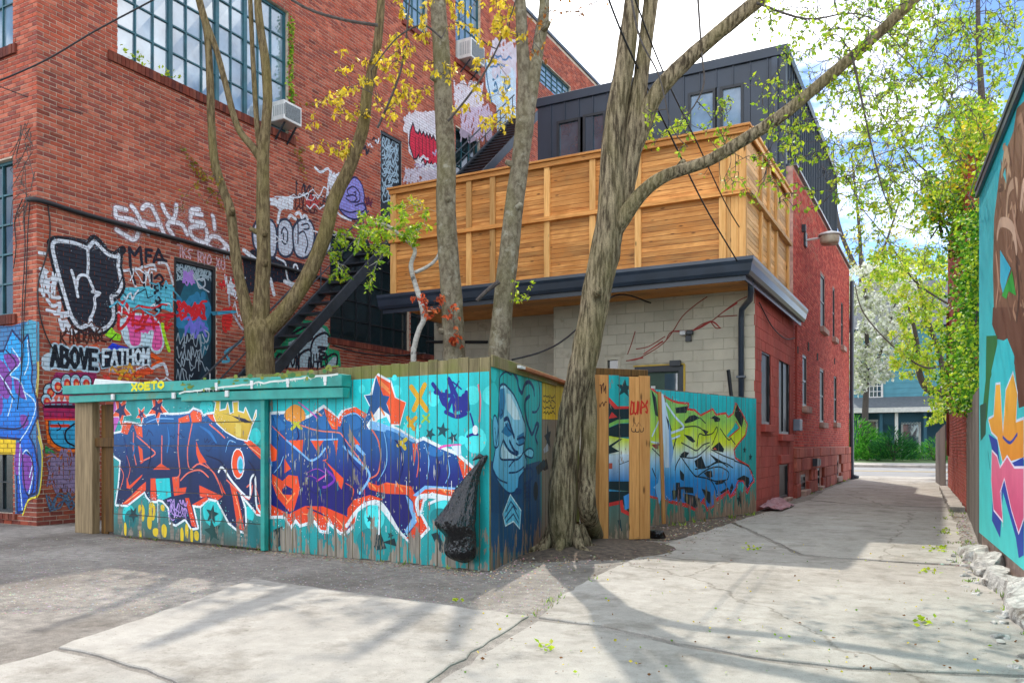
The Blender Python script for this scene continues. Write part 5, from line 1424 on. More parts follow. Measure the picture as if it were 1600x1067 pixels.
for c_, w_, a in ((lin(20,40,110),.02,(90,330,110,420,100,520)),(pk,.014,(60,500,90,560,70,640)),(lb,.014,(230,240,300,215,400,215)),(lin(10,20,60),.02,(250,340,260,430,240,520)),(lin(40,110,176),.03,(360,260,370,340,360,420)),(lin(40,110,176),.04,(560,260,620,300,660,360)),(lin(10,20,60),.02,(600,440,680,470,720,520)),(pk,.014,(590,480,640,540,690,640)),(lb,.012,(720,420,740,350,780,360)),(lin(10,20,60),.024,(860,470,900,540,880,620)),(pk,.012,(900,620,920,690,930,740)),(lin(250,160,110),.016,(95,730,150,690,200,650)),(lin(250,160,110),.016,(770,660,800,760,815,860)),(lin(40,110,176),.03,(130,360,160,380,150,440)),(pk,.012,(110,440,130,520,110,600)),(lin(10,20,60),.02,(420,700,440,740,480,760)),(lin(250,170,120),.014,(850,370,900,410,950,450))):
    pd.line(c_, w_, dA(*a), taper=True)
for i in range(60):
    r_ = random.Random(i*7); x_, y_ = r_.uniform(30, 940), r_.uniform(110, 860); pd.line(r_.choice((lin(190,200,200), lin(120,140,150), lin(20,60,80))), .006, dA(x_, y_, x_+r_.uniform(4,16), y_+r_.gauss(0,2)), smooth=False)
pd.line(WHITE, .012, dA(565,748,566,850,568,970), smooth=False); pd.line(WHITE, .012, dA(300,720,302,850), smooth=False)
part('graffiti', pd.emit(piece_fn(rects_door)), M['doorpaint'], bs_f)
# painted letters on the rail
pr = Paint(FF); c0, c1 = (226, 611), (278, 607)
pr.text(lin(215,205,30), .035, 'XOETO', c0, c1, .085)
rd_ = random.Random(2)
pr.line(lin(196,204,196), .022, [(300+i*8.2, 614.5-i*.93+rd_.gauss(0,.7)) for i in range(31)], n=2)
for i in range(22):
    u_ = rd_.uniform(302, 545); v_ = 614.5-(u_-300)*.113; pr.line(lin(190,200,190), rd_.uniform(.006,.014), [(u_, v_), (u_+.3, v_+rd_.uniform(1.5,4))], smooth=False)
for i in range(40):
    u_ = rd_.uniform(300, 545); v_ = 606-(u_-300)*.113+rd_.gauss(0,3.5); pr.dot(rd_.choice((lin(96,120,40), lin(120,130,50), lin(60,110,60))), rd_.uniform(.015,.06), (u_, v_), rd_.uniform(.01,.03))
part('graffiti', pr.emit(lambda a,b,c,d: [((s_r0+.01, s_r1-.01, -9, 9), 0)], off=.192), M['wallpaint'], bs_f, kind='stuff')
# ---- grinning face on the side boards
ps = Paint(FR)
f1 = Z(755, 560, .1593); f2 = Z(755, 710, .178)
z_s = FR.z(763, 572)
ps.fill(grad(0, lin(16,92,118), 2.0, lin(26,178,176), (.45, lin(20,140,156))), [(.0, -.05), (FR.s(846), -.05), (FR.s(846), z_s+.02), (.0, z_s)], raw=True)
ps.fill(grad(1.1, lin(206,150,16), 2.0, lin(176,158,40), (.4, lin(226,192,20))), [(FR.s(847), FR.z(850,655)), (FR.s(900), FR.z(850,650)), (FR.s(900), z_s+.02), (FR.s(847), z_s+.02)], raw=True)
ps.fill(lin(120,114,100), [(FR.s(847), -.05), (FR.s(900), -.05), (FR.s(900), FR.z(850,650)-.005), (FR.s(847), FR.z(850,655)-.005)], raw=True)
for x, y, r_ in ((100,120,.12),(100,420,.2),(480,120,.09)): ps.dot(lin(44,205,205), r_, f1(x,y)[0])
dk, md, lt = lin(12,62,110), lin(34,128,178), lin(150,214,236)
ps.fill(lin(16,76,116), f1(45,990,95,1010,150,1150,300,1330,330,1200,420,1040,560,1000,560,1900,20,1900))                 # suit
head = f1(160,290,200,252,245,292,310,380,385,570,416,670,410,800,396,900,424,1000,412,1090,350,1170,330,1290,250,1320,160,1230,92,1080,100,980,140,760,150,520)
ps.fill(grad(FR.z(790,770), lin(70,170,214), FR.z(790,610), lt), head)
ps.fill(md, f1(165,300,205,290,215,420,200,560,170,600,150,560)); ps.fill(md, f1(175,720,235,620,300,740,240,770)); ps.fill(md, f1(330,760,400,720,405,830,350,850))
ps.fill(lin(208,236,246), f1(225,340,260,350,340,520,360,600,300,600,230,500)); ps.fill(lin(190,228,244), f1(180,830,240,900,330,950,390,930,300,980,180,985,172,900)); 
ear = f1(95,590,120,560,145,650,150,840,110,870,95,760)
ps.fill(lin(100,190,222), ear); ps.line(dk, .02, ear, closed=True)
ps.line(dk, .026, head, closed=True)
for a, w in (((205,600,240,590,270,680,300,770),.05),((215,640,250,700,300,745),.02),((195,800,250,900,330,945),.035),((190,810,165,900,172,985,260,990,340,985,400,910),.022),((250,1060,300,1000,340,985),.02),((330,790,390,770,410,790),.03),((320,830,350,850,400,830),.02),((255,810,300,900,340,925),.04),((110,680,125,760,115,830),.015),((90,1080,150,1180,230,1220),.02),((250,1120,330,1110,400,1060),.02),((180,500,190,530,170,560),.02),
             ((160,260,165,180,220,130,270,160,280,120),.02),((290,130,330,200,345,290,380,340,405,260,450,230,490,290,500,360),.05),((520,120,550,300,550,450,520,520,480,525),.03),((450,370,410,420,415,560,450,690,480,740,520,640,540,660,510,760,530,830),.05)):
    ps.line(dk, w, f1(*a))
for x in (205,235,268,300): ps.line(dk, .008, f1(x,900,x+4,1060), smooth=False)
ps.line(dk, .008, f1(175,985,330,990), smooth=False)
bow = f1(400,925,450,880,490,910,480,970,430,960); ps.fill(lin(110,200,226), bow); ps.line(dk, .022, bow, closed=True)
hk = f2(170,520,235,350,330,490,318,650,262,585,192,625); ps.fill(lin(96,190,222), hk); ps.line(lin(215,238,245), .016, hk, smooth=False, closed=True)
for a in ((185,560,260,450,310,560),(200,590,262,520,305,600),(195,500,240,410,290,480)): ps.line(dk, .02, f2(*a), smooth=False)
ps.fill(dk, f2(255,345,290,290,335,300,330,345,270,360)); ps.line(dk, .03, f2(355,130,420,120,430,200,360,260)); 
for y in (260,300,340,380): ps.line(dk, .016, f2(360,y,410,y-10,400,y+20,370,y+25))
ps.line(dk, .02, f2(410,200,405,420,410,600)); ps.fill(lin(14,70,110), f2(50,160,100,230,200,360,150,520,60,500))
for i, w_ in enumerate(('WE SAY', 'MEET ME AT', 'THE USUAL', 'MIDNIGHT')):
    ps.scribble(BLACK, .016, (849, 616+i*8.5, 868, 622+i*8.5), 11, 30+i, smooth=False)
ps.star(lin(12,44,58), .2, (856, 684), .5); ps.fill(BLACK, f1(540,1060,620,980,640,1080,600,1100)); ps.fill(lin(20,50,60), f2(460,110,530,40,560,90,480,180)); ps.dot(lin(10,40,50), .12, f2(460,320)[0])
ps.fill(lin(150,160,168), f1(590,890,630,830,640,900,600,930))
part('graffiti', ps.emit(piece_fn(rects_side)), M['facepaint'], bs_f)
# ---- fence along the lane: green, yellow, white and blue wildstyle
pl = Paint(LF)
q1, q2, q3, q4 = Z(920,570,.15), Z(920,700,.15), Z(1040,600,.12185), Z(1040,700,.12185)
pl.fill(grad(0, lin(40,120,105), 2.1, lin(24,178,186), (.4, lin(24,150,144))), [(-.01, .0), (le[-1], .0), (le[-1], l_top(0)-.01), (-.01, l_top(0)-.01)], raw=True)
G = lambda z: LF.z(1100, z)
lg = grad(G(800), lin(20,96,170), G(620), lin(120,190,96), None)
def lgrad(s, z):
    st = [(G(790), lin(20,110,190)), (G(745), lin(24,138,206)), (G(728), lin(110,184,226)), (G(708), lin(205,226,238)), (G(697), lin(210,226,60)), (G(672), lin(186,212,30)), (G(660), lin(134,194,90)), (G(625), lin(124,188,100))]
    if z <= st[0][0]: return st[0][1]
    for (za, ca), (zb, cb) in zip(st, st[1:]):
        if z <= zb:
            t = (z-za)/(zb-za); return tuple(a+(b-a)*t for a, b in zip(ca, cb))
    return st[-1][1]
red, ink = lin(206,50,48), lin(10,40,48)
mass = q3(-330,100,-200,60,-80,150,0,180,75,225,150,250,290,262,275,335,370,345,450,415,600,335,645,405,770,385,800,440,870,385,900,260,985,400,1040,520,1020,640,900,790,870,840,890,960,1060,1060,1130,1240,1100,1260,1045,1380,960,1260,910,1310,880,1400,830,1440,800,1370,690,1470,650,1480,600,1560,540,1590,480,1490,395,1610,300,1560,170,1530,60,1500,-100,1450,-300,1400)
pl.line(red, .07, mass, smooth=False, closed=True)
pl.fill(lgrad, mass)
def lo(col, *a): pl.fill(col, q3(*a), smooth=False)
def l4(col, *a): pl.fill(col, q4(*a))
lo(TEAL, 905,480,945,560,830,655,800,690,780,660,860,560); pl.line(red, .025, q3(900,480,950,560,810,680), smooth=False)
for a in ((125,300,290,280,265,370,130,375),(240,480,300,410,370,392,440,435,350,480,250,505),(565,440,630,400,700,440,690,480,630,485,610,445),(885,350,915,260,1000,430,975,560,940,500,880,400),(225,640,330,670,385,735,350,750,290,710),(590,820,690,740,750,830,740,875,620,850),(490,580,550,610,510,650,480,600),(370,985,460,920,520,1080,450,1090,390,1060),(190,900,240,860,300,880,260,940,200,920),(555,890,640,940,740,1000,650,1000)):
    lo(ink, *a)
lo(lin(200,90,70), 600,840,630,810,660,840)
for a in ((180,560,380,540,480,590,530,640),(400,790,430,640,500,655,600,630,655,550,660,620,590,780),(200,750,330,820,400,850,480,780,560,750),(180,920,260,940,400,930,560,790),(700,570,800,710,840,690),(830,690,890,770),(585,840,750,920,880,970),(380,1090,530,1060,690,1000,800,1060),(440,430,510,500)):
    pl.line(ink, .022, q3(*a))
for a in ((235,495,350,500,360,580,250,570),(80,540,150,535,130,650,90,660),(130,440,180,440,200,640,160,700,130,600),(245,580,350,600,450,650,395,770,300,740,240,680),(460,515,570,560,580,720,540,700,500,610),(625,440,760,410,740,450,650,470),(530,290,590,290,600,370,540,380,490,320),(905,400,1000,345,1070,380,1075,440,1040,505,1000,420),(850,440,870,500,830,600,815,540),(700,560,800,500,810,530,710,590),(180,270,240,340,230,420,190,400)):
    l4(ink, *a)
for a in ((190,100,300,260,390,360,460,320,560,260,690,240,800,300,800,380,760,410,620,420,560,380),(190,110,140,200,120,280),(540,250,640,180,760,190,860,250),(380,360,560,400,640,520,660,620),(750,420,780,490),(880,160,1060,240,1120,380,1040,510)):
    pl.line(ink, .024, q4(*a))
pl.spray((red, lin(120,200,200), WHITE), mass, 500, .04, seed=11)
l4(TEAL, 910,490,960,440,1000,460,1030,540,960,600); pl.line(red, .03, q4(900,480,930,420,990,420,1040,540,1110,440), smooth=False); pl.line(red, .035, q4(80,680,180,710,260,715,390,790,490,650,530,800), smooth=False); pl.line(red, .035, q4(640,660,800,545,830,620,915,490), smooth=False)
lw = lin(196,220,238)
pl.fill(lw, q1(770,300,830,560,840,1067,790,1067,760,620,730,300)); pl.line(lw, .04, q3(0,240,120,420,230,545,140,600,20,640)); pl.line(lw, .03, q3(20,710,110,690,180,660)); pl.line(lw, .03, q1(660,740,720,600,760,480)); pl.line(lw, .025, q1(650,800,760,810,930,740))
pl.fill(lin(120,180,226), q2(740,190,720,360,670,410,690,420,720,540,710,640,760,500,790,300)); pl.line(ink, .02, q2(660,210,700,310)); pl.line(ink, .02, q1(660,870,740,950)); pl.fill(ink, q1(650,250,700,350,720,540,690,520)); pl.fill(lin(150,64,60), q1(650,830,740,820,700,880))
pl.fill(ink, q3(0,400,40,480,80,590,40,600)); pl.line(ink, .03, q3(60,1000,90,850,130,700)); pl.fill(lin(120,170,220), q1(830,560,880,900,850,1067,835,1067))
for x, y, r_ in ((1010,845,.075),(1085,935,.08)): pl.star(lin(10,60,66), r_, q3(x,y)[0], .4)
pl.star(lin(10,56,62), .14, q4(950,660)[0], .3)
rl = random.Random(5)
for i in range(60):
    s_, z_ = rl.uniform(0, le[-1]), rl.uniform(.05, .55); h_ = rl.uniform(.05, .2); w_ = rl.uniform(.008, .03)
    pl.fill(tuple(c*rl.uniform(.7,1.2) for c in (.22,.16,.12)), [(s_-w_,z_),(s_,z_-h_),(s_+w_,z_),(s_+w_*.4,z_+h_*.8)], raw=True)
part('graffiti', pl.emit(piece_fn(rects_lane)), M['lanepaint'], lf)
# ---- gate boards
pg = Paint(GP)
def gg(s, z):
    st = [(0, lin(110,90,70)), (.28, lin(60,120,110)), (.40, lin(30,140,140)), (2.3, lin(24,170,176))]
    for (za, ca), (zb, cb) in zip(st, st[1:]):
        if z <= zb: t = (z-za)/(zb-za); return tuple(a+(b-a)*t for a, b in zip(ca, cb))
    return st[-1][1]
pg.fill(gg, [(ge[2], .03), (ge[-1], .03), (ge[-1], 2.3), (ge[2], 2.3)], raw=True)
pg.fill(red, q1(190,315,300,430,420,430,420,455,280,470,190,370)); pg.fill(ink, q1(190,370,270,460,430,455,430,560,300,570,195,640))
pg.fill(lin(126,190,90), q1(195,620,300,570,430,565,430,600,300,610,195,660)); pg.fill(ink, q1(195,660,320,610,430,610,430,750,300,755,195,735))
pg.fill(grad(GP.z(965,710), WHITE, GP.z(965,690), lin(205,220,40)), q1(195,735,300,755,430,770,430,930,195,930)); pg.fill(ink, q1(195,850,320,770,350,770,240,850,320,900,200,930))
pg.fill(grad(GP.z(965,752), lin(30,120,190), GP.z(965,705), lin(214,230,240)), q2(195,70,440,60,440,350,195,345)); pg.fill(lin(180,80,64), q2(200,155,245,155,245,215,205,215))
pg.fill(ink, q2(195,345,440,345,440,450,195,425)); pg.fill(lin(60,150,200), q2(195,425,330,445,330,455,195,450)); pg.fill(ink, q2(195,450,440,450,440,700,340,560,200,580)); pg.fill(lin(60,140,210), q2(360,500,440,460,440,620,375,640))
pg.line(red, .05, q2(200,590,335,560,350,650,450,700), smooth=False); pg.star(lin(12,56,62), .13, q1(370,245)[0], .4); pg.fill(red, q1(205,560,240,490,300,545)); pg.line(ink, .01, q1(320,1035,440,990)); pg.fill(lin(20,60,66), q2(300,750,330,740,345,860,325,860))
pa_ = piece_fn(rects_gate)
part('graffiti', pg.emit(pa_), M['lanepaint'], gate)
pn = Paint(GP)
pn.text(lin(190,40,24), .022, 'DUAPS', q1(440,510)[0], q1(625,500)[0], .16, .012)
for i, b_ in enumerate(((440,640,575,700),)): pn.line(lin(70,50,36), .012, q1(445,660,450,690,480,695,485,665,490,695,520,695,530,665,540,695,565,690,570,655)); pn.line(lin(150,100,60), .01, q1(460,640,480,600,500,640,520,600,545,640))
for i, b_ in enumerate(((115,180,180,300),(110,340,180,460))): pn.scribble(lin(80,40,24), .012, (920+b_[0]*.15, 570+b_[1]*.15, 920+b_[2]*.15, 570+b_[3]*.15), 7, 50+i, smooth=False)
part('graffiti', pn.emit(piece_fn(rects_gate_new)), M['wallpaint'], gate, kind='stuff')
# ---- big mural on the right: brown figure over turquoise, orange and pink letters
pm = Paint(MU)
r5, r6 = Z(1500,120,.3562), Z(1500,480,.45)
pm.fill(grad(0, lin(70,205,200), 4.4, lin(20,170,190), (.4, lin(40,190,196))), [(0, MUB), (MUL, MUB), (MUL, MUH-.09), (0, MUH-.09)], raw=True)
br = grad(1.8, lin(104,66,48), 4.3, lin(126,92,70))
pm.fill(br, r5(150,620,175,420,200,330,235,240,250,140,290,100,420,60,420,1067,360,1200,260,1067,150,1067,145,840)); pm.fill(lin(96,58,42), r6(115,0,260,0,260,330,205,350,190,200,170,120,130,110,112,60))
rm_ = random.Random(9)
for i in range(150):                                     # loose vertical brush marks over the figure
    x_, y_ = rm_.uniform(165, 400), rm_.uniform(150, 1040)
    if x_ < 165 + max(0, 420-y_)*.28: continue
    l_ = rm_.uniform(20, 110); k_ = rm_.uniform(.75, 1.2); c_ = rm_.choice((lin(120,84,64), lin(150,114,90), lin(96,64,50), lin(174,140,114), lin(134,96,74)))
    pm.line(tuple(q*k_ for q in c_), rm_.uniform(.02,.07), r5(x_, y_, x_+rm_.gauss(0,6), y_+l_*.5, x_+rm_.gauss(0,9), y_+l_), taper=True, n=3)
for c_, a, w in ((lin(180,148,118),(185,420,200,330,215,380,200,470),.12),(lin(178,146,122),(205,620,215,500,250,470,245,600,235,700),.1),(lin(190,158,136),(165,700,180,640,230,660,250,760),.1),(lin(150,112,90),(255,200,270,180,280,260,275,420),.09),(lin(196,162,140),(270,560,280,480,300,470),.12),(lin(120,84,64),(240,250,235,400,250,560,245,640),.07),(lin(172,132,110),(160,780,170,900,160,1000),.08),(lin(70,46,36),(250,830,260,950,250,1060),.09),(lin(110,78,60),(210,800,205,960,225,1060),.05),(lin(160,124,104),(230,560,250,680,275,760),.06)):
    pm.line(c_, w, r5(*a))
pm.fill(lin(40,170,200), r5(178,760,225,840,190,950,178,900)); pm.fill(lin(24,150,50), r5(185,960,230,850,248,960,215,940,205,975)); pm.fill(lin(70,190,200), r5(190,430,200,400,205,470))
pm.fill(lin(20,110,50), r6(92,100,130,98,130,180,105,250,95,380,78,460,72,420,90,250)); pm.fill(lin(20,80,60), r6(70,340,92,330,90,440,72,465)); pm.fill(lin(40,190,200), r6(130,130,165,108,190,170,185,260,140,270,112,290,110,220))
om = r6(125,270,140,268,150,440,160,290,185,230,200,300,195,400,222,390,222,520,190,530,150,540,130,450,110,430,100,390,118,380)
pm.line(lin(200,220,240), .05, om, smooth=False, closed=True); pm.fill(grad(.9, lin(214,120,24), 1.9, lin(236,176,60)), om)
pm.fill(lin(24,60,160), r6(100,440,130,460,140,560,222,520,222,860,205,870,195,800,150,640,140,800,112,740,118,520))
pkm = r6(112,500,130,520,140,560,165,520,190,560,222,560,222,730,205,780,180,700,155,590,140,640,150,740,118,700,110,600)
pm.line(lin(225,215,235), .045, pkm, smooth=False, closed=True); pm.fill(grad(.4, lin(200,50,110), 1.4, lin(230,120,150)), pkm)
pm.line(lin(30,60,160), .03, r6(150,450,175,470,200,440)); pm.line(lin(220,230,240), .02, r6(145,640,150,760)); pm.line(lin(20,110,120), .02, r6(98,500,105,560))
part('mural_paint', pm.emit(None), M['muralpaint'], mu)

# ---- workshop wall: tags and pieces over the bricks
pw = Paint(WL)
w1, w2, w3, w4, w5, w6, w7 = Z(60,360,.15), Z(60,480,.15), Z(160,300,.1375), Z(255,390,.206), Z(370,260,.1875), Z(410,430,.15), Z(590,80,.2249)
wh, ind = lin(214,218,226), lin(24,30,46)
# pale halo and big dark bubble letter
pw.fill(lin(60,170,190), w1(720,520,880,480,900,620,800,700,790,950,740,900,740,700)); pw.fill(lin(90,190,210), w1(880,600,1400,560,1400,860,1250,800,1150,840,950,800,850,720))
pw.line(lin(22,26,36), .14, w1(130,130,300,110,480,140,520,150,580,90,660,160,720,240,800,260,880,200), n=5)
bub = w1(150,135,300,120,420,150,512,185,545,150,585,118,640,170,720,245,800,275,835,265,830,380,855,500,860,590,820,660,760,690,775,780,780,900,740,980,660,1035,600,1045,545,985,500,990,440,1010,390,970,330,860,250,600,190,380)
pw.line(lin(24,30,40), .17, bub, closed=True); pw.fill(lin(34,38,50), bub, smooth=True); pw.line(wh, .065, bub, closed=True)
for a in ((512,190,518,330,512,470),(345,420,380,540,410,690),(400,580,410,500,450,465,510,480,550,560,590,650),(560,640,640,655,585,700,590,780,560,880,530,930,545,980),(545,900,560,980,640,1040)): pw.line(wh, .05, w1(*a))
# white drips down the corner
for a in ((10,235,70,240),(20,400,90,430,20,460,60,530,180,490,160,570,60,560),(10,620,90,640,150,700,220,700),(90,720,150,790,220,760,200,850,90,830),(170,870,300,860),(220,930,260,1040,330,1000),(240,900,320,880)): pw.line(wh, .055, w1(*a))
pw.fill(wh, w2(215,140,300,130,350,230,430,250,350,290,280,270))
# SAKE!
for a in ((270,205,160,180,150,230,170,290,310,310,390,350,415,420,390,510,340,540,270,500,160,430),(330,160,390,240,450,360,520,470),(450,190,500,150,560,170,620,290,700,480),(470,340,560,370,660,370),(680,150,720,240,780,310),(840,150,820,290,740,380,800,490),(760,340,900,370,960,480),(1130,260,1010,240,1020,200,1100,200),(1010,250,1010,330,1140,350,1140,390,1010,400,1000,470,1060,540,1160,570,1190,500,1180,430),(1250,270,1260,290),(1265,320,1275,420),(1190,590,1230,510,1320,520,1390,600,1380,660,1300,670,1210,620),(1400,590,1470,680)):
    pw.line(lin(150,110,112), .13, w3(*a)); 
for a in ((270,205,160,180,150,230,170,290,310,310,390,350,415,420,390,510,340,540,270,500,160,430),(330,160,390,240,450,360,520,470),(450,190,500,150,560,170,620,290,700,480),(470,340,560,370,660,370),(680,150,720,240,780,310),(840,150,820,290,740,380,800,490),(760,340,900,370,960,480),(1130,260,1010,240,1020,200,1100,200),(1010,250,1010,330,1140,350,1140,390,1010,400,1000,470,1060,540,1160,570,1190,500,1180,430),(1250,270,1260,290),(1265,320,1275,420),(1190,590,1230,510,1320,520,1390,600,1380,660,1300,670,1210,620),(1400,590,1470,680)):
    pw.line(lin(222,222,230), .08, w3(*a))
pw.spray((lin(196,176,180), lin(176,136,136)), w3(150,180,270,300,400,400,330,540,470,340,560,170,700,480,760,340,850,160,960,480,1010,240,1060,540,1180,430,1300,520,1390,650), 1500, .10, .004, .010, seed=8, closed=False)
pw.spray((lin(70,60,64), lin(150,160,170)), bub, 700, .07, .004, .010, seed=9)
pw.text(lin(205,170,180), .028, 'TKS RYO XU', (278, 400), (352, 422), .20, .02)
# black and white tags right of the bubble
for a in ((960,380,945,180,1000,260,1060,180,1080,380),(1120,200,1120,330),(1120,200,1180,210),(1120,260,1170,265),(1200,330,1250,200,1310,330),(1220,300,1330,320)): pw.line(ind, .06, w1(*a), smooth=False)
for a in ((890,420,1050,400,1080,380),(960,430,1000,560,1030,620),(1110,430,1110,560),(1110,430,1150,470,1180,600,1180,440),(1110,380,1200,360,1220,420),(1250,340,1330,350,1380,480,1400,560)): pw.line(lin(200,200,206), .05, w1(*a))
for a in ((960,400,1010,560),(1100,440,1100,580),(1180,460,1180,590),(1210,500,1260,460,1300,520,1260,560,1330,600)): pw.line(ind, .045, w1(*a))
pw.fill(lin(90,190,210), w1(1010,600,1080,580,1080,790,1020,800)); pw.line(lin(90,185,205), .08, w1(880,720,950,780)); pw.line(lin(90,185,205), .08, w1(1310,640,1400,610)); 
for y in (600,660,720,780,820): pw.dot(ind, .09, w1(1240,y)[0], .06); pw.dot(lin(110,170,190), .035, w1(1240,y)[0], .025)
# pink letter with red tag
pkc = lin(226,90,160)
pw.line(lin(190,214,226), .24, w2(900,180,950,330,1010,360,1060,260,1110,340,1180,220,1230,420)); 
pk_ = w2(920,110,1100,90,1240,160,1290,330,1270,430,1210,450,1180,400,1200,260,1160,240,1120,300,1070,260,1060,370,1010,405,960,380,940,260)
pw.line(lin(200,216,228), .08, pk_, closed=True); pw.fill(pkc, pk_, smooth=True); pw.fill(lin(190,220,232), w2(1070,300,1110,260,1170,300,1180,420,1100,410))
pw.fill(lin(150,220,40), w2(690,290,760,210,800,260,860,290,850,350,780,340)); pw.line(lin(170,220,40), .07, w2(1290,180,1310,300,1360,450)); pw.fill(lin(30,60,200), w2(700,440,770,370,850,400,940,420,850,450,740,460))
rdt = lin(205,36,44)
for a in ((840,30,840,230,950,100,850,20,900,-60,960,80,990,80),(980,190,990,60,1050,-10,1090,60,1060,150,980,170),(1080,210,1150,70,1190,120,1200,220),(1020,180,1250,180),(1190,90,1390,80,1340,130,1320,220),(1010,250,1100,210),(1330,240,1380,170)): pw.line(rdt, .055, w2(*a))
pw.text(lin(66,34,28), .03, 'KINDONSL', (96, 538), (168, 532), .22, .02)
pw.line(ind, .02, w2(740,350,810,280)); pw.line(lin(210,90,50), .1, w2(500,440,600,410)); 
# ABOVE / FATHOM
pw.line(lin(190,206,216), .26, w2(110,560,250,560,400,570,560,600)); pw.line(lin(190,206,216), .2, w2(90,600,300,520,450,480,590,520))
def fat(word, x0, y0, x1, y1, h, c_out, c_in, wo, wi):
    pw.text(c_out, wo, word, w2(x0,y0)[0], w2(x1,y1)[0], h); pw.text(c_in, wi, word, w2(x0,y0)[0], w2(x1,y1)[0], h)
fat('ABOVE', 135, 605, 630, 645, .31, lin(176,200,214), lin(18,26,38), .135, .072)
pw.fill(lin(18,28,44), w2(615,490,680,455,900,440,1060,410,1150,405,1168,600,980,595,820,610,660,640,630,560))
pw.line(lin(150,180,195), .02, w2(615,490,680,455,900,440,1060,410,1150,405,1168,600,980,595,820,610,660,640,630,560), smooth=False, closed=True)
pw.text(lin(206,222,232), .05, 'FATHOM', w2(672,600)[0], w2(1165,588)[0], .26)
pw.text(lin(200,180,190), .018, 'ME.BOLISM', w2(735,685)[0], w2(1130,685)[0], .10)
pw.line(lin(220,170,40), .06, w2(840,750,890,650)); pw.dot(lin(220,150,40), .07, w2(930,720)[0]); pw.line(lin(232,90,30), .08, w2(1180,500,1270,560,1190,610)); pw.line(wh, .06, w2(1180,640,1300,590,1340,700)); pw.line(lin(225,80,40), .12, w2(1040,690,1170,660)); pw.line(lin(225,70,60), .07, w2(690,720,730,740))
# red eyes and mouth piece behind the bin store
mag, sal = lin(176,30,80), lin(226,110,90)
e7 = Z(60,560,.15)
pw.fill(lin(150,40,90), e7(40,470,70,300,150,200,180,140,300,150,440,140,600,150,620,300,620,640,60,640)); 
for x, y, w_, h_ in ((120,340,.105,.12),(195,280,.10,.12),(290,250,.09,.13),(385,245,.09,.12),(490,245,.10,.11),(80,430,.08,.09)):
    pw.dot(lin(30,16,34), w_*1.18, e7(x,y)[0], h_*1.15); pw.dot(lin(170,205,220), w_, e7(x,y)[0], h_); pw.dot(lin(220,60,50), w_*.62, e7(x+6,y+14)[0], h_*.66); pw.dot(lin(240,150,90), w_*.3, e7(x+8,y+18)[0], h_*.3)
pw.fill(sal, e7(110,450,180,380,360,390,370,460)); 
for x in (150,210,270,330): pw.fill(wh, e7(x-26,460,x,390,x+26,460))
for x in (90,150,210,270,330): pw.fill(lin(120,150,170), e7(x-24,470,x,520,x+24,470)); pw.fill(mag, e7(x-28,620,x,560,x+28,620))
pw.line(mag, .03, e7(60,470,200,455,380,460)); pw.line(mag, .03, e7(60,530,380,530)); pw.line(lin(40,10,40), .05, e7(70,500,380,500)); pw.line(lin(220,50,40), .03, e7(60,632,390,632))
pw.fill(lin(236,110,30), e7(70,640,400,640,400,980,200,960,90,880)); pw.fill(lin(50,160,205), e7(105,645,400,645,400,935,270,930,160,880,110,780)); pw.line(ind, .02, e7(105,650,112,790,170,885,280,932,400,938)); pw.line(lin(220,60,40), .05, e7(130,702,310,700), smooth=False)
pw.line(ind, .03, e7(370,680,280,760,290,860,370,910)); pw.line(ind, .02, e7(200,670,230,720,190,750)); pw.fill(lin(60,150,90), e7(65,900,150,960,180,985,70,990)); pw.line(lin(230,130,60), .05, e7(100,1010,300,1040))
z8 = Z(0,490,.3187)
for i in range(9): pw.scribble(lin(140,124,158), .022, (76, 700, 120, 770), 8, 200+i)
for i in range(4): pw.scribble(lin(80,110,140), .022, (74, 765, 122, 800), 6, 230+i)
# right of the lower door
pw.line(lin(176,176,186), .05, w4(640,610,600,600,560,540,510,440,500,340,540,310,580,340,620,480,640,570)); 
for i in range(5): pw.scribble(lin(204,40,36), .05, (255+455*.206, 390+430*.206, 255+520*.206, 390+610*.206), 6, 70+i)
pw.line(lin(90,170,196), .06, w4(450,850,500,840,470,780,530,740,590,690)); pw.fill(lin(60,150,180), w4(360,470,560,460,560,480,380,500))
pw.text(wh, .03, 'TXT', w4(450,60)[0], w4(530,80)[0], .16)
# dark band and white bubble letters behind the left tree
pw.fill(ind, w5(50,760,130,690,330,760,560,810,600,830,560,900,430,980,330,960,80,1067,60,900)); pw.line(wh, .1, w5(60,700,170,790)); pw.line(wh, .09, w5(280,940,310,1067)); pw.line(wh, .1, w5(400,960,480,1000)); pw.line(wh, .05, w5(330,760,400,800,410,860)); pw.line(wh, .05, w5(410,870,430,950,480,980)); pw.dot(wh, .09, w5(490,850)[0], .11); pw.dot(ind, .045, w5(490,850)[0], .06)
for a in ((130,560,150,480,200,440,290,450,330,540,330,690,300,760,220,740,150,680),(340,560,350,470,400,440,450,480,480,600,460,720,400,755,345,700),(470,520,520,450,590,440,640,510,640,640,600,740,540,765,490,730,470,640),(640,640,720,500,780,560,780,700,720,715)):
    b_ = w5(*a); pw.fill(lin(190,196,210), b_, smooth=True); pw.line(lin(40,52,74), .055, b_, closed=True)
for a in ((370,560,390,510,420,540,420,620,400,650,375,620),(385,560,388,610),(505,440,510,520,508,640),(520,560,560,545,590,640,570,720),(540,490,590,480,600,520,560,525)): pw.line(lin(40,52,74), .04, w5(*a))
for a in ((340,470,360,370,400,340,450,350),(430,430,450,410,490,440),(490,400,520,385,540,430),(540,430,570,410,590,440)): pw.line(wh, .07, w5(*a))
for i in range(5): pw.scribble(wh, .07, (424, 310, 456, 326), 6, 90+i)
for i in range(4): pw.scribble(lin(210,210,218), .07, (512, 268, 532, 320), 6, 110+i)
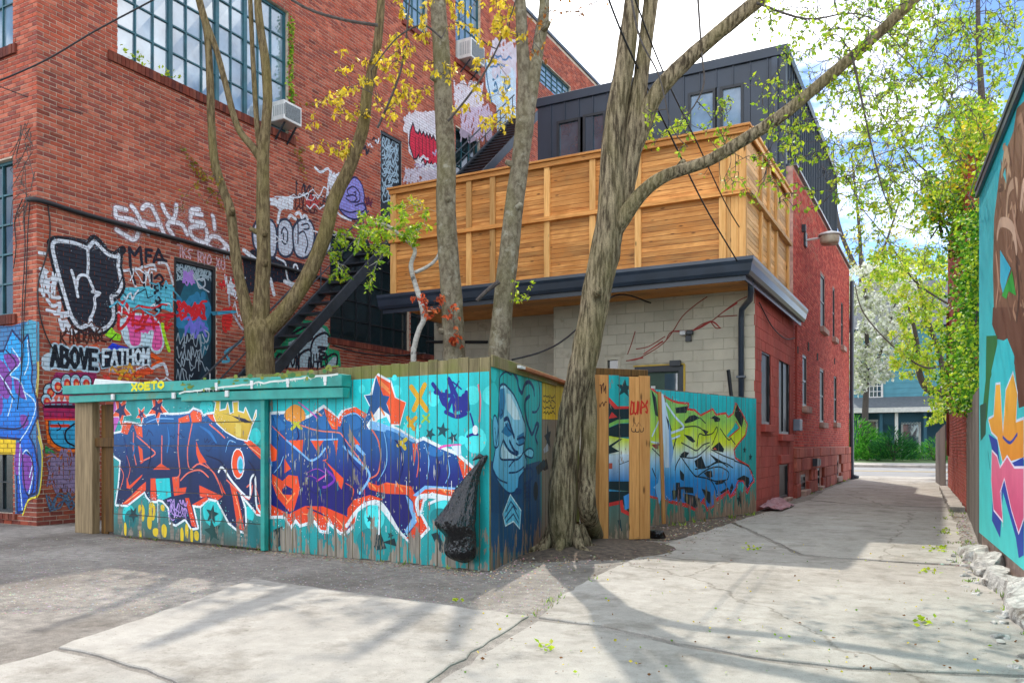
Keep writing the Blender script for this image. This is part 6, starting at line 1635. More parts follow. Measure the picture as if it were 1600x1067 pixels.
pw.line(wh, .06, w5(650,10,700,50,760,20,800,90,850,60)); pw.line(wh, .06, w5(830,380,880,420,950,450)); pw.line(wh, .06, w5(760,150,830,130))
pw.text(ind, .035, 'T-OKEL', w5(490,230)[0], w5(660,280)[0], .26, .03); pw.text(lin(66,28,34), .04, 'CULTER', w5(490,360)[0], w5(680,390)[0], .34, .04); pw.scribble(ind, .04, (500,306,512,322), 6, 5)
for i in range(3): pw.scribble(lin(180,60,60), .04, (478, 305, 498, 325), 6, 130+i)
# lavender blob
lav = lin(138,134,206)
bl_ = w5(850,330,880,250,930,140,985,90,1040,150,1062,240,1060,300,1080,370,1030,430,960,440,890,400)
pw.fill(lav, bl_, smooth=True); pw.line(lin(34,36,84), .045, bl_, closed=True)
for a in ((930,240,920,200,970,170,1020,220,1020,290,970,300),(915,250,970,240,1000,270,960,300,910,270),(975,220,990,215,990,240),(870,360,940,385,1020,370),(985,330,1050,310,1070,360,1020,390)): pw.line(lin(34,36,84), .04, w5(*a))
for i in range(4): pw.scribble(lin(90,30,60), .03, (571, 308, 581, 324), 5, 140+i)
# green outlined piece under the stair
gr_, gl = lin(40,170,120), lin(176,196,206)
pg_ = w6(110,960,120,820,220,680,300,540,420,460,560,480,680,540,720,660,690,760,800,790,820,950)
pw.fill(gr_, pg_); pw.fill(gl, w6(250,960,270,700,400,640,480,560,600,520,680,600,690,720,650,800,600,960)); pw.fill(gl, w6(640,960,740,850,780,850,770,950))
for a in ((380,960,390,830,500,780,500,960),(500,790,520,700,560,640,650,600,700,640),(440,660,470,650,500,610,520,650,470,690,450,680),(580,750,670,760,590,790,660,820,590,860,660,880),(650,870,740,820,780,850,770,950),(480,960,490,860,520,960),(120,900,180,820,220,860),(300,620,400,560,520,500)): pw.line(ind, .06, w6(*a))
pw.text(ind, .05, 'DOR', w6(250,965)[0], w6(400,965)[0], .36, .03); pw.text(ind, .045, 'HALO', w6(540,960)[0], w6(690,950)[0], .28, .03)
# upper storey: red spiky letters on white
for i in range(14): pw.scribble(lin(214,206,212), .16, (636, 178, 685, 205), 7, 150+i)
pw.fill(lin(214,210,216), w7(205,500,240,460,300,470,420,560,430,900,300,830,215,700)); 
sp_ = w7(218,640,225,560,245,500,262,560,282,575,290,545,305,585,318,560,330,595,342,570,352,605,362,575,375,612,386,585,398,620,440,640,440,800,398,780,385,800,372,770,358,800,345,760,330,800,318,750,300,770,285,720,268,750,250,750,235,700)
pw.fill(lin(206,36,66), sp_); pw.line(lin(40,20,40), .05, sp_, smooth=False, closed=True)
for x in (260,285,310,335,360,385): pw.line(lin(90,16,40), .03, w7(x,600,x+3,740), smooth=False)
for i in range(8): pw.scribble(lin(196,188,200), .07, (634, 262, 684, 290), 8, 170+i)
for i in range(14): pw.scribble(lin(214,206,214), .09, (712, 128, 752, 176), 8, 300+i)
for i in range(12): pw.scribble(lin(200,180,200), .07, (722, 165, 768, 222), 9, 330+i)
pw.fill(pale_c, w7(745,60,960,60,960,580,830,600,825,380,790,350,750,250)); 
for a in ((750,70,760,200,790,350),(800,100,830,90,850,150,800,200),(810,240,820,220,830,270,805,280),(880,200,890,270,920,240)): pw.line(lin(40,110,150), .08, w7(*a))
for i in range(10): pw.scribble(lin(206,196,206), .10, (768, 60, 806, 120), 8, 360+i)
rw_ = random.Random(77)
for (u0,v0,u1,v1,cols,w_,n_) in ((64,415,88,500,(wh,),.03,5),(180,420,268,470,(ind,wh,lin(90,180,205)),.03,9),(186,470,266,505,(lin(90,180,205),wh,rdt),.03,7),(100,505,165,530,(ind,lin(90,50,40)),.02,3),(170,570,262,600,(lin(226,90,40),wh,lin(220,160,50)),.03,8),(345,440,372,520,(rdt,wh,lin(90,160,190)),.03,6),(440,290,530,330,(wh,ind),.03,6),(350,410,380,460,(wh,),.05,4),(424,360,520,385,(wh,),.03,3),(570,215,590,250,(wh,ind),.05,4),(640,240,690,262,(wh,lin(170,150,180)),.06,6),(760,90,806,110,(lin(60,110,160),),.05,3)):
    for i in range(n_):
        cu, cv = rw_.uniform(u0,u1), rw_.uniform(v0,v1); a_, b_ = (u1-u0)*rw_.uniform(.10,.28), (v1-v0)*rw_.uniform(.12,.3)
        pw.scribble(rw_.choice(cols), w_*rw_.uniform(.6,1.2), (cu-a_,cv-b_,cu+a_,cv+b_), rw_.randint(4,8), rw_.randint(0,9999), smooth=rw_.random() < .6)
mbw = pw.emit(bw_l.pieces)
part('graffiti', mbw, M['wallpaint'], bl)
part('graffiti', pw.emit(None, off=-.009, dim=.55), M['wallpaint'], bl)
# ---- short wall: blue and purple wildstyle
pz = Paint(WS)
pz.fill(lin(58,112,160), z8(-200,60,60,60,120,40,180,40,190,250,180,480,210,660,190,880,140,910,110,980,75,980,70,690,-200,690))
pz.line(lin(222,206,110), .05, z8(150,60,185,250,176,480,205,660)); pz.fill(lin(70,150,180), z8(100,90,140,30,190,40,190,230,160,250,130,180)); pz.fill(lin(224,186,30), z8(-200,600,80,600,75,690,-200,690))
arr = z8(-200,190,20,190,60,90,110,150,135,110,155,270,150,330,178,430,182,500,140,600,165,650,185,760,175,870,140,895,115,960,88,970,85,680,110,610,0,600,-200,600)
pz.line(lin(18,40,90), .08, arr, smooth=False, closed=True); pz.fill(grad(.3, lin(20,70,170), 2.6, lin(34,150,214), (.5, lin(24,100,200))), arr)
pu = lin(120,60,150)
for a in ((70,200,110,230,60,280,30,240,20,200),(70,310,110,360,130,420,80,390),(110,700,130,690,160,720,160,820,130,870,110,820),(0,400,15,440,0,500,-60,480),(80,640,100,640,110,700,90,790,72,760),(-40,220,20,240,60,330,30,420,-60,300),(100,500,130,500,140,540,110,560)): pz.fill(pu, z8(*a), smooth=True)
for a in ((110,690,135,670,165,760,140,890),(60,170,100,240,50,300,100,330,130,420),(135,130,140,240,120,300),(0,300,60,400,40,500),(115,380,175,440,150,540,100,620),(100,640,95,780,110,960),(145,800,160,740)): pz.line(lin(190,220,240), .022, z8(*a)); 
for a in ((110,690,120,840,140,890,165,850,160,720,135,680),(30,180,80,250,20,330,70,420),(0,560,100,560,140,500)): pz.line(lin(20,30,70), .03, z8(*a))
pz.line(lin(226,210,60), .03, z8(185,600,205,700,190,880,140,912,112,985))
part('graffiti', pz.emit(bw_s.pieces), M['wallpaint'], bl); part('graffiti', pz.emit(None, off=-.009, dim=.55), M['wallpaint'], bl)
# ---- door scrawl
pdr = Paint(WL)
pdr.fill(lin(22,46,60), [(o_door1[0], o_door1[2]), (o_door1[1], o_door1[2]), (o_door1[1], o_door1[3]), (o_door1[0], o_door1[3])], raw=True)
pdr.dot(lin(24,90,110), .42, (308, 500), .8); pdr.dot(lin(18,30,44), .3, (300, 560), .5)
for i in range(12): pdr.scribble(lin(150,170,180), .018, (278, 410, 332, 440), 9, 400+i)
for i in range(7): pdr.scribble(lin(160,120,200), .025, (290, 422, 306, 446), 6, 420+i)
for i in range(5): pdr.scribble(lin(40,120,160), .12, (278, 455, 326, 520), 5, 430+i)
for i in range(6): pdr.scribble(lin(205,30,40), .045, (282, 470, 324, 500), 8, 440+i)
for i in range(5): pdr.scribble(lin(110,110,205), .045, (294, 495, 324, 525), 6, 450+i)
for i in range(14): pdr.scribble(lin(150,165,175), .018, (276+i%4*12, 520+(i//4)*18, 292+i%4*12, 545+(i//4)*18), 7, 460+i)
pdr.line(lin(170,180,190), .03, w4(270,230,320,220,330,270,290,290,270,240)); pdr.line(lin(170,180,190), .03, w4(240,190,290,270,360,320)); pdr.line(lin(170,180,190), .025, w4(330,610,360,640,340,700,310,640))
o = o_door1; part('graffiti', pdr.emit(lambda a,b,c,d: [((o[0]+.08, o[1]-.08, o[2], o[3]-.09), 0)], off=-.055), M['wallpaint'], door_low)
pdu = Paint(WL)
for i in range(40): pdu.scribble(lin(150,175,190), .03, (596+(i%2)*12, 206+(i//2)*5, 612+(i%2)*14, 222+(i//2)*5), 6, 500+i)
o2 = o_door2; part('graffiti', pdu.emit(lambda a,b,c,d: [((o2[0]+.08, o2[1]-.08, o2[2], o2[3]-.09), 0)], off=-.055), M['wallpaint'], door_up)
# rusty red vine stains on the grey block wall
pv = Paint(GW)
v0 = Z(880,460,.19375)
for a in ((510,535,590,525,650,495,760,430,830,370,890,290,960,180,1060,90,1160,20),(830,370,880,300,1050,290,1190,220,1280,150,1400,60,1480,20),(1190,220,1230,270,1270,270),(590,440,690,420,820,340),(520,480,550,400,580,300),(1060,280,1120,240,1190,215),(1250,180,1400,170)):
    pv.line(lin(140,70,60), .022, v0(*a)); 
for a in ((880,300,1050,290,1190,220,1260,265),(1280,150,1400,70),(520,535,640,510),(650,480,800,380)): pv.line(lin(160,56,52), .035, v0(*a), taper=True)
part('rust_stain', pv.emit(None, off=.002), M['wallpaint'], ext)
# ================================================================== TREES
def m_bark(name, c0, c1, moss, sc=26, st=0.13, bmp=0.9, lich=None):
    m, nt, bs = new_mat(name)
    a = noise_node(nt, sc, 7, (1,1,st), rough=0.62); b = noise_node(nt, 2.2, 5, (1,1,.5)); c = noise_node(nt, 90, 3)
    r = ramp(nt, a.outputs['Fac'], 0.40, c0, 0.60, c1)
    mr = ramp(nt, b.outputs['Fac'], 0.45, (0,0,0), 0.68, (.5,)*3)
    out = mixc(nt, mr.outputs['Color'], r.outputs['Color'], moss).outputs['Color']
    rr_ = ramp(nt, c.outputs['Fac'], .3, (.75,)*3, .7, (1.25,)*3)
    out = mixc(nt, 1.0, out, rr_.outputs['Color'], 'MULTIPLY').outputs['Color']
    if lich:
        d = noise_node(nt, 5, 5, (1,1,1), rough=.7); dr = ramp(nt, d.outputs['Fac'], .56, (0,0,0), .66, (.8,)*3)
        out = mixc(nt, dr.outputs['Color'], out, lich).outputs['Color']
    nt.links.new(out, bs.inputs['Base Color']); bs.inputs['Roughness'].default_value = .92; bs.inputs['Specular IOR Level'].default_value = .2
    bump(nt, bs, a.outputs['Fac'], bmp, .03)
    return m
M['bark'] = m_bark('maple_bark', (.055,.040,.024), (.285,.225,.140), (.20,.17,.07), sc=30, st=.13, bmp=1.0)
M['bark_b'] = m_bark('grey_bark', (.115,.093,.062), (.225,.195,.135), (.14,.13,.05), sc=14, st=.6, bmp=.45, lich=(.30,.28,.21))
M['bark_a'] = m_bark('olive_bark', (.085,.060,.030), (.205,.155,.080), (.155,.13,.035), sc=26, st=.2, bmp=.6)
M['bark_dark'] = m_plain('twig_bark', (.075,.062,.055), .9, .4, 20)
M['birch'] = m_bark('birch_bark', (.36,.34,.30), (.56,.54,.49), (.44,.42,.37), sc=9, st=2.5, bmp=.2, lich=(.04,.035,.03))
def sm3(pts, n=6):
    p = [Vector(x) for x in pts]; m_ = len(p); out = []
    for i in range(m_-1):
        a, b, c, d = p[max(0,i-1)], p[i], p[i+1], p[min(m_-1,i+2)]
        for k in range(n):
            t = k/n; out.append(0.5*((2*b)+(c-a)*t+(2*a-5*b+4*c-d)*t*t+(3*b-a-3*c+d)*t**3))
    out.append(p[-1]); return out
def limb(mb, skel, pts, rad, n=14, sub=6, ridge=0.0, lump=.06, seed=0):
    """a limb through points, radii interpolated, with bark relief"""
    P3 = sm3(pts, sub); R3 = np.interp(np.linspace(0, len(pts)-1, len(P3)), range(len(pts)), rad)
    b0 = len(mb.v); px = None
    for i, p in enumerate(P3):
        t = (P3[min(i+1,len(P3)-1)] - P3[max(i-1,0)]).normalized()
        if px is None: px = t.cross(Vector((.3,.9,.2)))
        px = (px - t*px.dot(t)).normalized(); py = t.cross(px)
        for k in range(n):
            a = 2*math.pi*k/n; dv = px*math.cos(a) + py*math.sin(a)
            q = p + dv*R3[i]
            h = lump*mnoise.noise(q*2.2 + Vector((seed,0,0))) + lump*.5*mnoise.noise(q*6)
            if ridge:
                h += ridge*(abs(mnoise.noise(Vector((q.x*16, q.y*16, q.z*2.1))))*2 - .5)
            mb.v.append(tuple(p + dv*R3[i]*(1+h)))
        skel.append((p, R3[i]))
    m_ = len(P3)
    mb.f.extend([(b0+i*n+k, b0+i*n+(k+1)%n, b0+(i+1)*n+(k+1)%n, b0+(i+1)*n+k) for i in range(m_-1) for k in range(n)])
    mb.f.append(tuple(b0+(m_-1)*n+k for k in range(n)))
def knot(mb, c, dr, r, l):
    dr = Vector(dr).normalized(); c = Vector(c)
    mb.tube([c, c+dr*l*.6, c+dr*l], [r*1.3, r, r*.75], 8, wob=.12)
class Leaves:
    def __init__(self): self.v = []; self.c = []; self.n = 0
    def leaf(self, p, d, size, col, w=.55, fold=.25):
        d = d.normalized(); s = d.cross(Vector((random.gauss(0,1), random.gauss(0,1), random.gauss(0,1))))
        if s.length < 1e-3: return
        s.normalize(); nrm = s.cross(d)
        m1 = p + d*size*.45 + s*size*w*.5 + nrm*size*fold*.3; m2 = p + d*size*.45 - s*size*w*.5 + nrm*size*fold*.3
        self.v += [tuple(p), tuple(m1), tuple(p + d*size), tuple(m2)]
        k = random.uniform(.75, 1.25); c = tuple(x*k for x in col); self.c += [c]*4; self.n += 1
    def mb(self):
        m_ = MB(); m_.v = self.v; m_.c = self.c; m_.f = [(4*i,4*i+1,4*i+2,4*i+3) for i in range(self.n)]; return m_
def rnd3(): return Vector((random.gauss(0,1), random.gauss(0,1), random.gauss(0,1)))
def cluster(lv, p, n, spread, size, pal, droop=.5, w=.55):
    for _ in range(n):
        q = p + rnd3()*spread*.35; d = rnd3()*.7 + Vector((0,0,-droop))
        lv.leaf(q, d, size*random.choice((.45,.7,.9,1.1,1.5)), random.choice(pal), w)
def grow(mb, lv, skel, targets, r_tip=.004, r_base=.018, sag=.12, leaf=None, nseg=7, n=5, maxr=9e9, side=2):
    """twigs from the nearest wood to each target point, leaves along their outer half"""
    pts = [np.array(p) for p, _ in skel]; rad = [r for _, r in skel]
    arr = np.array(pts)
    todo = [np.array(t) for t in targets]
    d0 = [float(np.min(np.linalg.norm(arr - t, axis=1))) for t in todo]
    for ti in np.argsort(d0):
        t = todo[ti]; arr = np.array(pts)
        dist = np.linalg.norm(arr - t, axis=1); i = int(np.argmin(dist + .25*np.maximum(0, arr[:,2]-t[2]-.8)))
        a = Vector(arr[i]); b = Vector(t); L = (b-a).length
        if L < .02 or L > maxr: continue
        r0 = min(rad[i]*.8, r_base*(.4+.25*L)); r0 = max(r0, r_tip)
        off = rnd3()*L*.10; path = []
        for k in range(nseg+1):
            s = k/nseg; q = a.lerp(b, s) + off*math.sin(math.pi*s) + Vector((0,0,1))*(sag*L*math.sin(math.pi*s)) + rnd3()*L*.012*(0 < k < nseg)
            path.append(q)
        mb.tube(path, [r0 + (r_tip-r0)*k/nseg for k in range(nseg+1)], n, cap=False)
        for k in range(1, nseg+1): pts.append(np.array(path[k])); rad.append(r0 + (r_tip-r0)*k/nseg)
        tips = [path[-1]]
        for _ in range(side):
            k = random.randint(2, nseg); q = path[k]; e = q + (rnd3()*.5 + (b-a).normalized()*.6)*min(.5, L*.35)
            mb.tube([q, q.lerp(e,.5)+rnd3()*.02, e], [r_tip*1.4, r_tip*1.1, r_tip*.7], 4, cap=False); tips.append(e)
        if leaf:
            for e in tips: cluster(lv, e, leaf['n'], leaf['spread'], leaf['size'], leaf['pal'], leaf.get('droop', .5), leaf.get('w', .55))
            for k in range(nseg//2, nseg):
                if random.random() < leaf.get('along', .5): cluster(lv, path[k], max(1, leaf['n']//2), leaf['spread']*.8, leaf['size'], leaf['pal'], leaf.get('droop', .5), leaf.get('w', .55))
def ptgt(boxes, rnd):
    """points filling a volume of the crown: (u0,v0,u1,v1, depth range, count)"""
    out = []
    for (u0,v0,u1,v1,da,db,n) in boxes:
        for _ in range(n): out.append(tuple(at_d(rnd.uniform(u0,u1), rnd.uniform(v0,v1), rnd.uniform(da,db))))
    return out
def pth(d, *a): return [at_d(a[i], a[i+1], d if not hasattr(d,'__len__') else d[i//2]) for i in range(0, len(a), 2)]
px_r = lambda w, d: w/2*d/F_PX*.88
YEL = [lin(226,200,50), lin(212,184,36), lin(234,210,80), lin(196,180,50)]
GRN = [lin(150,186,40), lin(120,166,44), lin(170,196,60), lin(96,140,40)]
LIME = [lin(176,198,40), lin(196,206,60), lin(150,180,36)]
# ---- big maple in front
D = 9.75
tm = thing('maple_tree', tuple(gnd(884, 860)), 'large furrowed maple leaning right beside the graffiti fence', 'tree')
tr_ = MB(); sk = []
base = gnd(884, 862)
limb(tr_, sk, [base+Vector((-.04,0,-.12)), base+Vector((-.03,0,.06))] + pth(D, 878,810, 879,745, 886,690, 893,640, 905,595, 915,550, 930,470, 946,392, 955,330, 956,260, 962,187, 977,94, 988,0, 1000,-120, 1015,-260), [px_r(w,D) for w in (84,62,48,45,43,43,47,49,50,52,50,42,37,35,27,20,9)], 56, 9, ridge=.085, lump=.05)
limb(tr_, sk, pth(D+.05, 946,410, 966,330, 982,260, 992,190, 1005,94, 1017,0, 1024,-60, 1040,-160), [px_r(w,D) for w in (16,38,38,35,25,26,23,10)], 40, 8, ridge=.08)
limb(tr_, sk, [gnd(926,848)+Vector((0,.1,-.1)), gnd(925,846)+Vector((0,.08,.05))] + pth(D+.08, 919,800, 917,745, 920,690, 920,640, 916,590, 918,550), [px_r(w,D) for w in (54,40,32,31,29,29,32,26)], 36, 8, ridge=.08)
limb(tr_, sk, pth([D,D,D-.05,D-.1,D-.2,D-.3,D-.4,D-.5], 972,305, 1003,200, 1030,141, 1092,78, 1183,2, 1260,-60, 1380,-120, 1500,-190), [px_r(18,D),px_r(30,D),px_r(30,D),px_r(26,D),px_r(24,D),px_r(22,D),.06,.03], 28, 8, ridge=.05)
limb(tr_, sk, pth([D,D-.1,D-.2,D-.3,D-.4,D-.5,D-.6,D-.7,D-.8,D-1,D-1.2], 950,378, 975,338, 1002,303, 1040,275, 1105,252, 1160,220, 1222,180, 1295,120, 1362,62, 1432,-4, 1560,-120), [px_r(34,D),px_r(29,D),px_r(24,D),px_r(21,D),px_r(20,D),px_r(20,D),px_r(20,D),px_r(19,D),px_r(18,D),px_r(17,D),.04], 28, 7, ridge=.05)
for (u, v) in ((932,460),(1062,262)): knot(tr_, at_d(u,v,D-.2), (.6,-.8,.3), .04, .13)
for k in range(8):                                          # root flare
    a = 2*math.pi*k/8 + .3 + rng.uniform(-.25,.25); l_ = rng.uniform(.36,.6); q = base + Vector((math.cos(a)*.17, math.sin(a)*.17, .34))
    limb(tr_, [], [q, base+Vector((math.cos(a)*.24, math.sin(a)*.24, .14)), base+Vector((math.cos(a)*.32, math.sin(a)*.32, .06)), base+Vector((math.cos(a+.15)*l_, math.sin(a+.15)*l_, .02))], [.05,.065,.05,.015], 14, 6, ridge=.09)
part('trunk', tr_, M['bark'], tm, smooth=True)
tw = MB(); lv = Leaves(); rt = random.Random(3)
skU = [s for s in sk if s[0].z > 4.5]
for a in (((1090,-10,1096,80,1100,130,1085,165,1065,190,1058,215),9.6),((985,-10,1000,60,1030,120,1050,200,1075,230),9.3),((1330,80,1345,150,1362,230,1380,300,1395,330),8.6),((1182,5,1260,30,1340,22,1420,60),9.2)):
    limb(tw, skU, pth(a[1], *a[0]), np.linspace(.015,.004,len(a[0])//2), 6, 5)
grow(tw, lv, skU, ptgt([(1200,-120,1600,60,8.2,11,110),(1290,40,1560,230,8.2,11,150),(1180,20,1330,160,8.8,10.5,46),(1230,150,1420,330,8.4,10.5,80),(1120,150,1240,320,9,11,36),(1000,150,1140,260,9,10.5,16),(1420,200,1520,330,9,12,24)], rt), leaf=dict(n=4, spread=.04, size=.048, pal=GRN+LIME*2, droop=.6, along=.2), maxr=3.5, sag=.1, r_tip=.0035, r_base=.014, side=3)
grow(tw, lv, skU, ptgt([(820,-30,960,90,9.5,11.5,14)], rt), leaf=dict(n=4, spread=.04, size=.05, pal=[lin(150,96,40), lin(120,70,30), lin(180,130,40)], along=.2), maxr=3.5, r_tip=.0035)
grow(tw, lv, skU, ptgt([(1200,-60,1600,160,8.4,11.5,90),(1280,100,1520,330,8.6,12,90)], rt), leaf=None, maxr=3, r_tip=.0028, r_base=.011, side=4)
# crown above the picture, which dapples the ground
grow(tw, lv, skU, [(rt.uniform(-7,2.5), rt.uniform(5.5,12), rt.uniform(9,13.5)) for _ in range(130)], leaf=dict(n=6, spread=.10, size=.09, pal=GRN, along=.5), maxr=6, r_tip=.005, r_base=.03)
part('twigs', tw, M['bark_dark'], tm, kind='stuff'); part('crown', lv.mb(), M['leaf'], tm, kind='stuff')

# ---- three-stemmed tree against the workshop
DA = 14.2
ta = thing('forked_tree', tuple(at_d(408, 600, DA).xy)+(0,), 'olive barked tree forking into three stems before the brick wall', 'tree')
tr_ = MB(); sk = []; b = at_d(410, 600, DA); b.z = -.1
limb(tr_, sk, [b] + pth(DA, 408,640, 407,585, 406,545, 405,515, 408,486), [px_r(66,DA),px_r(54,DA),px_r(50,DA),px_r(50,DA),px_r(52,DA),px_r(14,DA)], 26, 7, ridge=.05)
limb(tr_, sk, pth(DA, 398,520, 385,482, 373,430, 366,380, 360,330, 346,290, 335,250, 330,186, 328,124, 323,50, 310,0, 290,-90), [px_r(w*.76,DA) for w in (40,30,24,24,22,20,20,18,17,15,13,6)], 18, 6, ridge=.04)
limb(tr_, sk, pth(DA, 406,515, 410,440, 412,390, 411,330, 411,250, 416,190, 418,150, 414,93, 404,20, 400,-80), [px_r(w*.76,DA) for w in (44,34,32,32,28,22,22,20,18,8)], 20, 6, ridge=.04)
limb(tr_, sk, pth(DA, 409,252, 396,232, 371,198, 352,130, 337,75, 318,20, 300,-60), [px_r(w*.76,DA) for w in (20,17,15,14,13,12,6)], 14, 6, ridge=.03)
limb(tr_, sk, pth(DA, 408,240, 402,200, 396,110, 391,0, 388,-60), [px_r(w*.76,DA) for w in (14,12,11,10,6)], 12, 6)
limb(tr_, sk, pth(DA, 415,515, 440,492, 476,440, 505,375, 522,312, 545,264, 567,200, 574,144, 588,80, 595,10, 598,-90), [px_r(w*.76,DA) for w in (44,38,35,34,32,30,28,26,22,18,8)], 20, 6, ridge=.04)
for (u, v, dx) in ((411,372,1),(411,366,-.6),(412,418,.9),(569,186,1),(362,338,.8)): knot(tr_, at_d(u,v,DA), (dx*.8,-.5,.25), .05, .24)
part('trunk', tr_, M['bark_a'], ta, smooth=True)
tw = MB(); lv = Leaves()
limb(tw, sk, pth(13.6, 455,0, 490,18, 540,32, 590,40), [.02,.025,.025,.03], 6, 5); limb(tw, sk, pth(13.4, 590,200, 620,130, 632,80, 640,0), [.02,.018,.016,.012], 6, 5)
ymap = dict(n=6, spread=.06, size=.075, pal=YEL, droop=1.0, along=.3, w=.55)
skU = [s for s in sk if s[0].z > 5.5]
grow(tw, lv, skU, ptgt([(478,150,560,195,13,14.3,8),(500,60,620,170,13,14.3,15),(480,225,560,245,13.2,14.3,8),(560,90,640,200,13,14.2,8)], rt), leaf=ymap, maxr=3, r_tip=.004)
grow(tw, lv, skU, ptgt([(285,235,345,330,14,14.3,9)], rt), leaf=dict(n=3, spread=.05, size=.06, pal=[lin(150,130,40)]), maxr=1.5, r_tip=.003)
part('twigs', tw, M['bark_dark'], ta, kind='stuff'); part('crown', lv.mb(), M['leaf'], ta, kind='stuff')

# ---- two straight grey trees in the yard
DB = 13.6
tb = thing('grey_tree', tuple(at_d(708, 600, DB).xy)+(0,), 'straight grey tree with peeling bark, left of the pair before the screen', 'tree', 'grey trees before the screen')
tr_ = MB(); sk = []; b = at_d(710, 600, DB); b.z = -.1
limb(tr_, sk, [b] + pth(DB, 710,580, 708,520, 706,470, 701,400, 697,330, 697,250, 693,160, 689,70, 684,0, 680,-110), [px_r(w*.88,DB) for w in (50,46,45,43,42,40,38,36,34,31,16)], 24, 7, ridge=.03, lump=.05)
for (u, v, dx) in ((697,318,.7),(692,130,-.3),(707,520,-.6)): knot(tr_, at_d(u,v,DB), (dx,-.8,.1), .055, .24)
part('trunk', tr_, M['bark_b'], tb, smooth=True)
tw = MB(); lv = Leaves()
limb(tw, sk, pth(13.1, 700,190, 740,140, 770,90, 800,20, 815,-40), [.02,.017,.015,.012,.01], 6, 5); limb(tw, sk, pth(13.2, 690,60, 660,40, 620,60, 580,110), [.02,.017,.013,.01], 6, 5)
skU = [s for s in sk if s[0].z > 5]
grow(tw, lv, skU, ptgt([(600,0,690,110,12.8,14,18),(700,-10,790,60,12.8,14,16),(690,90,800,180,12.8,14,15),(620,100,690,180,12.8,13.8,8),(590,150,640,170,13,13.8,5)], rt), leaf=ymap, maxr=3, r_tip=.004)
part('twigs', tw, M['bark_dark'], tb, kind='stuff'); part('crown', lv.mb(), M['leaf'], tb, kind='stuff')
sp_l = Leaves(); tw = MB(); RUST = [lin(200,90,50), lin(214,120,70), lin(176,70,44)]
skB = [s for s in sk if 2.5 < s[0].z < 4]
grow(tw, sp_l, skB, ptgt([(640,462,720,500,13,13.5,9),(688,520,720,535,13.1,13.4,4)], rt), leaf=dict(n=6, spread=.04, size=.07, pal=RUST, droop=.9, along=.5), maxr=1.5, r_tip=.003, r_base=.01)
part('twigs', tw, M['bark_dark'], tb, kind='stuff'); part('sprouts', sp_l.mb(), M['leaf'], tb, label='rust red young sprouts low on the trunk', kind='stuff')
DC = 13.2
tc_ = thing('grey_tree', tuple(at_d(780, 600, DC).xy)+(0,), 'grey tree forking high up, right of the pair before the screen', 'tree', 'grey trees before the screen')
tr_ = MB(); sk = []; b = at_d(778, 600, DC); b.z = -.1
limb(tr_, sk, [b] + pth(DC, 779,580, 783,510, 790,440, 798,370, 805,310, 813,250, 820,190, 820,130, 816,70, 813,0, 806,-110), [px_r(w*.88,DC) for w in (48,44,41,40,39,38,36,38,28,24,22,12)], 24, 7, ridge=.03, lump=.05)
limb(tr_, sk, pth(DC, 822,190, 832,130, 840,80, 849,30, 852,-20, 860,-100), [px_r(w*.88,DC) for w in (34,28,25,23,20,10)], 18, 6, ridge=.03)
for (u, v, dx) in ((803,330,.9),(846,50,.9),(811,262,-.5)): knot(tr_, at_d(u,v,DC), (dx,-.6,.2), .055, .24)
part('trunk', tr_, M['bark_b'], tc_, smooth=True)
tw = MB(); lv = Leaves()
limb(tw, sk, pth(12.9, 745,470, 760,455, 780,440), [.03,.03,.04], 7, 4)
skU = [s for s in sk if s[0].z > 5]
grow(tw, lv, skU, ptgt([(770,-20,820,60,12.6,13.8,10),(740,150,800,210,12.6,13.6,6)], rt), leaf=ymap, maxr=3, r_tip=.004)
grow(tw, lv, [s for s in sk if 2.5 < s[0].z < 5], ptgt([(805,440,830,480,12.6,13.1,5)], rt), leaf=dict(n=4, spread=.03, size=.06, pal=LIME), maxr=1.5, r_tip=.003)
part('twigs', tw, M['bark_dark'], tc_, kind='stuff'); part('crown', lv.mb(), M['leaf'], tc_, kind='stuff')
# ---- crooked birch
DBi = 14.6
tbi = thing('birch_tree', tuple(at_d(648, 600, DBi).xy)+(0,), 'crooked white birch with fresh green leaves by the screen', 'tree')
tr_ = MB(); sk = []; b = at_d(648, 600, DBi); b.z = -.1
limb(tr_, sk, [b] + pth(DBi, 646,575, 648,540, 655,515, 662,498, 657,470, 648,442, 642,415, 648,390, 628,370, 604,352, 585,350), [px_r(w*.72,DBi) for w in (15,14,13,13,14,12,12,11,10,9,7,4)], 12, 6, lump=.12)
limb(tr_, sk, pth(DBi-.1, 648,426, 662,420, 677,410, 686,395, 690,360), [px_r(w*.72,DBi) for w in (9,9,9,8,4)], 10, 6, lump=.12)
part('trunk', tr_, M['birch'], tbi, smooth=True)
tw = MB(); lv = Leaves(); skU = [s for s in sk if s[0].z > 4]
grow(tw, lv, skU, ptgt([(515,360,610,400,13.9,15,30),(560,335,650,385,13.9,15,34),(610,320,690,370,13.9,15,16),(510,390,545,440,14,14.6,6),(575,420,585,455,14,14.4,4)], rt), leaf=dict(n=6, spread=.06, size=.07, pal=GRN+LIME, droop=.5, along=.6), maxr=2.2, r_tip=.003, r_base=.01)
grow(tw, lv, skU, ptgt([(640,290,700,350,13.9,14.6,8)], rt), leaf=dict(n=4, spread=.04, size=.05, pal=LIME+YEL), maxr=2.2, r_tip=.003, r_base=.01)
part('twigs', tw, M['birch'], tbi, kind='stuff'); part('crown', lv.mb(), M['leaf'], tbi, kind='stuff')
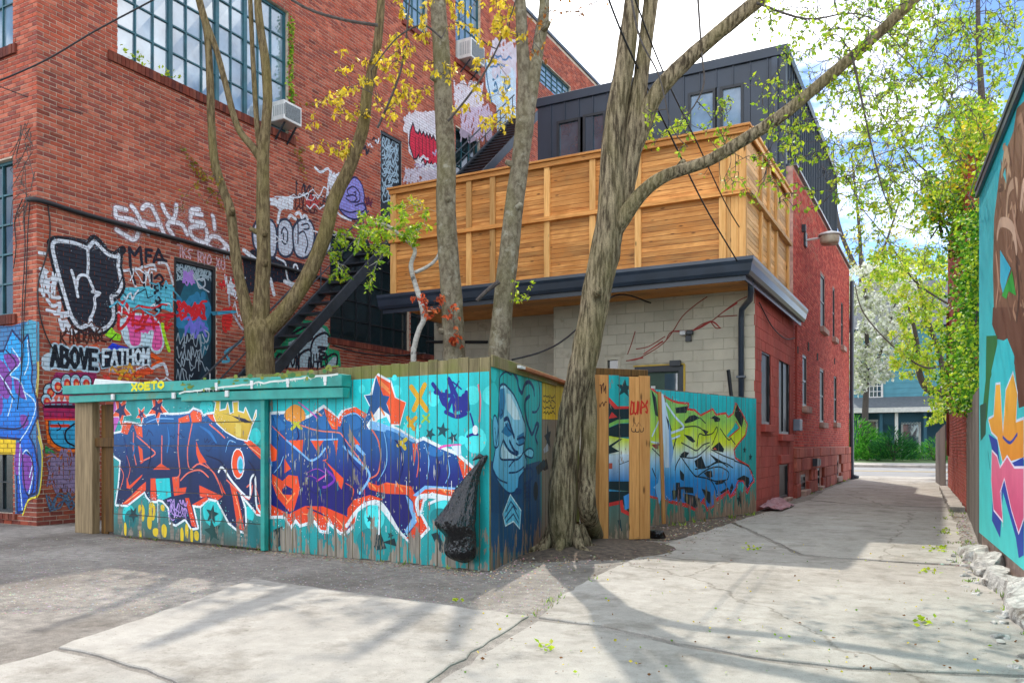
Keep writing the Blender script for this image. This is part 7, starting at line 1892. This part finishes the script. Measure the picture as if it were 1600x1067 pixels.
# shoots on the roof deck behind the screen
lv = Leaves(); tw = MB(); skd = [(at_d(u, 245, 15.3), .02) for u in (1000,1020,1045)]
grow(tw, lv, skd, ptgt([(1000,185,1070,225,14.9,15.6,12)], rt), leaf=dict(n=5, spread=.06, size=.08, pal=LIME, droop=-.2), maxr=2, r_tip=.003)
pl_ = thing('roof_shrub', (-4.6,15.5,Z_ROOF+.2), 'lime green shrub rising behind the timber screen', 'shrub')
part('stems', tw, M['bark_dark'], pl_, kind='stuff'); part('foliage', lv.mb(), M['leaf'], pl_, kind='stuff')

# ---- trees over and beyond the lane
def far_tree(name, label, base, stems, boxes, leaf, bark='bark_dark', r_base=.04, r_tip=.006, sag=.05, maxr=8, group=None, n=9):
    t = thing(name, base, label, 'tree', group); tr_ = MB(); sk = []; lv = Leaves()
    for pts, rad in stems: limb(tr_, sk, pts, rad, n, 6)
    part('trunk', tr_, M[bark], t, smooth=True)
    tw = MB(); grow(tw, lv, [s for s in sk if s[0].z > base[2]+2.0], ptgt(boxes, rt), leaf=leaf, r_base=r_base, r_tip=r_tip, sag=sag, maxr=maxr, nseg=6, n=4)
    part('twigs', tw, M['bark_dark'], t, kind='stuff'); part('crown', lv.mb(), M['leaf'], t, kind='stuff')
    return t
b = at_d(1545, 720, 25); 
far_tree('lane_tree', 'tall tree rising behind the ivy covered brick house', (b.x, b.y, 0), [([b*1.0+Vector((0,0,-b.z))] + pth(25, 1545,400, 1538,230, 1532,120, 1528,20, 1530,-120), [.2,.17,.12,.09,.07,.04]), (pth(25, 1538,240, 1500,180, 1450,130, 1400,80, 1330,20), [.04,.03,.025,.018,.012]), (pth(25, 1545,330, 1500,300, 1440,262, 1390,200, 1350,120), [.04,.03,.025,.018,.012])],
         [(1320,0,1600,140,22,30,170),(1330,140,1560,330,22,30,190),(1330,300,1470,420,24,30,60)], dict(n=6, spread=.14, size=.12, pal=GRN+LIME, along=.4), r_base=.022, r_tip=.007)
b = gnd(1477, 722)
b = at_d(1490, 735, 36); b.z = 0
far_tree('street_tree', 'yellow green street tree at the far end of the lane', (b.x, b.y, 0), [([b] + pth(36, 1490,640, 1470,612, 1448,606, 1436,580, 1432,530, 1420,480), [.25,.2,.18,.16,.13,.1,.05]), (pth(36, 1480,615, 1470,560, 1450,500, 1430,430), [.15,.12,.09,.04]), (pth(34, 1490,560, 1450,575, 1400,545, 1350,490, 1335,440), [.05,.04,.032,.025,.015]), (pth(34, 1490,480, 1430,440, 1390,380, 1350,330), [.05,.04,.03,.015])],
         [(1392,450,1475,575,33,38,90),(1445,570,1490,660,33,38,40),(1350,390,1480,460,32,38,66),(1400,540,1450,590,34,38,20)], dict(n=10, spread=.2, size=.15, pal=LIME+GRN[:2]+[lin(206,206,90)], along=.5), r_base=.03, r_tip=.008)
b = at_d(1350, 716, 53); b.z = .3
far_tree('blossom_tree', 'white blossoming tree in front of the blue house', (b.x, b.y, .3), [([b] + pth(53, 1352,640, 1355,560, 1352,480, 1348,400), [.25,.2,.16,.1,.05]), (pth(53, 1354,600, 1380,540, 1400,470), [.12,.09,.04]), (pth(53, 1354,590, 1335,540, 1320,470), [.12,.09,.04])],
         [(1318,415,1430,530,50,56,190),(1320,520,1400,596,50,55,100),(1325,570,1350,610,50,54,20)], dict(n=13, spread=.30, size=.20, pal=[lin(226,228,214), lin(206,210,190), lin(190,200,150), lin(232,232,226)], along=.6, droop=.1, w=.8), r_base=.04, r_tip=.01)
b = at_d(1330, 716, 62); b.z = .3
far_tree('bare_tree', 'thinly leaved tree rising behind the red brick house', (b.x, b.y, .3), [([b] + pth(62, 1340,560, 1345,420, 1340,330, 1330,240), [.28,.22,.16,.1,.05]), (pth(62, 1342,460, 1380,390, 1410,300), [.13,.09,.05]), (pth(62, 1342,430, 1310,350, 1300,250), [.2,.14,.06])],
         [(1296,200,1420,430,58,66,230),(1380,330,1480,440,58,66,70)], dict(n=3, spread=.3, size=.16, pal=LIME+YEL, along=.1), r_base=.04, r_tip=.013)
b = at_d(1425, 716, 75); b.z = .3
far_tree('backdrop_tree', 'pale green tree standing behind the blue house', (b.x, b.y, .3), [([b] + pth(75, 1425,600, 1425,500, 1420,420), [.4,.35,.25,.1]), (pth(75, 1424,560, 1470,480), [.2,.08])],
         [(1380,400,1500,560,70,80,110),(1440,480,1520,600,70,80,60)], dict(n=10, spread=.5, size=.4, pal=GRN+[lin(80,120,40)], along=.5), r_base=.05, r_tip=.014)
# ---- ivy over fence and brick house
def ivy(name, label, boxes, size, pal, base, cat='ivy'):
    t = thing(name, base, label, cat); lv = Leaves(); st = MB()
    for (u0,v0,u1,v1,d0,d1,n) in boxes:
        for _ in range(n):
            u, v = random.gauss((u0+u1)/2, (u1-u0)/4.2), random.uniform(v0, v1)
            p = at_d(u, v, random.uniform(d0, d1)); c = random.choice(pal)
            for _ in range(3): lv.leaf(p + rnd3()*.07, rnd3()*.6 + Vector((-.5,-.3,-.6)), size*random.uniform(.6,1.3), c, .8)
        q0, q1 = at_d((u0+u1)/2, v1, (d0+d1)/2), at_d((u0+u1)/2+8, v0, (d0+d1)/2)
        for _ in range(6):
            st.tube([q0+rnd3()*.1, q0.lerp(q1,.3)+rnd3()*.15, q0.lerp(q1,.7)+rnd3()*.15, q1+rnd3()*.15], [.02,.016,.012,.006], 5, cap=False)
    part('stems', st, M['bark_dark'], t, kind='stuff'); part('foliage', lv.mb(), M['leaf'], t, kind='stuff')
IVY = [lin(86,146,30), lin(112,168,38), lin(64,122,28), lin(150,190,44), lin(48,98,24), lin(176,200,50)]
ivy('ivy', 'thick green ivy hanging over brick house and plank fence', [(1490,430,1555,640,12.6,16,1500),(1468,510,1530,640,15,18,700),(1500,330,1560,450,12.6,16.5,1300),(1470,300,1540,400,16,18,650),(1528,250,1560,500,12.3,13,600),(1440,280,1500,360,17,19,260)], .07, IVY, (.6,15,2.0))
ivy('ivy', 'yellow green upper ivy crowning the brick house', [(1470,190,1560,300,15,18,900),(1500,160,1570,240,14,17,400),(1440,300,1490,345,17,18.5,160)], .08, [lin(150,186,30), lin(186,200,40), lin(214,190,50), lin(110,160,30)], (.8,17,4.5))
lv = Leaves()
vine = thing('window_vine', (-12.8,13.7,8.2), 'thin green vine climbing the right side of the big window', 'vine')
for _ in range(240):
    p = Vector(WL.pt(o_big[1]+random.gauss(.03,.05), random.uniform(8.7,10.8), .03)); lv.leaf(p, rnd3()*.5+Vector((.4,0,-.4)), .07, random.choice(GRN), .8)
for u in (352,): pass
for (u,v,n_) in ((215,110,20),(258,116,16),(205,100,8)):
    for _ in range(n_):
        p = Vector(WL.pt(WL.s(u)+random.gauss(0,.12), o_big[2]+random.uniform(-.03,.16), .05)); lv.leaf(p, rnd3()*.5+Vector((.3,0,.3)), .08, random.choice(LIME), .7)
for (u0,v0,u1,v1,n_) in ((280,228,330,300,50),(300,250,350,330,40),(460,215,475,290,30),(455,160,490,165,16),(470,230,470,270,16)):
    for _ in range(n_):
        t_ = random.random(); s_, z_ = WL.uv(u0+(u1-u0)*t_+random.gauss(0,2.5), v0+(v1-v0)*t_+random.gauss(0,2)); lv.leaf(Vector(WL.pt(s_, z_, .03)), rnd3()*.5+Vector((.4,0,-.4)), .07, random.choice([lin(150,140,40), lin(120,130,40), lin(150,100,40)]), .7)
part('foliage', lv.mb(), M['leaf'], vine, kind='stuff')
# ---- junipers before the blue house
def juniper(label, c, h, r, n, pal):
    t = thing('juniper_shrub', c, label, 'shrub', 'junipers before the blue house'); lv = Leaves(); st = MB(); c = Vector(c)
    for _ in range(n):
        a = random.uniform(0, 6.283); l = random.random()**.6; e = random.random()
        p = c + Vector((math.cos(a)*r*l, math.sin(a)*r*l*.7, h*(.05+.9*e)*(1-.55*l)))
        lv.leaf(p, Vector((math.cos(a)*.9, math.sin(a)*.9, .55+.3*random.random()))+rnd3()*.25, random.uniform(.25,.55)*h*.35, random.choice(pal), .16)
    for k in range(6): st.tube([c, c+Vector((math.cos(k)*r*.4, math.sin(k)*r*.4, h*.6))], [.05,.02], 5)
    part('stems', st, M['bark_dark'], t, kind='stuff'); part('foliage', lv.mb(), M['leaf'], t, kind='stuff')
JP = [lin(60,140,40), lin(90,170,50), lin(40,110,36), lin(110,180,60)]
for (u, d, h, r, lab, pal) in ((1338,52,3.0,1.7,'tall bright green juniper at the corner of the red house',JP),(1372,50,1.5,2.0,'spreading juniper before the porch',JP),(1396,49,2.2,1.2,'pointed dark juniper left of the screen door',[lin(40,104,50), lin(60,130,60), lin(30,84,40)]),(1460,50,1.6,1.2,'low juniper right of the screen door',JP),(1355,51.2,1.5,1.8,'low juniper nearest the pavement',JP)):
    p = at_d(u, 700, d); juniper(lab, (p.x, p.y, gz(p.y)+.1), h, r, 1500, pal)
# ================================================================== FITTINGS AND SMALL THINGS
# window air conditioners
def aircon(P, s0, s1, z0, z1, dep, label):
    t = thing('air_conditioner', P.pt((s0+s1)/2, z0, dep/2), label, 'air conditioner', 'window air conditioners')
    b_ = part('case', MB().obox(P, s0, s1, z0, z1, -.1, dep), M['white_metal'], t, bevel=.012)
    g = MB(); n = 12
    for i in range(n):
        za = z0+.06+(z1-z0-.12)*i/n; g.obox(P, s0+.05, s1-.05, za, za+(z1-z0-.12)/n*.55, dep+.002, dep+.012)
    part('grille', g, M['grille'], t); part('grille_back', MB().obox(P, s0+.045, s1-.045, z0+.055, z1-.055, dep-.002, dep+.003), M['dark'], t)
    for i in range(6): part('side_slot', MB().obox(P, s0-.004, s0+.004, z0+.1, z1-.1, .06+.06*i, .085+.06*i), M['grille'], b_)
    part('bracket', MB().bar(P.pt(s0+.1,z0-.02,dep*.8), P.pt(s0+.1,z0-.35,.02), .03,.03), M['steel_dark'], t)
    part('bracket', MB().bar(P.pt(s1-.1,z0-.02,dep*.8), P.pt(s1-.1,z0-.35,.02), .03,.03), M['steel_dark'], t)
s_ac = WL.s(424)
aircon(WL, s_ac, s_ac+.55, WL.z(440,198), WL.z(440,168), .36, 'white window air conditioner at the sill of the big window')
s_ac = WL.s(716); z_ac = o_w4[2]
aircon(WL, s_ac, s_ac+.8, z_ac+.02, z_ac+.6, .45, 'small white air conditioner in the narrow upper window')
# fire stairs
def stair(name, label, foot, head, width, n, P=None):
    """two channels, treads and a handrail; runs along the wall"""
    t = thing(name, tuple(foot), label, 'stair', 'black steel fire stairs'); a, b = Vector(foot), Vector(head)
    out = Vector((width, 0, 0))
    for off in (Vector((0,0,0)), out): part('stringer', MB().bar(a+off, b+off, .05, .24), M['steel_dark'], t, bevel=.006)
    for i in range(n):
        p = a.lerp(b, (i+.5)/n); part('tread', MB().box(p.x+.03, p.x+width-.03, p.y-.13, p.y+.13, p.z-.02, p.z+.012), M['steel_dark'], t)
    up = Vector((0,0,.8))
    for off in (Vector((0,0,0)),):
        part('handrail', MB().tube([a+off+up, b+off+up], .022, 8).tube([a+off+up*.55, b+off+up*.55], .016, 8), M['steel_dark'], t)
        for f in (.03,.25,.5,.75,.97):
            p = a.lerp(b,f)+off; part('baluster', MB().tube([p, p+up], .016, 6), M['steel_dark'], t)
    return t
XL = -12.6
WLo = Plane((XL+.75, 7.95), (0, 1), (1, 0))
pa, pb = WLo.uv(436, 572), WLo.uv(606, 384)
t0 = (0.1 - pa[1]) / (pb[1] - pa[1])
stair('fire_stair', 'black steel fire stair climbing past the dark lower window', (XL, 7.95+pa[0]+(pb[0]-pa[0])*t0, .1), (XL, 7.95+pa[0]+(pb[0]-pa[0])*1.06, pa[1]+(pb[1]-pa[1])*1.06), .75, 22)
f_ = WL.uv(712, 290); h_ = WL.uv(803, 195)
stair('fire_stair', 'upper black fire stair beside the metal rooftop storey', (XL, 7.95+f_[0]-.5, f_[1]-.1), (XL, 7.95+h_[0]-.4, h_[1]), .9, 20)
ll = WL.uv(590, 318)
lan = thing('stair_landing', (XL+.45, 7.95+WL.s(610), WL.z(610,330)-.4), 'black steel landing outside the scrawled upper door', 'landing')
z_l = o_door2[2]-.02
part('deck', MB().box(XL, XL+1.1, 7.95+o_door2[0]-.3, 7.95+o_w5[0]-.2, z_l-.08, z_l), M['steel_dark'], lan)
part('railing', MB().tube([(XL+1.08, 7.95+o_door2[0]+.9, z_l+1.0), (XL+1.08, 7.95+o_w5[0]-.2, z_l+1.0)], .022, 8).tube([(XL+1.08, 7.95+o_door2[0]+.9, z_l+.5), (XL+1.08, 7.95+o_w5[0]-.2, z_l+.5)], .018, 8), M['steel_dark'], lan)
for f in np.linspace(0,1,5):
    y_ = 7.95+o_door2[0]+.9+(o_w5[0]-o_door2[0]-1.1)*f; part('baluster', MB().tube([(XL+1.08,y_,z_l),(XL+1.08,y_,z_l+1.0)], .018, 6), M['steel_dark'], lan)
part('brace', MB().bar((XL,7.95+o_door2[0],z_l-1.0),(XL+1.0,7.95+o_door2[0],z_l-.1),.05,.05).bar((XL,7.95+o_door2[0]+2,z_l-1.0),(XL+1.0,7.95+o_door2[0]+2,z_l-.1),.05,.05), M['steel_dark'], lan)
# landing and rail at the lower door
lr = thing('door_railing', (XL+.6, 7.95+o_door1[1], 0), 'black pipe railing at the scrawled lower door', 'railing')
y0, y1 = 7.95+o_door1[0]-1.3, 7.95+o_door1[1]+1.3; z0 = o_door1[2]; xr = XL+1.0
part('landing', MB().box(XL-.2, xr+.1, 7.95+o_door1[0]-.15, y1, z0-.14, z0-.02), M['steel_dark'], lr)
part('top_rail', MB().tube([(xr,y0-.2,z0-.1),(xr,7.95+o_door1[0]+.55,z0+.98),(xr,y1,z0+.98)], .026, 8), M['steel_dark'], lr)
part('mid_rail', MB().tube([(xr,7.95+o_door1[0]+.55,z0+.5),(xr,y1,z0+.5)], .02, 8), M['steel_dark'], lr)
for yy_ in np.linspace(7.95+o_door1[0]+.55, y1, 5): part('baluster', MB().tube([(xr,yy_,z0-.1),(xr,yy_,z0+.98)], .02, 8), M['steel_dark'], lr)
part('support', MB().box(xr-.05,xr+.05,7.95+o_door1[0],7.95+o_door1[0]+.08,0,z0-.15).box(xr-.05,xr+.05,y1-.1,y1-.02,0,z0-.15), M['steel_dark'], lr)
# conduit and loose cables on the workshop
def cable(name, pts, r, label, grp=None, n=6, sub=8):
    return single(name, MB().tube(sm3(pts, sub), r, n), M['black_cable'], label, 'cable', grp, smooth=True)
cq = [WL.pt(*WL.uv(u,v), .06) for u, v in ((50,312),(120,333),(200,355),(280,376),(365,400),(440,418),(515,440))]
cq[0] = WS.pt(-.15, cq[1][2]+.05, .06)
cable('conduit', [cq[0]] + [WL.pt(.02, WL.z(58,314), .07)] + cq[1:], .04, 'thick black conduit running along the brick wall under white lettering', n=10, sub=4)
for i, (pp) in enumerate(((38,312,26,345,28,385,24,420),(50,312,46,370,44,430,40,500,38,560,30,640),(40,320,42,390,38,470,36,580))):
    cable('loose_wire', [WS.pt(*WS.uv(pp[j],pp[j+1]), .03) for j in range(0,len(pp),2)], .008, ('thin wire curling beside the left window frame','long thin wire hanging down the narrow corner wall','second thin wire hanging close to the corner')[i])
cable('loose_wire', [WL.pt(*WL.uv(u,v), .04) for u, v in ((72,318),(76,360),(70,400),(58,440),(58,480),(68,520),(84,552))], .011, 'black wire snaking down the brick corner to ABOVE lettering')
tg = MB(); rv = random.Random(4)
for i in range(26):
    z_ = rv.uniform(WS.z(40,190), WS.z(40,318)); s_ = rv.uniform(-.42,-.02)
    p = Vector(WS.pt(s_, z_, .04)); tg.tube([p, p+Vector((rv.gauss(0,.12), -.03, rv.uniform(-.3,.1))), p+Vector((rv.gauss(0,.18), -.05, rv.uniform(-.6,-.1)))], .006, 4, cap=False)
single('dead_vine', tg, M['bark_dark'], 'tangle of bare dead vine stems on the brick corner', 'vine')
cable('overhead_wire', [at_d(-60,150,11.5), at_d(60,100,11.6), at_d(150,48,11.7), at_d(240,0,11.8), at_d(330,-50,12)], .012, 'grey wire crossing the top left corner')
cable('overhead_wire', [at_d(-40,120,12.9), at_d(60,158,13.2), at_d(130,178,13.6)], .008, 'thin dark wire sagging to the left brick corner')
cable('service_wire', [at_d(930,-60,8.6), at_d(975,60,9.3), at_d(1042,200,10.8), at_d(1100,320,12.6), at_d(1150,405,14.2), Vector((-3.22,16.0,4.25))], .012, 'black service wire dropping to the corner of the block wall')
cable('service_wire', [at_d(985,-20,8.8), at_d(1035,110,10.2), at_d(1090,225,12.2), at_d(1140,330,14.0), at_d(1185,400,15.6), Vector((-3.18,20.6,4.4))], .010, 'second service wire dropping past the screen to the red wall')
cable('slack_cable', [at_d(800,562,13.4), at_d(850,548,13.8), at_d(890,524,14.6), at_d(960,462,15.6), Vector((-5.3,16.05,4.2))], .016, 'black slack cable rising from the bin store to the eave')
cable('slack_cable', [RW.pt(.3,4.1,.02), RW.pt(1.6,3.78,.04), RW.pt(3.2,3.72,.04), RW.pt(4.6,3.9,.03)], .012, 'pale cable looping across the red side wall')
cable('slack_cable', [WL.pt(*WL.uv(u,v), .1) for u, v in ((515,540),(560,552),(610,556),(660,552))], .02, 'cable lying along the sill under the dark window')
# barn lamp on the red brick wall
lp = thing('wall_lamp', RW.pt(RW.s(1258), RW.z(1258,378), .0), 'round grey yard lamp on a bracket high on the red wall', 'lamp')
s_, z_ = RW.uv(1257, 376)
part('back_plate', MB().obox(RW, s_-.15, s_+.15, z_-.16, z_+.2, 0, .05), M['steel_dark'], lp)
part('arm', MB().tube([RW.pt(s_,z_,.05), RW.pt(s_,z_+.03,.42)], .028, 8), M['white_metal'], lp)
c = Vector(RW.pt(s_, z_, .62)); mb = MB()
prof = [(.02,.16),(.12,.15),(.27,.10),(.29,.07),(.28,.05)]
for i in range(len(prof)-1): pass
vs = [(c.x+math.cos(6.283*k/20)*r_, c.y+math.sin(6.283*k/20)*r_, c.z+h_) for r_, h_ in prof for k in range(20)]
mb.add(vs, [(i*20+k, i*20+(k+1)%20, (i+1)*20+(k+1)%20, (i+1)*20+k) for i in range(len(prof)-1) for k in range(20)] + [tuple(range(20))])
part('hood', mb, M['white_metal'], lp, smooth=True)
mb = MB(); prof = [(.25,.05),(.24,-.10),(.21,-.17),(.02,-.18)]
vs = [(c.x+math.cos(6.283*k/20)*r_, c.y+math.sin(6.283*k/20)*r_, c.z+h_) for r_, h_ in prof for k in range(20)]
mb.add(vs, [(i*20+k, i*20+(k+1)%20, (i+1)*20+(k+1)%20, (i+1)*20+k) for i in range(len(prof)-1) for k in range(20)])
part('lens', mb, m_plain('lamp_lens', (.45,.40,.30), .3, .15, 5), lp, smooth=True)
part('junction_box', MB().obox(RW, s_-.5, s_-.38, z_+.12, z_+.3, 0, .1), M['steel_dark'], lp)
# security light, meter box, far downspout
sl = thing('security_light', GW.pt(GW.s(1077), GW.z(1077,530), .05), 'white twin security light on the grey block wall', 'lamp')
s_, z_ = GW.uv(1076, 526)
part('base', MB().obox(GW, s_-.05, s_+.06, z_-.1, z_+.02, 0, .06), M['window_black'], sl)
for dx in (-.09, .05): part('head', MB().obox(GW, s_+dx-.06, s_+dx+.06, z_+.025, z_+.11, .03, .14), M['white_metal'] if dx < 0 else M['window_black'], sl, bevel=.01)
s_, z_ = RW.uv(1241, 664)
mtr = thing('meter_box', RW.pt(s_, z_-.15, .05), 'blue grey meter box on the seam of the red wall', 'meter box')
part('box', MB().obox(RW, s_-.22, s_+.22, z_-.14, z_+.14, .01, .16), m_plain('meter_paint', lin(110,124,140), .5, .15), mtr, bevel=.008)
part('conduit', MB().tube([RW.pt(s_-.1,z_+.14,.06), RW.pt(s_-.1,4.2,.06)], .025, 6), m_plain('red_conduit', lin(150,60,50), .7, .2), mtr)
single('downspout', MB().tube(sm3([RW.pt(S_END-.05,7.6,.1), RW.pt(S_END-.05,.35,.1), RW.pt(S_END-.05,.12,.16), RW.pt(S_END-.05,.04,.34)],5), .075, 10), M['gutter'], 'black downspout at the far end of the red wall', 'downspout', smooth=True)
single('gas_valve', MB().obox(RW, RW.s(1265), RW.s(1268), RW.z(1266,728), RW.z(1266,716), .07, .2).obox(RW, RW.s(1268.5), RW.s(1271), RW.z(1269,727), RW.z(1269,717), .07, .2), M['steel_dark'], 'pair of small black pipes stubbed out of the stone footing', 'pipe')
single('leaning_bar', MB().bar(at_y(1138,578,16.0), at_y(1143,622,15.95), .05, .05), M['window_black'], 'short black bar leaning on the grey wall behind the fence', 'bar')
single('wall_stripe_pipe', MB().tube([GR.pt(GR.s(668), GR.z(700,532), .04), GR.pt(GR.s(763), GR.z(760,535), .04)], .035, 8), M['window_black'], 'short black pipe fixed across the recessed grey wall', 'pipe')
# torn sheet at the foot of the red wall
mb = MB(); nx, ny = 14, 6; vs = []
for i in range(nx):
    for j in range(ny):
        p = Vector(RW.pt(.15 + 1.6*i/(nx-1), 0, .05 + .42*j/(ny-1)))
        vs.append((p.x, p.y, .05 + .07*mnoise.noise(Vector((i*.5, j*.8, 2))) + .14*(1-j/(ny-1))*(.4+.6*i/nx)))
mb.add(vs, [(i*ny+j, (i+1)*ny+j, (i+1)*ny+j+1, i*ny+j+1) for i in range(nx-1) for j in range(ny-1)])
o = single('torn_sheet', mb, m_plain('torn_sheet', lin(150,110,116), .6, .35, 4, dirt=(lin(110,40,40), 5, .52)), 'crumpled pink grey sheet lying at the foot of the red wall', 'sheet')
sd = o.modifiers.new('solid', 'SOLIDIFY'); sd.thickness = .008
# black bin bag hung on the fence corner
m, nt, bs = new_mat('bin_bag'); M['bag'] = m
bs.inputs['Base Color'].default_value = (.005,.0055,.007,1); bs.inputs['Roughness'].default_value = .17; bs.inputs['Specular IOR Level'].default_value = .5
nb_ = noise_node(nt, 7, 5, (1,1,.45), rough=.6); bump(nt, bs, nb_.outputs['Fac'], 1.0, .09)
bag = thing('bin_bag', FF.pt(.2,.3,.15), 'black plastic bin bag hanging at the fence corner', 'bag')
bo = Z(590, 710, .178)
rows_ = [(40,948,965),(90,900,958),(160,845,940),(240,790,930),(330,740,925),(420,700,922),(500,645,920),(560,600,925),(600,597,925),(640,630,925),(680,670,925),(720,690,928),(790,670,930),(850,668,926),(890,710,905),(930,765,830),(940,790,815)]
mb = MB(); na = 36; vs = []
for i, (y, xa, xb) in enumerate(rows_):
    (u0, v_), (u1, _) = bo(xa, y, xb, y); sa, z_ = FF.uv(u0, v_); sb_, _ = FF.uv(u1, v_)
    c_, h_ = (sa+sb_)/2, abs(sa-sb_)/2; dp = min(.17, .03 + h_*.55)
    for k in range(na):
        a = 6.2832*k/na; w_ = 1 + .10*abs(math.sin(a*5 + i*.12 + mnoise.noise(Vector((i*.3, a, 1))))) - .05 + .22*(abs(mnoise.noise(Vector((math.cos(a)*3.4, math.sin(a)*3.4, i*.30)))) - .2)
        vs.append(FF.pt(c_ + math.cos(a)*h_*w_, z_ + .012*mnoise.noise(Vector((a, i, 7))), .035 + dp*(1+math.sin(a)*.95*w_)*.9))
mb.add(vs, [(i*na+k, i*na+(k+1)%na, (i+1)*na+(k+1)%na, (i+1)*na+k) for i in range(len(rows_)-1) for k in range(na)] + [tuple(range(na))[::-1], tuple((len(rows_)-1)*na+k for k in range(na))])
o = part('sack', mb, M['bag'], bag, smooth=True); sb2 = o.modifiers.new('sub', 'SUBSURF'); sb2.levels = sb2.render_levels = 1
kn = MB(); a0 = Vector(FF.pt(.03, FF.z(760,716), .03))
kn.tube([a0+Vector((.02,0,.03)), a0+Vector((0,-.02,.0)), a0+Vector((-.03,-.04,-.05)), a0+Vector((-.06,-.05,-.12))], [.012,.03,.034,.03], 8, wob=.2)
kn.tube([a0, a0+Vector((-.05,-.03,.03)), a0+Vector((-.13,-.04,-.02))], [.016,.026,.006], 7, wob=.2)
part('knot', kn, M['bag'], bag, smooth=True)
mb = MB(); q = Vector(tuple(gnd(1026,842)))
vs = [tuple(q + Vector((math.cos(a)*.11*(1+.3*math.sin(3*a+b_*5)), math.sin(a)*.09, .02+b_*.05))*(1)) for b_ in (0,1,2) for a in np.linspace(0,6.283,12,endpoint=False)]
mb.add(vs, [(i*12+k, i*12+(k+1)%12, (i+1)*12+(k+1)%12, (i+1)*12+k) for i in range(2) for k in range(12)] + [tuple(24+k for k in range(12))])
single('black_rag', mb, M['bag'], 'small black plastic scrap on the soil by the gate', 'scrap', smooth=True)
# litter: gravel, twigs and fallen leaves nobody could count
gmb = MB(); rg = random.Random(12)
def scatter(n, fn, size, cols, flat=.6):
    for _ in range(n):
        x, y, z = fn(); s_ = size*rg.uniform(.4,1.3); c_ = tuple(k*rg.uniform(.7,1.3) for k in rg.choice(cols)); a = rg.uniform(0,6.28)
        ca, sa = math.cos(a)*s_, math.sin(a)*s_
        gmb.add([(x+ca,y+sa,z),(x-sa*.8,y+ca*.8,z),(x-ca,y-sa,z),(x+sa*.9,y-ca*.9,z),(x+ca*.1,y,z+s_*flat)], [(0,1,4),(1,2,4),(2,3,4),(3,0,4)], c_)
def yard():
    while True:
        u, v = rg.uniform(0, 1000), rg.uniform(838, 965)
        if v > 838 + max(0,(u-190))*.09 and v < 960: 
            p = gnd(u, v)
            if p.y < 7.35 or p.x > -3.9: return (p.x, p.y, .0)
scatter(6500, yard, .0105, [(.27,.25,.225),(.18,.165,.15),(.33,.31,.285),(.22,.17,.13)], .4)
scatter(1500, lambda: (rg.gauss(-3.9,.6), rg.gauss(9.3,.8), .05*max(0,1-((rg.random())**.5))), .016, [(.25,.17,.1),(.12,.08,.05),(.4,.33,.25)])
scatter(900, lambda: (rg.uniform(-4.2,-2.8), rg.uniform(10.6,16), .01), .018, [(.25,.17,.1),(.12,.08,.05),(.35,.3,.22)])
scatter(900, lambda: (rg.uniform(-.15,.36), rg.uniform(9.5,18), .005), .02, [(.3,.26,.2),(.2,.15,.1),(.45,.42,.38)])
scatter(1500, lambda: (lambda s_: (FF.pt(s_, 0, abs(rg.gauss(0,.16))+.02)[0], FF.pt(s_, 0, abs(rg.gauss(0,.16))+.02)[1], .0))(rg.uniform(0,6.2)), .016, [(.2,.13,.08),(.12,.085,.06),(.3,.24,.17)], .35)
scatter(500, lambda: (rg.uniform(-4.3,-4.0) + rg.gauss(0,.3), rg.uniform(6.9,8.6), .0), .014, [(.45,.38,.3),(.3,.2,.12)])
tag(part('gravel', gmb, M['wallpaint']), 'loose gravel and bark litter round the fences', kind='stuff')
wd = Leaves()                                            # weeds in the joints and along the walls
def tuft(p, n, h):
    for _ in range(n):
        q = Vector(p) + Vector((rg.gauss(0,.03), rg.gauss(0,.03), .0)); wd.leaf(q, Vector((rg.gauss(0,.5), rg.gauss(0,.5), 1.0)), h*rg.uniform(.5,1.3), rg.choice(GRN + [lin(90,110,40), lin(130,120,60)]), .18)
for _ in range(16): tuft(MU.pt(rg.uniform(.2,6), .0, rg.uniform(.1,.40)), 8, .055)
for _ in range(14): tuft((rg.uniform(.0,.34), rg.uniform(11.6,18), .01), 8, .06)
for _ in range(12): tuft(LF.pt(rg.uniform(0,3.4), .0, rg.uniform(.03,.2)), 7, .08)
for _ in range(12): tuft(FF.pt(rg.uniform(.1,6), .0, rg.uniform(.03,.10)), 6, .06)
for _ in range(9): tuft(RW.pt(rg.uniform(2,17), .0, rg.uniform(.09,.16)), 8, .09)
for _ in range(10): t_ = rg.random(); p_ = gnd(830+t_*120, 964-t_*70); tuft((p_.x+rg.gauss(0,.04), p_.y, .0), 5, .05)
tag(part('weeds', wd.mb(), M['leaf']), 'small weeds along walls, fences and slab joints', kind='stuff')
lv = Leaves()
for _ in range(260):
    u, v = rg.uniform(700,1600), rg.uniform(850,1060); p = gnd(u, v); p.z = .024
    lv.leaf(p, Vector((rg.gauss(0,1), rg.gauss(0,1), .12)), rg.uniform(.012,.032), rg.choice(YEL + GRN + [lin(120,80,40)]*5), .7)
for (u, v, n_) in ((1465,860,40),(1175,860,22),(1440,975,14),(1450,895,14),(715,942,8),(850,1016,10),(1480,832,20)):
    for _ in range(n_):
        p = gnd(u+rg.gauss(0,9), v+rg.gauss(0,3)); p.z = .026; lv.leaf(p, Vector((rg.gauss(0,1), rg.gauss(0,1), .2)), .05, rg.choice(LIME), .6)
tag(part('fallen_leaves', lv.mb(), M['leaf']), 'small fallen leaves and buds on the concrete', kind='stuff')
